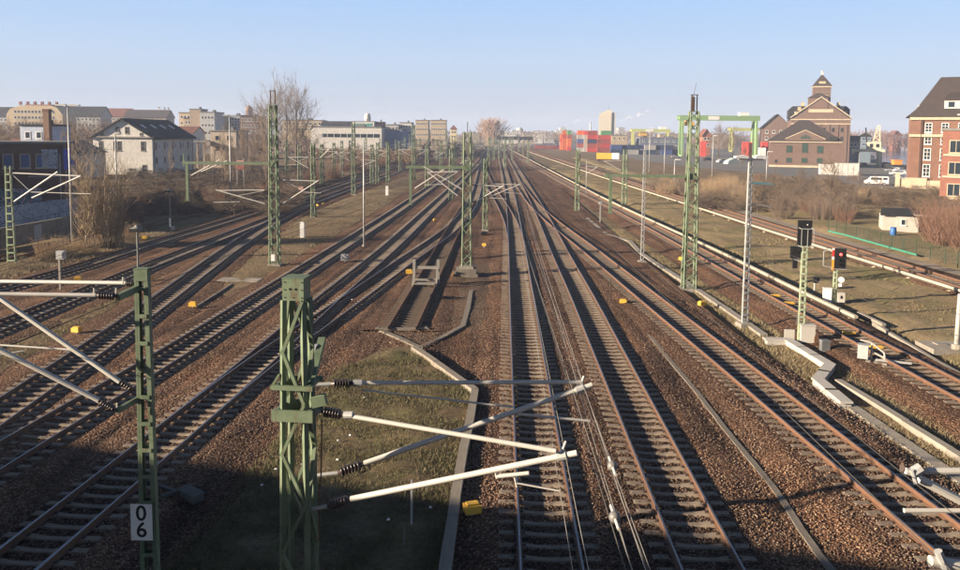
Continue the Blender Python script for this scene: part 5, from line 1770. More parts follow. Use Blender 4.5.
block('low white shed among the far masts', 417.5, 430, 800, 135.3, 10, PLASTER_W, ROOF_F, 3, 1)
block('small yellow tower with red roof among the far masts', 450.5, 456.5, 560, 125, 8, PLASTER_Y, ROOF_R, 2, 3, 3, 'hip')
# centre skyline, behind the end of the tracks
for k, (x0, x1, top, D, wall, nm) in enumerate(((500, 508, 131, 800, PLASTER_W, 'small white building at the end of the tracks'), (507, 517, 132.2, 820, PLASTER_W, 'low white shed at the end of the tracks'), (512, 522, 130.5, 900, PLASTER_W, 'white hall below the white tank'), (523, 533, 132.3, 780, PLASTER_T, 'tan shed right of the white tank'), (533, 543, 131.4, 850, PLASTER_W, 'pale building left of the orange containers'), (545, 557, 132.0, 900, PLASTER_G, 'grey hall left of the orange containers'), (556, 572, 130.5, 950, PLASTER_W, 'white hall just behind the orange containers'), (462, 480, 133, 760, PLASTER_T, 'tan shed behind the centre mast'), (560, 566, 127.5, 1100, PLASTER_W, 'white far block above the orange containers'))):
    block(nm, x0, x1, D, top, 14, wall, ROOF_F, 4, 1, name='shed', cat='building')
b, w, h = place(516, 523.5, 900, 130)
t = thing('storage_tank', 'white domed storage tank on the centre skyline', 'tank', b)
mb = MB(); mb.lathe((0, 5, 0), (0, 5, 20), [(0, w / 2), (h, w / 2), (h + 1.6, w * .42), (h + 2.6, w * .25), (h + 3.0, .2)], 14); mb.build('shell', PLASTER_W, t, smooth=True)
b, w, h = place(503, 527, 600, 136.5)
t = thing('footbridge', 'dark covered bridge across the far end of the tracks', 'bridge', b)
mb = MB(); mb.box((0, 2, h - 1.3), (w * 1.5, 4, 2.6)); mb.build('deck', ROOF_D, t)
for s in (-.6, -.2, .2, .6):
    strut(t, 'pier', (s * w, 2, 0), (s * w, 2, h - 2.602), 1.2, 1.2, CONC)
# --- silo tower
b, w, h = place(598.3, 615.5, 640, 112.5)
t = thing('silo_tower', 'tall cream silo tower with a shaded side behind the containers', 'tower', b, rad(-9))
mb = MB(); mb.extr([(-w * .45, 0), (w * .28, 0), (w * .28, h + 1.5), (w * .05, h + 2.2), (-w * .45, h - 1.5)], 0, 10); mb.build('front_shaft', BR('silo_cream', (.50, .455, .36)), t)
mb = MB(); mb.box((w * .40, 5.5, h / 2), (w * .236, 9, h)); mb.build('side_shaft', PLASTER_G, t)  # grey instead of cream: the tower's shaded side is put into the colour
strut(t, 'aerial', (w * .1, 4, h + 2), (w * .1, 4, h + 6), .2, .2, STEEL_D)
for k in range(5):
    strut(t, 'panel_rib', (-w * .35 + k * w * .14, -.06, 2), (-w * .35 + k * w * .14, -.06, h - 1.6), .15, .12, PLASTER_W)
b, w, h = place(589.8, 591.2, 1000, 122)
t = thing('chimney', 'single slim white chimney left of the silo tower', 'chimney', b)
mb = MB(); mb.tube((0, 0, 0), (0, 0, h * .93), 1.5, .9, 12); mb.build('shaft', PLASTER_W, t)
mb = MB(); mb.tube((0, 0, h * .93), (0, 0, h), 1.0, .95, 12); mb.build('rim', PLASTER_G, t)
block('grey boiler house under the larger smoke plume', 618.5, 625, 1000, 128, 20, PLASTER_G, ROOF_F, 2, 2, name='boiler_house')
block('distant grey plant hall right of the silo', 626, 645, 1050, 131.5, 20, PLASTER_G, ROOF_F, 5, 1, name='boiler_house')
# ------------------------------------------------------------------ container terminal
def container_mesh(L, mat, edge):
    mb = MB()
    W, H = 2.44, 2.58
    mb.box((0, 0, H / 2), (L - .1, W - .1, H - .1))
    n = int(L / .55)
    for k in range(n):
        x = -L / 2 + (k + .5) * L / n
        mb.box((x, 0, H / 2), (L / n * .5, W - .02, H - .22))
    for sx in (-1, 1):
        for sy in (-1, 1):
            mb.box((sx * (L / 2 - .07), sy * (W / 2 - .07), H / 2), (.14, .14, H - .002), 0, 1)
    for z in (.08, H - .08):
        for sy in (-1, 1):
            mb.box((0, sy * (W / 2 - .06), z), (L - .28, .12, .15), 0, 1)
    body_ = mb.mesh('shell', [mat, edge])
    d = MB()
    for y in (-.58, .58):
        d.box((L / 2 - .02, y, H / 2), (.06, 1.08, H - .3))
    for y in (-.8, -.35, .35, .8):
        d.tube((L / 2 + .03, y, .2), (L / 2 + .03, y, H - .2), .03, None, 5)
    return body_, d.mesh('end_door', [mat])
CC = {'red': (.50, .06, .045), 'rust red': (.33, .08, .055), 'orange': (.68, .16, .05), 'grey': (.40, .39, .37), 'blue': (.06, .10, .26), 'green': (.10, .30, .13), 'white': (.68, .67, .63), 'yellow': (.66, .37, .04), 'maroon': (.22, .05, .05), 'navy': (.03, .05, .11), 'tan': (.46, .36, .26)}
CM = {}
def container(col, L, loc, rz, label, group='freight containers'):
    if (col, L) not in CM:
        m = M('container_' + col, CC[col], .55, .12, .4, dirt=tuple(c * .5 for c in CC[col]))
        e = M('container_edge_' + col, tuple(c * .8 for c in CC[col]), .55)
        CM[(col, L)] = container_mesh(L, m, e)
    t = thing('shipping_container', label, 'container', loc, rz, group)
    link('shell', CM[(col, L)][0], t)
    link('end_door', CM[(col, L)][1], t)
    return t
order = ['bottom', 'second from the ground', 'third from the ground', 'fourth from the ground', 'fifth from the ground', 'top']
def stack(px0, px1, D, cols, where, rz=0.0, L=6.06, dy=0.0):
    p = PD((px0 + px1) / 2, 140, D)
    for k, c in enumerate(cols):
        container(c, L, (p.x + R.uniform(-.06, .06), D + dy, .04 + k * 2.585), rz, f'{c} container, {"topmost" if k == len(cols) - 1 else order[k]} of {where}')
stack(559, 565, 540, ['orange', 'orange', 'red', 'orange'], 'the orange stack farthest left', rad(90))
stack(562.5, 571, 534, ['orange', 'orange', 'orange', 'red', 'orange'], 'the wide orange stack')
stack(567, 571, 515, ['red', 'orange', 'orange', 'rust red', 'green'], 'the narrow stack behind the orange one', rad(90))
stack(571, 582, 514, ['grey', 'rust red', 'blue', 'grey', 'orange'], 'the grey and blue stack', L=6.06, dy=-29)
for i, (x0, x1) in enumerate(((571, 581.5),)):
    pass
stack(583.5, 588, 484, ['grey', 'grey', 'tan', 'grey', 'red'], 'the end-on pale stack', rad(90))
stack(587.5, 597, 481, ['red', 'rust red', 'navy', 'red', 'rust red'], 'the red stack left of the silo')
stack(600.5, 611, 478, ['rust red', 'red', 'rust red', 'red', 'green'], 'the red stack in front of the silo')
stack(597.5, 600.6, 480, ['maroon', 'rust red', 'maroon', 'rust red'], 'the narrow dark red stack', rad(90))
# stacked low rows further right and left
p = PD(540, 144, 560)
for k in range(4):
    q = PD(539 + k * 5.3, 144, 560)
    container('rust red' if k % 2 == 0 else 'maroon', 6.06, (q.x, 560, .04), 0, ['rust red container at the left end of the low far row', 'maroon container second in the low far row', 'rust red container third in the low far row', 'maroon container at the right end of the low far row'][k])
cc = ['navy', 'blue', 'navy', 'grey', 'navy', 'maroon', 'navy', 'grey', 'navy', 'blue', 'navy', 'maroon']
for k in range(12):
    px = 616 + k * 5.6
    q = PD(px, 144, 430)
    container(cc[k], 6.06, (q.x, 430 + (k % 3), .04), rad(2), f'{cc[k]} container in the low row right of the red stacks, {["first", "second", "third", "fourth", "fifth", "sixth", "seventh", "eighth", "ninth", "tenth", "eleventh", "twelfth"][k]} from the left')
    if k % 3 != 2:
        c2 = cc[(k * 5 + 1) % 12]
        container(c2, 6.06, (q.x + .1, 430 + (k % 3), 2.63), rad(2), f'{c2} container stacked on the {["first", "second", "third", "fourth", "fifth", "sixth", "seventh", "eighth", "ninth", "tenth", "eleventh", "twelfth"][k]} one of the low row')
for k, (px, c, D) in enumerate(((745, 'red', 380), (748.5, 'orange', 384), (764, 'red', 390), (703, 'red', 400), (762, 'white', 372))):
    q = PD(px, 150, D)
    for j in range(3 if k != 4 else 2):
        container(c, 6.06, (q.x, D, .04 + 2.585 * j), rad(80), f'{c} container, {["bottom", "middle", "top"][j]} of the end-on stack {["just left of the gantry leg", "behind the gantry leg", "left of the brick warehouse", "behind the tallest mast", "at the corner of the brick warehouse"][k]}')
# yellow trailer
b = G(607, 161, .05)
t = thing('trailer', 'yellow box trailer with a white rear end beyond the third-rail tracks', 'trailer', b, rad(-12))
L = 8.6
mb = MB(); mb.box((-1.2, 1.2, 2.0), (6.2, 2.45, 2.5)); mb.build('yellow_box', M('trailer_yellow', CC['yellow'], .5, .1, .5), t)
mb = MB(); mb.box((3.35, 1.2, 2.0), (2.86, 2.5, 2.56)); mb.build('white_end', WHITE, t)
mb = MB(); mb.box((0, 1.2, .62), (8.4, 1.2, .2)); mb.build('chassis', STEEL_D, t)
wm = MB(); wm.tube((0, -.12, 0), (0, .12, 0), .48, None, 12); wmm = wm.mesh('wheel', BLACK)
for x in (-3.2, 2.2, 3.4):
    for y in (.15, 2.3):
        link('wheel', wmm, t, (x, y, .48))
# gantry cranes
def gantry(label, px0, px1, D, beam_top, beam_bot, mat, trolley=None, rz=0.0, legs=True):
    a, c = PD(px0, beam_top, D), PD(px1, beam_top, D)
    m = (a + c) / 2
    w = (c - a).length
    t = thing('gantry_crane', label, 'crane', (m.x, D, 0), rz)
    h = m.z
    bh = (beam_bot - beam_top) / FOC * D
    for y in (0, 4.5):
        strut(t, 'girder', (-w / 2 - .5, y, h - bh / 2), (w / 2 + .5, y, h - bh / 2), .9, bh, mat)
    if legs:
        for s in (-1, 1):
            for y in (0, 4.5):
                strut(t, 'leg', (s * (w / 2 - 1.2), y + (y - 2.25) * .4, .8), (s * (w / 2 - 1.2), y, h - bh - .002), 1.0, 1.0 if s < 0 else 1.9, mat)
            strut(t, 'bogie', (s * (w / 2 - 1.2), -1.2, .5), (s * (w / 2 - 1.2), 6.0, .5), 1.0, .9, mat)
    strut(t, 'cross_tie', (-w / 2, .4, h - bh * .5), (-w / 2, 4.1, h - bh * .5), .6, .8, mat)
    strut(t, 'cross_tie', (w / 2, .4, h - bh * .5), (w / 2, 4.1, h - bh * .5), .6, .8, mat)
    if trolley is not None:
        x = (trolley - .5) * w
        mb = MB(); mb.box((x, 2.2, h - bh - 1.7), (5, 4, 2.0)); mb.box((x, 2.2, h - bh - .4), (3.2, 3, .7)); mb.build('trolley', M('trolley_yellow', (.62, .36, .06), .6), t)
        mb = MB(); mb.box((x + 1.6, 1.4, h - bh - 3.6), (2.0, 1.8, 1.8)); mb.build('cab', BLACK, t)
        mb = MB(); mb.box((x * .2 + w * .0, -.5, h - bh / 2), (5.5, .1, bh * .7)); mb.build('name_board', WHITE, t)
        mb = MB(); mb.box((w * .32, 2.2, h + .8), (4.5, 3.5, 1.6)); mb.build('machine_house', WHITE, t)
    return t
CR_G = M('crane_green', (.22, .36, .16), .5, .08, .3, dirt=(.2, .3, .16))
CR_Y = M('crane_yellow_green', (.46, .48, .17), .5, .08, .3)
gantry('big light green gantry crane with a yellow trolley', 680.5, 759, 400, 115.5, 120.5, CR_G, .12)
gantry('low yellow-green gantry crane right of the silo tower', 632, 670, 560, 129, 132, CR_Y, .3)
gantry('far yellow-green gantry crane beside the brick warehouse', 731, 793, 520, 128, 131.2, CR_Y, None)
# terminal office with red roof behind the crane
block('small brick house with red roof behind the gantry crane', 703, 711, 420, 129.5, 8, BRICK_R, ROOF_R, 2, 2, 3, 'gable_y', 'house', 'house')
block('dark low terminal shed between the cranes', 640, 690, 520, 138, 14, BR('shed_blue_grey', (.12, .14, .18)), ROOF_F, 8, 1, name='shed', cat='shed')
block('cream truck shed right of the red container stacks', 611.5, 627, 520, 135.5, 8, PLASTER_C, ROOF_F, 3, 1, name='shed', cat='shed')
block('far tan warehouse row behind the terminal', 660, 735, 640, 134.5, 16, PLASTER_T, ROOF_F, 10, 1, name='shed', cat='shed')

# ------------------------------------------------------------------ brick warehouses
FR = rad(-22)
b, w, h = place(772, 838.5, 274, 141)
b = b + Vector((0, 0, 0))
t = thing('warehouse', 'two-storey brown brick warehouse with a dark hipped roof and arched gable window', 'warehouse', b, rad(-19))
D_ = 20.0
body(t, w, D_, h, BRICK)
hip(t, w, D_, h, ZT(807, 119.5, 274) - h, ROOF_B, .6, .5)
gw = w * .56
rise_g = ZT(807, 130.5, 274) - h
mb = MB(); mb.extr([(-gw / 2, h - .1), (gw / 2, h - .1), (gw / 2, h + .6), (0, h + rise_g), (-gw / 2, h + .6)], -.25, 5.0); mb.build('gable_wall', BRICK, t)
for s in (-1, 1):
    mb = MB()
    pl = [(0, h + rise_g), (s * gw / 2, h + .6), (s * gw / 2, h + .85), (0, h + rise_g + .25)]
    mb.extr(pl if s > 0 else pl[::-1], -.45, 5.0); mb.build('gable_coping', STONE_B, t)
mb = MB(); mb.box((0, -.3, h - .35), (w + .2, .5, .35)); mb.build('cornice', STONE_B, t)
for i, x in enumerate((-5.0, 0, 4.9)):
    window(t, x, h - 4.0, 2.0, 2.4 if i != 1 else 3.2, 3, 2, STEEL_D, GLASS_G)
    window(t, x, 1.7, 1.9, 1.6, 2, 1, STEEL_D, GLASS_G)
window(t, -9.2, 1.6, .9, 1.0, 1, 1, STEEL_D, GLASS)
# half-round window
mb = MB()
n = 10
mb.extr([(1.6 * math.cos(math.pi * k / n), h + .75 + 1.3 * math.sin(math.pi * k / n)) for k in range(n, -1, -1)][::-1], -.33, -.26)
o = mb.build('arched_window', GLASS_G, t)
for k in (-.7, 0, .7):
    strut(o, 'mullion', (k, -.36, h + .75), (k, -.36, h + 1.9), .14, .06, BRICK)
mb = MB(); mb.box((0, -.12, .35), (w + .1, .26, .7)); mb.build('plinth', STONE_B, t)
mb = MB(); mb.box((w / 2 - 2.6, 1.0, h + .8), (2.6, 3, 1.5)); mb.build('dormer', ROOF_D, t)
mb = MB(); mb.box((-w / 2 + 2.4, 4.0, h + 1.0), (.9, .9, 2.2)); mb.build('chimney', BRICK, t)
# the tower warehouse behind
b, w, h = place(793, 848, 330, 119)
t = thing('warehouse', 'tall brown brick harbour warehouse with a square clock-like tower and pointed roof', 'warehouse', b, rad(-19))
D_ = 34.0
body(t, w, D_, h, BRICK)
apex = ZT(820, 98.5, 330)
gable(t, w, D_, h, apex - h, BRICK, ROOF_D, .3, 'y', .25)
for s in (-1, 1):
    mb = MB()
    pl = [(0, apex + .35), (s * (w / 2 + .3), h + .3), (s * (w / 2 + .3), h + .75), (0, apex + .9)]
    mb.extr(pl if s > 0 else pl[::-1], -.45, .3); mb.build('gable_coping', STONE_B, t)
    mb = MB(); mb.extr([(s * w * .22, h + .5), (s * w * .52, h + .5), (s * w * .52, h + 4.2), (s * w * .46, h + 5.6), (s * w * .22, h + 5.6)] if s > 0 else [(s * w * .22, h + 5.6), (s * w * .46, h + 5.6), (s * w * .52, h + 4.2), (s * w * .52, h + .5), (s * w * .22, h + .5)], 9, D_ - 2); mb.build('side_roof', ROOF_D, t)
    for k in range(3):
        mb = MB(); mb.box((s * w * (.30 + .055 * k), 3.5, h + 6.2 - 1.9 * k), (1.3, 1.2, 1.5)); mb.build('stair_dormer', PLASTER_C, t)
for z in (h - .2, h - 2.0):
    mb = MB(); mb.box((0, -.12, z), (w + .1, .26, .4)); mb.build('string_course', STONE_B, t)
mb = MB(); mb.box((0, -.06, h + 3.4), (9.4, .16, 1.3)); mb.build('name_band', STONE_B, t)
for x in (-1.9, 1.9):
    mb = MB(); mb.extr([(x - .8, h + 5.6), (x + .8, h + 5.6), (x + .8, h + 6.2), (x, h + 6.8), (x - .8, h + 6.2)], -.08, .05); mb.build('gable_window', STONE_B, t)
for k in range(7):
    strut(t, 'pilaster', (-w * .44 + k * w * .147, -.12, 0), (-w * .44 + k * w * .147, -.12, h - 2.3), .5, .24, BRICK)
for r in range(2):
    for k in range(6):
        window(t, -w * .37 + k * w * .147, h - 5.2 - r * 3.6, 1.1, 1.6, 1, 2, STEEL_D, GLASS)
# tower
tw = 16.2 / FOC * 330
tx = 0.3
z0 = apex - 4.0
zt = ZT(823, 87.0, 330)
mb = MB(); mb.box((tx, 5.5, (z0 + zt) / 2), (tw, tw, zt - z0)); tow = mb.build('tower', BRICK, t)
mb = MB(); mb.box((tx, 5.5, zt + .25), (tw + .7, tw + .7, .5)); mb.build('tower_cornice', STONE_B, tow)
sp = ZT(823, 74, 330)
mb = MB(); a = tw / 2 + .5
mb.add([(tx - a, 5.5 - a, zt + .502), (tx + a, 5.5 - a, zt + .502), (tx + a, 5.5 + a, zt + .502), (tx - a, 5.5 + a, zt + .502), (tx - .35, 5.15, sp), (tx + .35, 5.15, sp), (tx + .35, 5.85, sp), (tx - .35, 5.85, sp)], [(3, 2, 1, 0), (0, 1, 5, 4), (1, 2, 6, 5), (2, 3, 7, 6), (3, 0, 4, 7), (4, 5, 6, 7)])
mb.build('tower_roof', ROOF_B, tow)
mb = MB(); mb.box((tx, 5.5, sp + .5), (.9, .9, 1.0)); mb.sphere((tx, 5.5, sp + 1.4), .5, 8, 6); mb.build('finial', PLASTER_W, tow)
mb = MB(); mb.box((tx, 5.5 - a * .68, zt + 2.0), (2.6, 1.0, .9)); mb.build('tower_dormer', PLASTER_C, tow)
for x in (-1.6, 0.2, 1.9):
    window(t, tx + x, zt - 3.2, .8, 1.2, 1, 1, STONE_B, GLASS).location.y = 5.5 - tw / 2 - .02
# small pavilion in front of the tower
pw = tw * 1.12
pz = ZT(820, 98, 330)
mb = MB(); mb.box((-1.2, 1.6, pz - 2.2), (pw, 3.6, 4.6)); pav = mb.build('pavilion', BRICK, t)
mb = MB(); mb.add([(-1.2 - pw / 2 - .3, -.5, pz + .102), (-1.2 + pw / 2 + .3, -.5, pz + .102), (-1.2 + pw / 2 + .3, 3.7, pz + .102), (-1.2 - pw / 2 - .3, 3.7, pz + .102), (-1.2, 1.6, pz + 2.4)], [(3, 2, 1, 0), (0, 1, 4), (1, 2, 4), (2, 3, 4), (3, 0, 4)])
mb.build('pavilion_roof', ROOF_B, pav)
# neighbour on the left
t, w, h = block('brown brick gabled granary left of the tower warehouse', 764, 792, 390, 114.5, 30, BRICK, ROOF_D, 4, 3, 6.5, 'gable_y', 'warehouse', 'warehouse', rad(-17))
# blue-grey hall on the quay
t, w, h = block('long blue-grey quay hall with dark roof right of the tower warehouse', 846, 870, 330, 136.5, 16, BR('quay_hall', (.13, .17, .21)), ROOF_D, 6, 1, 1.5, 'gable_x', 'quay_hall', 'hall', rad(-18))
b, w, h = place(861.5, 871, 326, 136.5)
t = thing('control_house', 'small blue-grey control house with peaked dark roof at the quay', 'building', b, rad(-18))
body(t, w, 5, h, MATS['quay_hall']); hip(t, w, 5, h, 1.6, ROOF_D, .4, .5)
for z in (h - 1.6, h - 3.8):
    window(t, 0, z, w * .8, 1.1, 3, 1, PLASTER_G, GLASS_B)
# quay crane
b = G(862, 167, .05)
t = thing('quay_crane', 'cream half-portal quay crane with cab and lattice jib', 'crane', b, rad(-18))
KC = M('crane_cream', (.60, .53, .38), .6, .12, .5, dirt=(.38, .3, .2))
zb = ZT(862, 151.5, b.y)
mb = MB(); mb.box((1.5, 0, zb + .35), (10.5, 5.0, .95)); mb.build('portal_beam', KC, t)
for y in (-2.0, 2.0):
    strut(t, 'portal_leg', (5.4, y, 0), (5.4, y, zb - .126), 1.1, .8, KC)
    strut(t, 'portal_leg', (-3.3, y, zb - .8), (-3.3, y, zb - .126), .8, .6, KC)
strut(t, 'leg_tie', (5.4, -2, .5), (5.4, 2, .5), .7, .7, M('crane_foot', (.58, .38, .06), .6))
cb = ZT(862, 142.5, b.y)
mb = MB(); mb.box((3.4, 0, (zb + cb) / 2 + .45), (4.2, 4.0, cb - zb - .6)); cab = mb.build('cab', KC, t)
for x in (2.4, 4.4):
    mb = MB(); mb.box((x, -2.02, zb + 2.1), (1.1, .08, 1.3)); mb.build('cab_window', GLASS, cab)
jt = ZT(862, 125, b.y)
jib = MB()
for dx in (-1.1, 1.1):
    for dy in (-.9, .9):
        jib.bar((4.2 + dx, dy, cb), (4.8 + dx * .3, dy * .4, jt), .16, .16)
for k in range(7):
    f0, f1 = k / 7, (k + 1) / 7
    for dy in (-1, 1):
        s = 1 if k % 2 else -1
        jib.bar((4.2 + .6 * f0 + s * 1.1 * (1 - .7 * f0), dy * .9 * (1 - .55 * f0), cb + (jt - cb) * f0), (4.2 + .6 * f1 - s * 1.1 * (1 - .7 * f1), dy * .9 * (1 - .55 * f1), cb + (jt - cb) * f1), .11, .11)
jib.build('jib', KC, t)
strut(t, 'back_stay', (1.2, 0, cb - .1), (.6, 0, jt - 1.0), .5, .4, ROOF_D)
# boat
b = G(892, 168, .1)
t = thing('barge', 'dark harbour barge with an orange deckhouse moored at the quay', 'boat', b, rad(78))
mb = MB(); mb.add([(-9, -2.2, 1.4), (7, -2.2, 1.4), (10, 0, 1.8), (7, 2.2, 1.4), (-9, 2.2, 1.4), (-9, -1.8, -.4), (6, -1.8, -.4), (8.5, 0, -.4), (6, 1.8, -.4), (-9, 1.8, -.4)], [(0, 1, 2, 3, 4), (0, 5, 6, 1), (1, 6, 7, 2), (2, 7, 8, 3), (3, 8, 9, 4), (4, 9, 5, 0)]); mb.build('hull', ROOF_D, t)
mb = MB(); mb.box((-5, 0, 2.1), (3.6, 2.4, 1.4)); mb.box((-5, 0, 2.9), (4.0, 2.8, .2)); mb.build('deckhouse', M('boat_orange', (.60, .24, .04), .6), t)

# ------------------------------------------------------------------ brick office houses at the right edge
RZ = rad(-27)
c0 = PD(907.5, 186, 168)
def face_pt(u):
    return Vector((c0.x + u * math.cos(RZ), 168 + u * math.sin(RZ), 0))
W_ = 46.0
mid = face_pt(W_ / 2)
t = thing('office_building', 'four-storey brown-red brick office with sandstone bands and a steep dark mansard', 'building', mid, RZ)
h = ZT(908, 117, 168)
body(t, W_, 16, h, BR('brick_office', (.19, .098, .068), dirt=(.13, .07, .05)))
BO = MATS['brick_office']
mb = MB(); mb.box((0, -.2, .9), (W_ + .6, .45, 1.8)); mb.box((-W_ / 2 + 1.5, -.32, 1.0), (4, .5, 2.6)); mb.build('stone_base', STONE_B, t)
for z, hh in ((h - .25, .7), (h - 3.9, .55)):
    mb = MB(); mb.box((0, -.2, z), (W_ + .5, .45, hh)); mb.build('stone_band', STONE_B, t)
rt = ZT(940, 75, 165)
mb = MB()
a, bb_ = W_ / 2 + .8, 16.8
mb.add([(-a, -.8, h + .1), (a, -.8, h + .1), (a, bb_, h + .1), (-a, bb_, h + .1), (-a + 2.0, .8, h + 2.0), (a - 2.0, .8, h + 2.0), (a - 2, bb_ - 1.6, h + 2.0), (-a + 2.0, bb_ - 1.6, h + 2.0), (-a + 6.2, 6.2, rt), (a - 6.2, 6.2, rt), (a - 6.2, 10.2, rt), (-a + 6.2, 10.2, rt)],
       [(3, 2, 1, 0), (0, 1, 5, 4), (1, 2, 6, 5), (2, 3, 7, 6), (3, 0, 4, 7), (4, 5, 9, 8), (5, 6, 10, 9), (6, 7, 11, 10), (7, 4, 8, 11), (8, 9, 10, 11)])
mb.build('roof', ROOF_B, t)
mb = MB(); mb.box((-W_ / 2 + 14.5, 1.6, h + 2.6), (17, 2.6, 1.7)); dm = mb.build('dormer_band', PLASTER_W, t)
mb = MB(); mb.add([(-W_ / 2 + 5.4, .0, h + 3.5), (-W_ / 2 + 23.4, .0, h + 3.5), (-W_ / 2 + 23.4, 5.0, h + 6.0), (-W_ / 2 + 8, 5.0, h + 6.0)], [(0, 1, 2, 3)]); mb.add([(-W_ / 2 + 5.4, .0, h + 3.46), (-W_ / 2 + 23.4, .0, h + 3.46), (-W_ / 2 + 23.4, .0, h + 3.7), (-W_ / 2 + 5.4, .0, h + 3.7)], [(0, 1, 2, 3)]); mb.build('dormer_roof', ROOF_B, dm)
for k in range(8):
    mb = MB(); mb.box((-W_ / 2 + 7.2 + k * 2.05, .27, h + 2.6), (1.1, .08, 1.1)); mb.build('dormer_window', GLASS, dm)
mb = MB(); mb.box((-W_ / 2 + 2.4, 4.2, h + 1.7), (1.8, 2.6, 1.2)); mb.box((-W_ / 2 + 2.3, 4.2, h + 2.4), (2.4, 3.2, .18)); mb.build('corner_dormer', PLASTER_W, t)
for r, (z, wh) in enumerate(((2.6, 2.6), (6.1, 2.5), (9.4, 2.2), (h - 3.2, 2.0))):
    for k in range(9):
        window(t, -W_ / 2 + 3.3 + k * 3.0, z, 1.35, wh, 2, 3, WHITE, GLASS)
pipe(t, 'downpipe', (-W_ / 2 + 2.0, -.35, .5), (-W_ / 2 + 2.0, -.35, h - .6), .1, ROOF_D, 6)
# red brick front building
c1 = PD(939, 200, 136)
t = thing('office_building', 'orange-red brick building with stone-framed windows in front of the mansard office', 'building', Vector((c1.x + 9 * math.cos(rad(-40)), 136 + 9 * math.sin(rad(-40)), 0)), rad(-40))
h = ZT(944, 130.5, 134)
body(t, 18, 14, h, BRICK_O); flat(t, 18, 14, h, ROOF_F, .2, .4)
mb = MB(); mb.box((-3.6, 3, h + 1.4), (5.5, 5, 2.4)); mb.box((-3.8, 2.8, h + 2.7), (6.4, 6, .25)); pt_ = mb.build('penthouse', PLASTER_G, t)
for k in range(3):
    mb = MB(); mb.box((-5.4 + k * 1.8, .47, h + 1.4), (1.3, .1, 1.8)); mb.build('penthouse_window', GLASS, pt_)
for r in range(3):
    z = h - 3.9 - r * 3.7
    mb = MB(); mb.box((.2, -.1, z - .25), (17.8, .22, .3)); mb.build('string_course', STONE_B, t)
    for k in range(6):
        window(t, -6.9 + k * 2.9, z + .1, 2.0, 2.2, 2, 1, STONE_B, GLASS)
# low stone gate pier and boundary wall by the office
b = G(905, 187, .1)
t = thing('gate_pier', 'stone gate pier beside the foot of the mansard office', 'gate pier', b, RZ)
for x in (-1.5, 1.6):
    mb = MB(); mb.box((x, 0, 1.4), (.9, .9, 2.8)); mb.box((x, 0, 2.9), (1.1, 1.1, .2)); mb.build('pier', STONE_B, t)
mb = MB(); mb.box((.05, 0, .9), (2.2, .3, 1.8)); mb.build('gate_wall', STONE_B, t)

# ------------------------------------------------------------------ white tents, vehicles
for k, (x0, x1, y) in enumerate(((821, 833, 174.5), (838, 857, 175.5))):
    p0, p1 = G(x0, y, .05), G(x1, y, .05)
    m = (p0 + p1) / 2
    w = (p1 - p0).length
    t = thing('site_container', ['smaller white site cabin in front of the brick warehouse', 'larger white site cabin beside the harbour road'][k], 'site cabin', m, rad(-15))
    hh = 3.2 - .5 * (1 - k)
    mb = MB(); mb.box((0, 1.5, hh / 2), (w, 3, hh)); mb.box((0, 1.5, hh + .08), (w + .2, 3.2, .16)); mb.build('wall', PLASTER_W, t)
    for j in range(3 if k else 1):
        strut(t, 'panel_joint', (-w / 4 + j * w / 4, -.03, .1), (-w / 4 + j * w / 4, -.03, hh - .1), .1, .05, PLASTER_G)
def car_proto(name, van, paint):
    t = thing(name, '', 'van' if van else 'car')
    H = 1.95 if van else 1.45
    L = 4.9 if van else 4.3
    if van:
        prof = [(-L / 2, .35), (L / 2, .35), (L / 2 + .02, .9), (L / 2 - .45, 1.1), (L / 2 - 1.15, H - .08), (L / 2 - 1.5, H), (-L / 2 + .12, H), (-L / 2, H - .2)]
    else:
        prof = [(-L / 2, .35), (L / 2, .35), (L / 2 + .02, .7), (L / 2 - .25, .82), (L / 2 - 1.15, .95), (L / 2 - 1.75, H - .06), (L / 2 - 2.0, H), (-L / 2 + .95, H), (-L / 2 + .2, .98), (-L / 2 - .02, .85)]
    mb = MB(); mb.extr(prof, -.86, .86); mb.build('body', paint, t)
    g = MB()
    if van:
        for s in (-1, 1):
            g.box((L / 2 - 1.75, s * .865, 1.48), (.9, .02, .55)); g.box((-.3, s * .865, 1.48), (1.5, .02, .5)); g.box((-1.75, s * .865, 1.48), (.9, .02, .5))
        g.box((-L / 2 - .005, 0, 1.45), (.02, 1.4, .55))
        g.bar((L / 2 - .50, 0, 1.15), (L / 2 - 1.14, 0, H - .1), 1.5, .03)
    else:
        for s in (-1, 1):
            g.box((-.05, s * .865, 1.17), (2.0, .02, .36))
        g.bar((L / 2 - 1.20, 0, .99), (L / 2 - 1.74, 0, H - .08), 1.4, .03)
        g.bar((-L / 2 + .24, 0, 1.02), (-L / 2 + .9, 0, H - .06), 1.4, .03)
    g.build('glazing', GLASS, t)
    wm = MB(); wm.tube((0, -.1, 0), (0, .1, 0), .33, None, 14); me = wm.mesh('wheel', BLACK)
    rm = MB(); rm.tube((0, -.11, 0), (0, .11, 0), .19, None, 10); rme = rm.mesh('rim', GALV)
    for x in (-L / 2 + .85, L / 2 - .85):
        for y in (-.8, .8):
            o = link('wheel', me, t, (x, y, .33)); link('rim', rme, o)
    for s in (-1, 1):
        mb = MB(); mb.box((L / 2 - .01, s * .62, .72), (.1, .32, .16)); mb.build('headlight', WHITE, t)
        mb = MB(); mb.box((-L / 2 + .0, s * .7, .85), (.08, .18, .3)); mb.build('tail_light', RED, t)
    return t
PW = M('car_white', (.74, .74, .74), .3, .03, 1.0)
PB = M('car_dark', (.03, .035, .05), .3, .1, 1.0)
PS = M('car_silver', (.36, .37, .38), .35, .05, 1.0, metal=.4)
van = car_proto('van', True, PW)
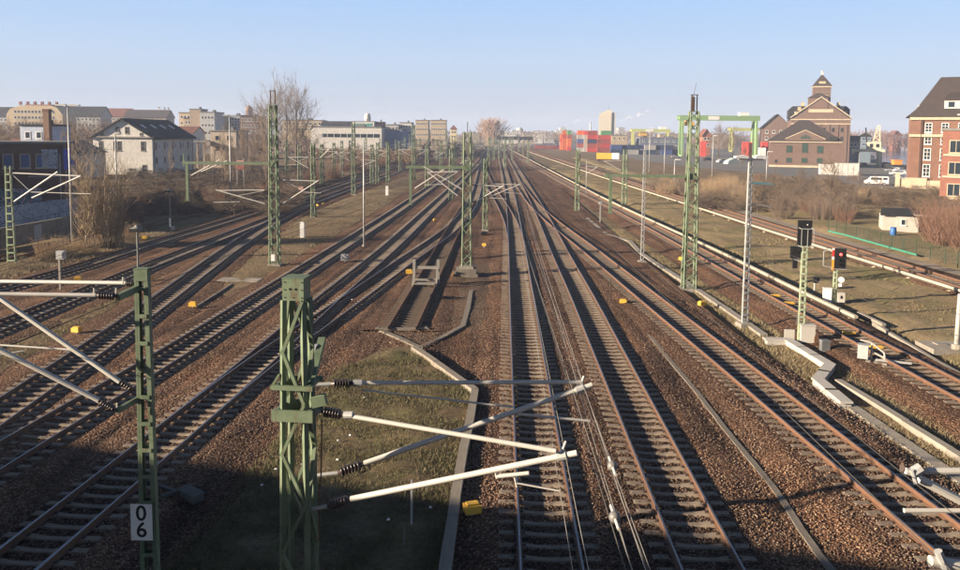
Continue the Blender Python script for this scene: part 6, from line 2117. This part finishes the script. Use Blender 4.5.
van.location = G(876, 185, .05); van.rotation_euler = (0, 0, rad(158)); van['label'] = 'white van standing on the harbour road'
cd = car_proto('car', False, PB)
cd.location = G(862.5, 166.5, .05); cd.rotation_euler = (0, 0, rad(82)); cd['label'] = 'dark car on the road left of the quay crane'
cw = car_proto('car', False, PW)
cw.location = G(898, 175.5, .1); cw.rotation_euler = (0, 0, rad(170)); cw['label'] = 'white car parked nearest the mansard office'
cs = car_proto('car', False, PS)
cs.location = G(893, 172, .1); cs.rotation_euler = (0, 0, rad(165)); cs['label'] = 'silver car parked beside the white car at the quay'
for lab, src, px, py, rz in (('white car parked at the quay edge, farther one', cw, 901, 172.5, 10), ('white car parked in front of the quay hall, left one', cw, 851, 152, 75), ('silver car parked in front of the quay hall, right one', cs, 858, 151.5, 80), ('white car at the terminal left of the silver-green roof', cw, 722, 163, 20), ('dark car on the terminal yard behind the tallest mast', cd, 708, 161, 10), ('silver car parked on the terminal yard near the far light pole', cs, 676, 158, 5)):
    copy_tree(src, G(px, py, .06), rad(rz), label=lab)
b = G(738, 164, .05)
t = thing('greenhouse_tunnel', 'pale tarpaulin-covered pile on the terminal yard', 'tarpaulin', b, rad(15))
mb = MB(); mb.extr([(-4.5, 0), (4.5, 0), (4.0, 1.0), (2.2, 1.9), (-1.5, 2.2), (-4.0, 1.2)], 0, 3); mb.build('sheet', M('tarp', (.42, .52, .50), .6, .15, .6), t)
mb = MB(); mb.box((4.9, 1, .5), (.8, 2.2, 1.0)); mb.build('crate', YELLOW, t)

# ------------------------------------------------------------------ allotment garden on the right
b = G(907, 233, .05)
t = thing('garden_shed', 'white garden shed with dark felt roof and side canopy on the right', 'shed', b, rad(-20))
t.scale = (.86, .86, .86)
PLASTER_S = BR('plaster_shed', (.40, .385, .35), dirt=(.2, .18, .15))
body(t, 2.6, 3.2, 2.2, PLASTER_S)
mb = MB(); mb.box((-2.1, 2.0, 1.1), (1.7, 3.4, 2.3)); mb.build('side_wall', PLASTER_S, t)
mb = MB(); mb.add([(-3.3, -.2, 2.35), (1.6, -.2, 2.35), (2.6, 4.6, 2.9), (-2.6, 4.6, 2.9)], [(0, 1, 2, 3)]); mb.add([(-3.3, -.2, 2.22), (1.6, -.2, 2.22), (1.6, -.2, 2.35), (-3.3, -.2, 2.35)], [(0, 1, 2, 3)]); mb.build('roof', ROOF_D, t)
mb = MB(); mb.bar((.8, -.1, 2.42), (6.0, .4, 2.42), 1.6, .06); mb.build('canopy', PLASTER_W, t)
for x in (3.4, 5.8):
    strut(t, 'canopy_post', (x, .1, 0), (x, .1, 2.38), .09, .09, PLASTER_G)
mb = MB(); mb.box((4.0, 2.2, 1.1), (4.4, .15, 2.0)); mb.build('rear_wall', PLASTER_G, t)
window(t, -.5, 1.0, .6, .8, 1, 1, WHITE, GLASS)
b = G(893, 236.5, .3)
t = thing('water_butt', 'blue plastic water butt against the garden shed', 'barrel', b)
mb = MB(); mb.lathe((0, 0, 0), (0, 0, 1), [(0, .26), (.15, .3), (.5, .33), (.8, .3), (.95, .27)], 12); mb.build('barrel', M('butt_blue', (.03, .12, .36), .5), t, smooth=True)
mb = MB(); mb.tube((0, 0, .951), (0, 0, 1.0), .29, None, 12); mb.build('lid', M('butt_blue', (.03, .12, .36), .5), t)
def fence():
    P = [G(x, y, .42) for x, y in ((828, 232), (845, 236), (880, 246), (916, 256), (945, 264), (985, 276))]
    t = thing('garden_fence', 'green wire fence with a green board strip at its foot along the garden', 'fence', P[0])
    fg = M('fence_green', (.03, .075, .05), .6)
    bg_ = M('board_green', (.05, .22, .15), .6, .1, 1.0)
    ww = MB()
    for a, c in zip(P, P[1:]):
        d = c - a
        n = max(1, round(d.length / 2.2))
        for k in range(n):
            q = a + d * (k / n) - P[0]
            strut(t, 'fence_post', q, q + Vector((0, 0, 1.3)), .05, .05, fg)
            q2 = a + d * ((k + 1) / n) - P[0]
            if a.x < P[3].x:
                strut(t, 'foot_board', q + Vector((0, -.06, .12)), q2 + Vector((0, -.06, .12)), .05, .17, bg_)
        for j in range(7):
            ww.bar(a - P[0] + Vector((0, 0, .25 + j * .2)), c - P[0] + Vector((0, 0, .25 + j * .2)), .012, .012)
        m = int(d.length / .35)
        for k in range(m):
            q = a + d * (k / m) - P[0]
            ww.bar(q + Vector((0, 0, .2)), q + Vector((0, 0, 1.45)), .012, .012)
    tag(ww.build('wire_mesh', fg, t), kind='stuff')
fence()
b = G(762, 194, .3)
t = thing('garden_pavilion', 'small turquoise tarpaulin roof in the thicket', 'shelter', b, rad(10))
mb = MB(); mb.add([(-2.2, -.8, 1.9), (2.2, -.8, 1.7), (2.2, 1.2, 2.0), (-2.2, 1.2, 2.2)], [(0, 1, 2, 3)]); mb.add([(-2.2, -.8, 1.84), (2.2, -.8, 1.64), (2.2, -.8, 1.7), (-2.2, -.8, 1.9)], [(0, 1, 2, 3)]); mb.build('tarpaulin', M('tarp_teal', (.07, .22, .23), .6), t)
for x in (-2, 2):
    strut(t, 'post', (x, -.7, 0), (x, -.7, 1.65), .08, .08, SLEEP_W)
# red and white boards on the left
b = G(240, 200, .3)
t = thing('warning_board', 'red and white striped board pair behind the outrigger mast', 'sign', G(240.5, 190, .3))
for z, m in ((5.0, M('board_pink', (.42, .23, .20), .7)), (4.1, M('board_red', (.34, .11, .08), .7))):
    mb = MB(); mb.box((0, 0, z), (1.4, .08, .75)); mb.build('board', m, t)
for x in (-.6, .6):
    strut(t, 'post', (x, .1, 0), (x, .1, 5.6), .1, .1, GALV)
for px, py, lab in ((262, 190, 'small red plate sign left of the tall outrigger mast'), (301, 190, 'small red and white plate sign right of the tall outrigger mast')):
    t = thing('plate_sign', lab, 'sign', G(px, py + 6, YARD))
    mb = MB(); mb.box((0, 0, 1.3), (.75, .04, .6)); mb.build('plate', MATS['board_red'] if px < 280 else MATS['board_pink'], t)
    strut(t, 'post', (0, .04, 0), (0, .04, 1.4), .06, .06, GALV)
# ------------------------------------------------------------------ vegetation
def bark(name, c, var=.25):
    return M(name, c, .95, var, 1.2)
TWIG = bark('twig_grey_brown', (.175, .130, .100))
TWIG_L = bark('twig_tan', (.26, .195, .135))
TWIG_R = bark('twig_red_brown', (.20, .115, .080))
BARK = bark('bark_dark', (.085, .065, .052))
def _ribbons(segs, mat, name, sides=3):
    """many tapered twigs as one mesh (arrays)"""
    n = len(segs)
    P0 = np.array([s[0] for s in segs], float); P1 = np.array([s[1] for s in segs], float)
    r0 = np.array([s[2] for s in segs]); r1 = np.array([s[3] for s in segs])
    d = P1 - P0
    d /= np.linalg.norm(d, axis=1)[:, None] + 1e-9
    up = np.where(np.abs(d[:, 2:3]) < .9, np.array([[0, 0, 1.0]]), np.array([[0, 1.0, 0]]))
    a = np.cross(d, up); a /= np.linalg.norm(a, axis=1)[:, None] + 1e-9
    u = np.cross(a, d)
    V = np.zeros((n, 2 * sides, 3))
    for k in range(sides):
        t = 2 * math.pi * k / sides
        o = a * math.cos(t) + u * math.sin(t)
        V[:, k] = P0 + o * r0[:, None]
        V[:, sides + k] = P1 + o * r1[:, None]
    F = []
    for k in range(sides):
        k2 = (k + 1) % sides
        F += [(k, k2, sides + k2), (k, sides + k2, sides + k)]
    F = np.array(F)
    F = (F[None] + (np.arange(n) * 2 * sides)[:, None, None]).reshape(-1, 3)
    return np_mesh(name, V.reshape(-1, 3), F, mat)
def grow(seed, H, upright=.5, start=.25, nb=14, L=.42, depth=3, r=.16, twr=.02, gravity=0.0):
    g = random.Random(seed)
    trunk, twigs = [], []
    def rv(s):
        return Vector((g.uniform(-s, s), g.uniform(-s, s), g.uniform(-s, s)))
    def branch(p, d, ln, rad_, lvl):
        n = 4 if lvl < 2 else 3
        step = ln / n
        rr = rad_
        for i in range(n):
            d = (d + rv(.22) + Vector((0, 0, upright * .16 - gravity))).normalized()
            q = p + d * step
            r2 = max(twr * .6, rr * .74)
            (trunk if lvl <= 0 else twigs).append((tuple(p), tuple(q), rr, r2))
            p, rr = q, r2
            if lvl < depth:
                for _ in range(g.choice((1, 2, 2, 3)) if lvl >= 1 else 2):
                    ax = rv(1).cross(d)
                    if ax.length < 1e-3:
                        continue
                    ang = g.uniform(.35, .95) * (1.1 - upright * .4)
                    nd = (Matrix.Rotation(ang, 3, ax.normalized()) @ d)
                    branch(p, nd, ln * g.uniform(.42, .66), max(twr, rr * .6), lvl + 1)
    p, d, rr = Vector((0, 0, -.2)), Vector((0, 0, 1)), r
    seg = 10
    for i in range(seg):
        d = (d + rv(.07) + Vector((0, 0, .12))).normalized()
        q = p + d * (H * .82 / seg)
        r2 = rr * .86
        trunk.append((tuple(p), tuple(q), rr, r2))
        p, rr = q, r2
        f = (i + 1) / seg
        if f > start:
            for _ in range(max(1, round(nb / seg))):
                a = g.uniform(0, 6.28)
                el = .45 + upright * .75 + g.uniform(-.15, .15)
                nd = Vector((math.cos(a) * math.cos(el), math.sin(a) * math.cos(el), math.sin(el)))
                branch(p, nd, H * L * (1.15 - f * .75) * g.uniform(.7, 1.1), max(twr * 1.5, rr * .55), 1)
    branch(p, d, H * .25, rr * .8, 1)
    return trunk, twigs
TREES = {}
def tree_proto(key, mat=None, bm=None, **kw):
    tr, tw = grow(**kw)
    TREES[key] = (_ribbons(tr, bm or BARK, 'trunk', 6), _ribbons(tw, mat or TWIG, 'crown', 3))
tree_proto('poplar', bark('twig_poplar', (.20, .165, .135)), seed=11, H=20, upright=.80, start=.14, nb=22, L=.45, depth=3, r=.34, twr=.027)
tree_proto('poplar2', MATS['twig_poplar'], seed=12, H=20, upright=.76, start=.12, nb=20, L=.46, depth=3, r=.32, twr=.027)
tree_proto('round', TWIG, seed=21, H=10, upright=.45, start=.22, nb=16, L=.50, depth=3, r=.20, twr=.024)
tree_proto('round2', TWIG, seed=22, H=10, upright=.40, start=.2, nb=15, L=.55, depth=3, r=.19, twr=.024)
tree_proto('sapling', TWIG_L, seed=31, H=9, upright=.9, start=.15, nb=15, L=.32, depth=2, r=.09, twr=.022)
tree_proto('sapling2', TWIG, seed=32, H=9, upright=.8, start=.12, nb=16, L=.34, depth=2, r=.10, twr=.022)
tree_proto('forked', TWIG, BARK, seed=41, H=9, upright=.3, start=.25, nb=9, L=.62, depth=3, r=.42, twr=.03)
def tree(key, px, py, H, label, group=None, rz=None, zb=.05, base=None, name='bare_tree', D=None):
    b = G(px, py, zb) if D is None else Vector((PD(px, 140, D).x, D, 0))
    ref = {'poplar': 20, 'poplar2': 20, 'round': 10, 'round2': 10, 'sapling': 9, 'sapling2': 9, 'forked': 9}[key]
    t = thing(name, label, 'tree', b, R.uniform(0, 6.28) if rz is None else rz, group)
    s = H / ref
    t.scale = (s * R.uniform(.9, 1.1), s * R.uniform(.9, 1.1), s)
    link('trunk', TREES[key][0], t)
    link('crown', TREES[key][1], t)
    return t
tree('poplar', 276, 172, 22.5, 'tallest bare poplar left of centre, just right of the outrigger mast')
tree('poplar2', 297, 171, 22.0, 'tall bare poplar at the right end of the high group left of centre')
tree('poplar', 287, 169, 22.5, 'slim bare poplar between the two tallest left of centre', rz=2.2)
tree('poplar2', 262, 170, 17.5, 'lower bare poplar at the left side of the high group', rz=1.1)
tree('round2', 309, 171, 12.5, 'low bare tree at the right foot of the high poplars')
tree('forked', 78, 193, 10.5, 'dark forked bare tree in front of the white house', rz=2.0)
for k, (px, py, H, key) in enumerate(((170, 181, 8, 'sapling'), (200, 188, 9, 'sapling2'), (207, 184, 10, 'sapling'), (214, 190, 9, 'sapling2'), (221, 183, 11, 'sapling'), (229, 188, 10, 'sapling2'), (238, 184, 12, 'sapling'), (246, 189, 10, 'sapling2'), (252, 183, 12, 'sapling'), (259, 188, 10, 'sapling2'), (266, 182, 12, 'sapling'), (318, 178, 7, 'sapling2'), (326, 172, 8, 'sapling'), (338, 172, 7, 'sapling2'), (300, 181, 8, 'sapling'), (290, 184, 8, 'sapling2'), (345, 166, 6, 'sapling'), (362, 162, 6, 'sapling2'), (268, 190, 9, 'sapling'), (233, 192, 8, 'sapling2'), (224, 193, 8, 'sapling'), (243, 180, 12, 'sapling2'))):
    tree(key, px, py, H, 'bare grey-brown sapling in the thicket between the white house and the poplars', 'saplings left of the poplars')
rank = [1, 3, 5, 6, 7, 9, 10, 11, 12, 13, 4, 8, 2]
for k, (px, D, H, key) in enumerate(((-10, 150, 12, 'round'), (12, 250, 12, 'round'), (28, 265, 13, 'round2'), (40, 250, 13, 'round'), (55, 230, 12, 'round2'), (66, 245, 13, 'round'), (78, 250, 13, 'round2'), (88, 235, 12, 'round'), (98, 260, 14, 'round2'), (108, 262, 13, 'round'), (20, 215, 9, 'round2'), (62, 215, 10, 'round'), (4, 210, 10, 'round2'))):
    tree(key, px, 0, H, 'bare brown tree, ' + ordinal(rank[k]) + ' from the left behind the shed and white house', 'trees behind the white house', D=D)
for px, D, H, key, lab in ((719, 330, 14, 'round', 'spreading bare tree under the big gantry crane, left one'), (733, 335, 13, 'round2', 'spreading bare tree under the big gantry crane, right one'), (742, 250, 7, 'round', 'bare tree on the slope left of the gantry leg'), (693, 330, 8, 'round2', 'bare tree low behind the tallest mast')):
    tree(key, px, 0, H, lab, D=D)
tree('round', 830, 219, 7.2, 'bare tree with a pale trunk beside the green-edged garden', rz=.7)
tree('round2', 776, 203, 4.8, 'low dark bare tree in the thicket below the brick warehouse')
tree('round', 800, 196, 4.5, 'low bare tree right below the brick warehouse wall')
tree('round2', 857, 203, 4.5, 'spreading bare fruit tree left of the garden shed')
tree('round', 876, 207, 4.4, 'bare fruit tree behind the garden shed roof')
tree('round2', 846, 212, 3.8, 'small bare fruit tree inside the garden fence')
# shrubs
def shrub_proto(key, mat, n, H, spread, seed, lean=.25, w=.02, side=3):
    g = random.Random(seed)
    stems, tw = [], []
    for _ in range(n):
        a, q = g.uniform(0, 6.28), spread * math.sqrt(g.random())
        p = Vector((q * math.cos(a) * .7, q * math.sin(a) * .7, -.05))
        d = Vector((math.cos(a) * lean * g.random() * 1.6, math.sin(a) * lean * g.random() * 1.6, 1)).normalized()
        hh = H * g.uniform(.55, 1.05)
        rr = w * g.uniform(.8, 1.5)
        for i in range(4):
            d = (d + Vector((g.uniform(-.14, .14), g.uniform(-.14, .14), .04))).normalized()
            e = p + d * hh / 4
            stems.append((tuple(p), tuple(e), rr, rr * .78))
            rr *= .78
            p = e
            for _ in range(side):
                dd = (d + Vector((g.uniform(-.8, .8), g.uniform(-.8, .8), g.uniform(-.1, .5)))).normalized()
                f = p + dd * hh * g.uniform(.10, .24)
                tw.append((tuple(p), tuple(f), rr * .7, rr * .35))
                d2 = (dd + Vector((g.uniform(-.6, .6), g.uniform(-.6, .6), .2))).normalized()
                tw.append((tuple(f), tuple(f + d2 * hh * .1), rr * .45, rr * .25))
    TREES[key] = (_ribbons(stems, mat, 'stems', 3), _ribbons(tw, mat, 'twigs', 3))
DRY = bark('dry_reed', (.34, .245, .15))
shrub_proto('big_bush', bark('bush_tan', (.30, .232, .155)), 105, 7.2, 2.8, 51, .06, .040, 4)
shrub_proto('shrub', TWIG, 70, 2.6, 1.3, 52, .5, .016, 4)
shrub_proto('shrub_red', TWIG_R, 80, 2.6, 1.3, 53, .5, .016, 4)
shrub_proto('reed', DRY, 110, 2.4, 1.5, 54, .22, .014, 2)
shrub_proto('bramble', bark('bramble', (.12, .095, .06)), 90, 1.2, 1.5, 55, 1.2, .014, 4)
def shrub(key, px, py, s, label, group=None, zb=.05, cat='shrub', name='bare_shrub', D=None):
    b = G(px, py, zb) if D is None else Vector((PD(px, 140, D).x, D, 0))
    t = thing(name, label, cat, b, R.uniform(0, 6.28), group)
    t.scale = (s * R.uniform(.85, 1.2), s * R.uniform(.85, 1.2), s * R.uniform(.85, 1.15))
    link('stems', TREES[key][0], t)['kind'] = 'stuff'
    link('twigs', TREES[key][1], t)['kind'] = 'stuff'
    return t
t = shrub('big_bush', 102, 248, 1.0, 'big tan upright bush of bare stems in front of the white house', zb=YARD)
t.scale = (1.0, .9, 1.02)
g = random.Random(9)
for k in range(64):
    px = g.uniform(655, 990)
    f = g.random()
    top = 176 + (px - 655) * .10
    low = 196 + (px - 655) * .225
    py = top + (low - top) * f
    if 868 < px < 935 and py > 212: continue
    if 846 < px < 905 and py < 192: continue
    if px > 825 and py > 228: continue
    key = g.choice(('shrub', 'shrub', 'shrub_red', 'reed', 'bramble'))
    shrub(key, px, py, g.uniform(.7, 1.25), {'shrub': 'bare grey shrub in the thicket beyond the farthest right track', 'shrub_red': 'reddish bare shrub in the thicket beyond the farthest right track', 'reed': 'clump of tan dry stalks in the thicket beyond the farthest right track', 'bramble': 'low dark bramble in the thicket beyond the farthest right track'}[key], 'thicket on the right: ' + key.replace('_', ' '))
for k in range(16):
    px = 702 + g.uniform(0, 58)
    py = 197 + (px - 702) * .24 + g.uniform(-8, 4)
    shrub('reed', px, py, g.uniform(.9, 1.4), 'tall tan reed clump on the slope right of the tallest mast', 'reeds right of the tallest mast')
for px, py, s in ((942, 246, 1.5), (955, 250, 1.7), (966, 246, 1.7), (935, 236, 1.2), (950, 236, 1.5), (975, 256, 1.6)):
    shrub('shrub_red', px, py, s, 'dense reddish shrub at the right edge beside the garden', 'red shrubs at the right edge')
for k in range(34):
    px = g.uniform(120, 300)
    py = 226 - (px - 120) * .165 + g.uniform(-16, 3)
    key = g.choice(('shrub', 'bramble', 'bramble', 'shrub_red'))
    shrub(key, px, py, g.uniform(.6, 1.1), {'shrub': 'bare grey shrub on the bank above the curving left tracks', 'shrub_red': 'rusty bare shrub on the bank above the curving left tracks', 'bramble': 'dark bramble on the bank above the curving left tracks'}[key], 'bank above the left tracks: ' + key.replace('_', ' '))
for k in range(12):
    px = g.uniform(18, 140)
    py = 268 - (px) * .22 + g.uniform(-4, 7)
    shrub('bramble' if k % 3 else 'reed', px, py, g.uniform(.5, .8), 'low dry growth on the verge of the outer left track, ' + ('bramble' if k % 3 else 'reed'), 'verge of the outer left track: ' + ('bramble' if k % 3 else 'reed'), YARD)
for k in range(22):
    px = g.uniform(298, 380)
    py = 188 - (px - 298) * .25 + g.uniform(-9, 1)
    shrub(('shrub', 'shrub_red')[k % 2], px, py, g.uniform(.8, 1.4), ('grey' if k % 2 == 0 else 'rusty') + ' bare shrub at the foot of the poplars', 'shrubs at the foot of the poplars: ' + ('grey' if k % 2 == 0 else 'rusty'))
# far woods that read as one mass
def far_wood(name, label, px0, px1, D0, D1, h0, h1, n, mat, seed, thick=1.0, m=46):
    gg = np.random.default_rng(seed)
    segs = []
    rr = random.Random(seed)
    for _ in range(n):
        D = rr.uniform(D0, D1)
        b = PD(rr.uniform(px0, px1), 140, D)
        H = rr.uniform(h0, h1)
        k = D / 700.0
        for _ in range(m):
            t_ = rr.random() ** .6
            a = rr.uniform(0, 6.28)
            q = H * .34 * (1 - abs(t_ - .6)) * rr.random() ** .5
            p = (b.x + q * math.cos(a), D + q * math.sin(a), H * (.12 + .72 * t_))
            e = (p[0] + q * .35 * math.cos(a) + rr.uniform(-1, 1), p[1] + rr.uniform(-1, 1), p[2] + H * rr.uniform(.06, .2))
            segs.append((p, e, .26 * k * thick, .10 * k * thick))
        segs.append(((b.x, D, 0), (b.x, D, H * .6), min(.3, H * .02), min(.2, H * .013)))
    o = link(name, _ribbons(segs, mat, name, 3))
    return tag(o, label, 'trees', kind='stuff')
FARW = bark('far_wood', (.17, .12, .095))
far_wood('far_wood', 'brown leafless wood across the harbour', 842, 1000, 560, 720, 10, 17, 150, bark('far_wood_red', (.19, .12, .095)), 1)
far_wood('far_wood', 'distant bare treeline along the left skyline', -60, 330, 380, 560, 8, 13, 170, FARW, 2)
far_wood('far_wood', 'distant bare treeline behind the terminal', 555, 800, 650, 900, 9, 16, 170, FARW, 3)
far_wood('far_wood', 'distant bare treeline at the end of the yard', 330, 560, 700, 1000, 8, 15, 140, FARW, 4)
far_wood('far_wood', 'round brown tree clump on the skyline at the end of the tracks', 484, 500, 640, 660, 20, 26, 22, bark('far_wood_tan', (.25, .165, .115)), 5)
block('small orange-roofed house in the wood across the harbour', 893, 902, 600, 131, 8, BRICK_O, ROOF_R, 2, 1, 3, 'gable_y', 'house', 'house')
far_wood('far_wood', 'bare brown trees in front of the left skyline blocks', -30, 175, 270, 340, 9, 14, 110, FARW, 8)
far_wood('undergrowth', 'low brown undergrowth in front of the white hall', 300, 420, 260, 325, 3.0, 5.5, 110, bark('undergrowth_brown', (.16, .105, .07)), 6)
far_wood('undergrowth', 'brown undergrowth between the yard and the far halls', 200, 470, 330, 520, 4, 8, 150, FARW, 7)
far_wood('undergrowth', 'tangled bare undergrowth beyond the farthest right track', 690, 840, 108, 185, .9, 2.4, 520, bark('undergrowth_grey', (.15, .112, .078)), 9, .42, 60)
far_wood('undergrowth', 'tangled bare undergrowth around the garden', 835, 990, 100, 150, .8, 2.2, 230, MATS['undergrowth_grey'], 10, .42, 60)
far_wood('undergrowth', 'dark bare undergrowth on the bank above the curving left tracks', 125, 300, 98, 190, .9, 2.6, 520, bark('undergrowth_dark', (.11, .082, .06)), 11, .42, 60)
# a long goods shed beyond the left edge keeps the left tracks in the shade
t = thing('goods_shed', 'long goods shed beyond the left edge of the view', 'shed', (-73, 73, 0))
body(t, 22, 26, 8.6, BRICK_D)
gable(t, 22, 26, 8.6, 1.2, BRICK_D, ROOF_F, .3, 'y', .25)
for k_ in range(5):
    window(t, 3 + k_ * 5, 3.0, 2.2, 2.4, 3, 3, STEEL_D, GLASS, 'right', 22)
# ground cover: dry grass blades
def blades(name, label, poly_px, n, z, h, w, mat, seed):
    gg = np.random.default_rng(seed)
    poly = [(p.x, p.y) for p in pxpoly(poly_px, z)]
    xs = [p[0] for p in poly]; ys = [p[1] for p in poly]
    X = gg.uniform(min(xs), max(xs), n * 3); Y = gg.uniform(min(ys), max(ys), n * 3)
    ins = np.zeros(len(X), bool)
    for (x1, y1), (x2, y2) in zip(poly, poly[1:] + poly[:1]):
        ins ^= ((y1 > Y) != (y2 > Y)) & (X < (x2 - x1) * (Y - y1) / (y2 - y1 + 1e-9) + x1)
    X, Y = X[ins][:n], Y[ins][:n]
    # clumps
    f = np.array([mnoise.noise(Vector((x * .7, y * .7, seed))) for x, y in zip(X, Y)])
    keep = f > gg.uniform(-.55, .25, len(X))
    X, Y = X[keep], Y[keep]
    m = len(X)
    a = gg.uniform(0, 6.28, m)
    hh = h * gg.uniform(.4, 1.3, m)
    lx, ly = gg.normal(0, .5, m) * hh, gg.normal(0, .5, m) * hh
    V = np.zeros((m, 3, 3))
    V[:, 0] = np.stack([X - w * np.cos(a), Y - w * np.sin(a), np.full(m, z)], 1)
    V[:, 1] = np.stack([X + w * np.cos(a), Y + w * np.sin(a), np.full(m, z)], 1)
    V[:, 2] = np.stack([X + lx, Y + ly, z + hh], 1)
    o = link(name, np_mesh(name, V.reshape(-1, 3), np.arange(m * 3).reshape(-1, 3), mat))
    return tag(o, label, 'grass', kind='stuff')
def grass_mat(name, a, b_):
    m, nt, bb = new_mat(name)
    g_ = N(nt, 'ShaderNodeNewGeometry')
    c = ramp(nt, g_.outputs['Random Per Island'], [(0, a), (1, b_)])
    nt.links.new(c, bb.inputs['Base Color'])
    bb.inputs['Roughness'].default_value = .9
    MATS[name] = m
    return m
GR1 = grass_mat('grass_island_blades', (.075, .080, .032), (.21, .17, .095))
GR2 = grass_mat('grass_dry_blades', (.15, .125, .065), (.32, .255, .15))
blades('grass', 'short winter grass and dry blades on the walled grass patch', [(415, 350), (470, 389), (446, 560), (440, 640), (95, 640), (222, 500), (266, 450), (304, 405), (342, 366)], 80000, YARD + .06, .14, .012, GR1, 1)
blades('grass', 'dry tufts on the strip between the right-hand tracks', [(600, 228), (690, 290), (760, 348), (880, 436), (1000, 530), (1000, 460), (880, 392), (780, 334), (690, 275), (620, 228)], 36000, .05, .16, .014, GR2, 2)
blades('grass', 'dry tufts in the meadow between the third-rail tracks', [(600, 188), (700, 240), (800, 290), (900, 340), (1000, 394), (1000, 306), (880, 270), (760, 232), (640, 193)], 60000, .10, .22, .022, GR2, 3)
blades('grass', 'dry tufts on the bare ground left of centre', [(215, 290), (255, 248), (300, 217), (352, 197), (400, 180), (384, 206), (322, 243), (272, 276)], 16000, YARD + .02, .2, .02, GR2, 4)
blades('grass', 'dry tufts on the verges of the left tracks', [(-60, 300), (0, 281), (110, 256), (200, 225), (190, 212), (60, 243), (-60, 262)], 16000, YARD + .05, .25, .022, GR2, 5)
blades('grass', 'thin grass between the left tracks', [(-60, 385), (0, 368), (70, 330), (150, 288), (215, 251), (150, 270), (60, 306), (-40, 346)], 14000, YARD + .01, .14, .016, GR2, 6)

# ------------------------------------------------------------------ smoke and haze
def smoke_mat():
    m = bpy.data.materials.new('steam')
    m.use_nodes = True
    nt = m.node_tree
    nt.nodes.clear()
    o = N(nt, 'ShaderNodeOutputMaterial')
    v = N(nt, 'ShaderNodeVolumePrincipled')
    v.inputs['Color'].default_value = (.95, .93, .92, 1)
    v.inputs['Density'].default_value = .11
    v.inputs['Anisotropy'].default_value = -.2
    nt.links.new(v.outputs[0], o.inputs['Volume'])
    return m
STEAM = smoke_mat()
def plume(label, D, pts):
    a = PD(pts[0][0], pts[0][1], D)
    mb = MB()
    for px, py, r in pts:
        p = PD(px, py, D)
        rr = r / FOC * D
        for k in range(3):
            mb.sphere((p.x + R.uniform(-.7, .7) * rr - a.x, R.uniform(-.5, .5) * rr, p.z + R.uniform(-.3, .3) * rr - a.z), rr * R.uniform(.7, 1.1), 10, 7, 0, R.uniform(.6, .9))
    o = mb.build('smoke_plume', STEAM, None, a, smooth=True)
    tag(o, label, 'smoke', kind='stuff')
plume('white steam plume drifting right of the silo tower', 1250, [(621.5, 121.5, .8), (624, 119.5, 1.2), (627, 118, 1.4), (630, 117, 1.9), (633, 117.5, 1.6), (638, 115.5, 1.8), (640, 114, 2.0), (643, 114.5, 1.3), (647, 111.5, 1.2), (649, 110.5, 1.0)])
plume('small white steam puff left of the silo tower', 1300, [(572.5, 123, .8), (575, 121.5, 1.4), (577.5, 120.3, 1.2), (583, 118.5, .9), (586, 117.5, .8)])
hb = MB()
hb.box((0, 1350, 32), (6100, 3600, 68))
haze = bpy.data.materials.new('haze_air')
haze.use_nodes = True
nt = haze.node_tree
nt.nodes.clear()
ho = N(nt, 'ShaderNodeOutputMaterial')
hv = N(nt, 'ShaderNodeVolumePrincipled')
hv.inputs['Color'].default_value = (.62, .74, 1.0, 1)
hv.inputs['Density'].default_value = 0.00033
hv.inputs['Anisotropy'].default_value = 0.0
nt.links.new(hv.outputs[0], ho.inputs['Volume'])
tag(hb.build('haze', haze), kind='stuff', label='thin pale winter haze over the yard', cat='haze')
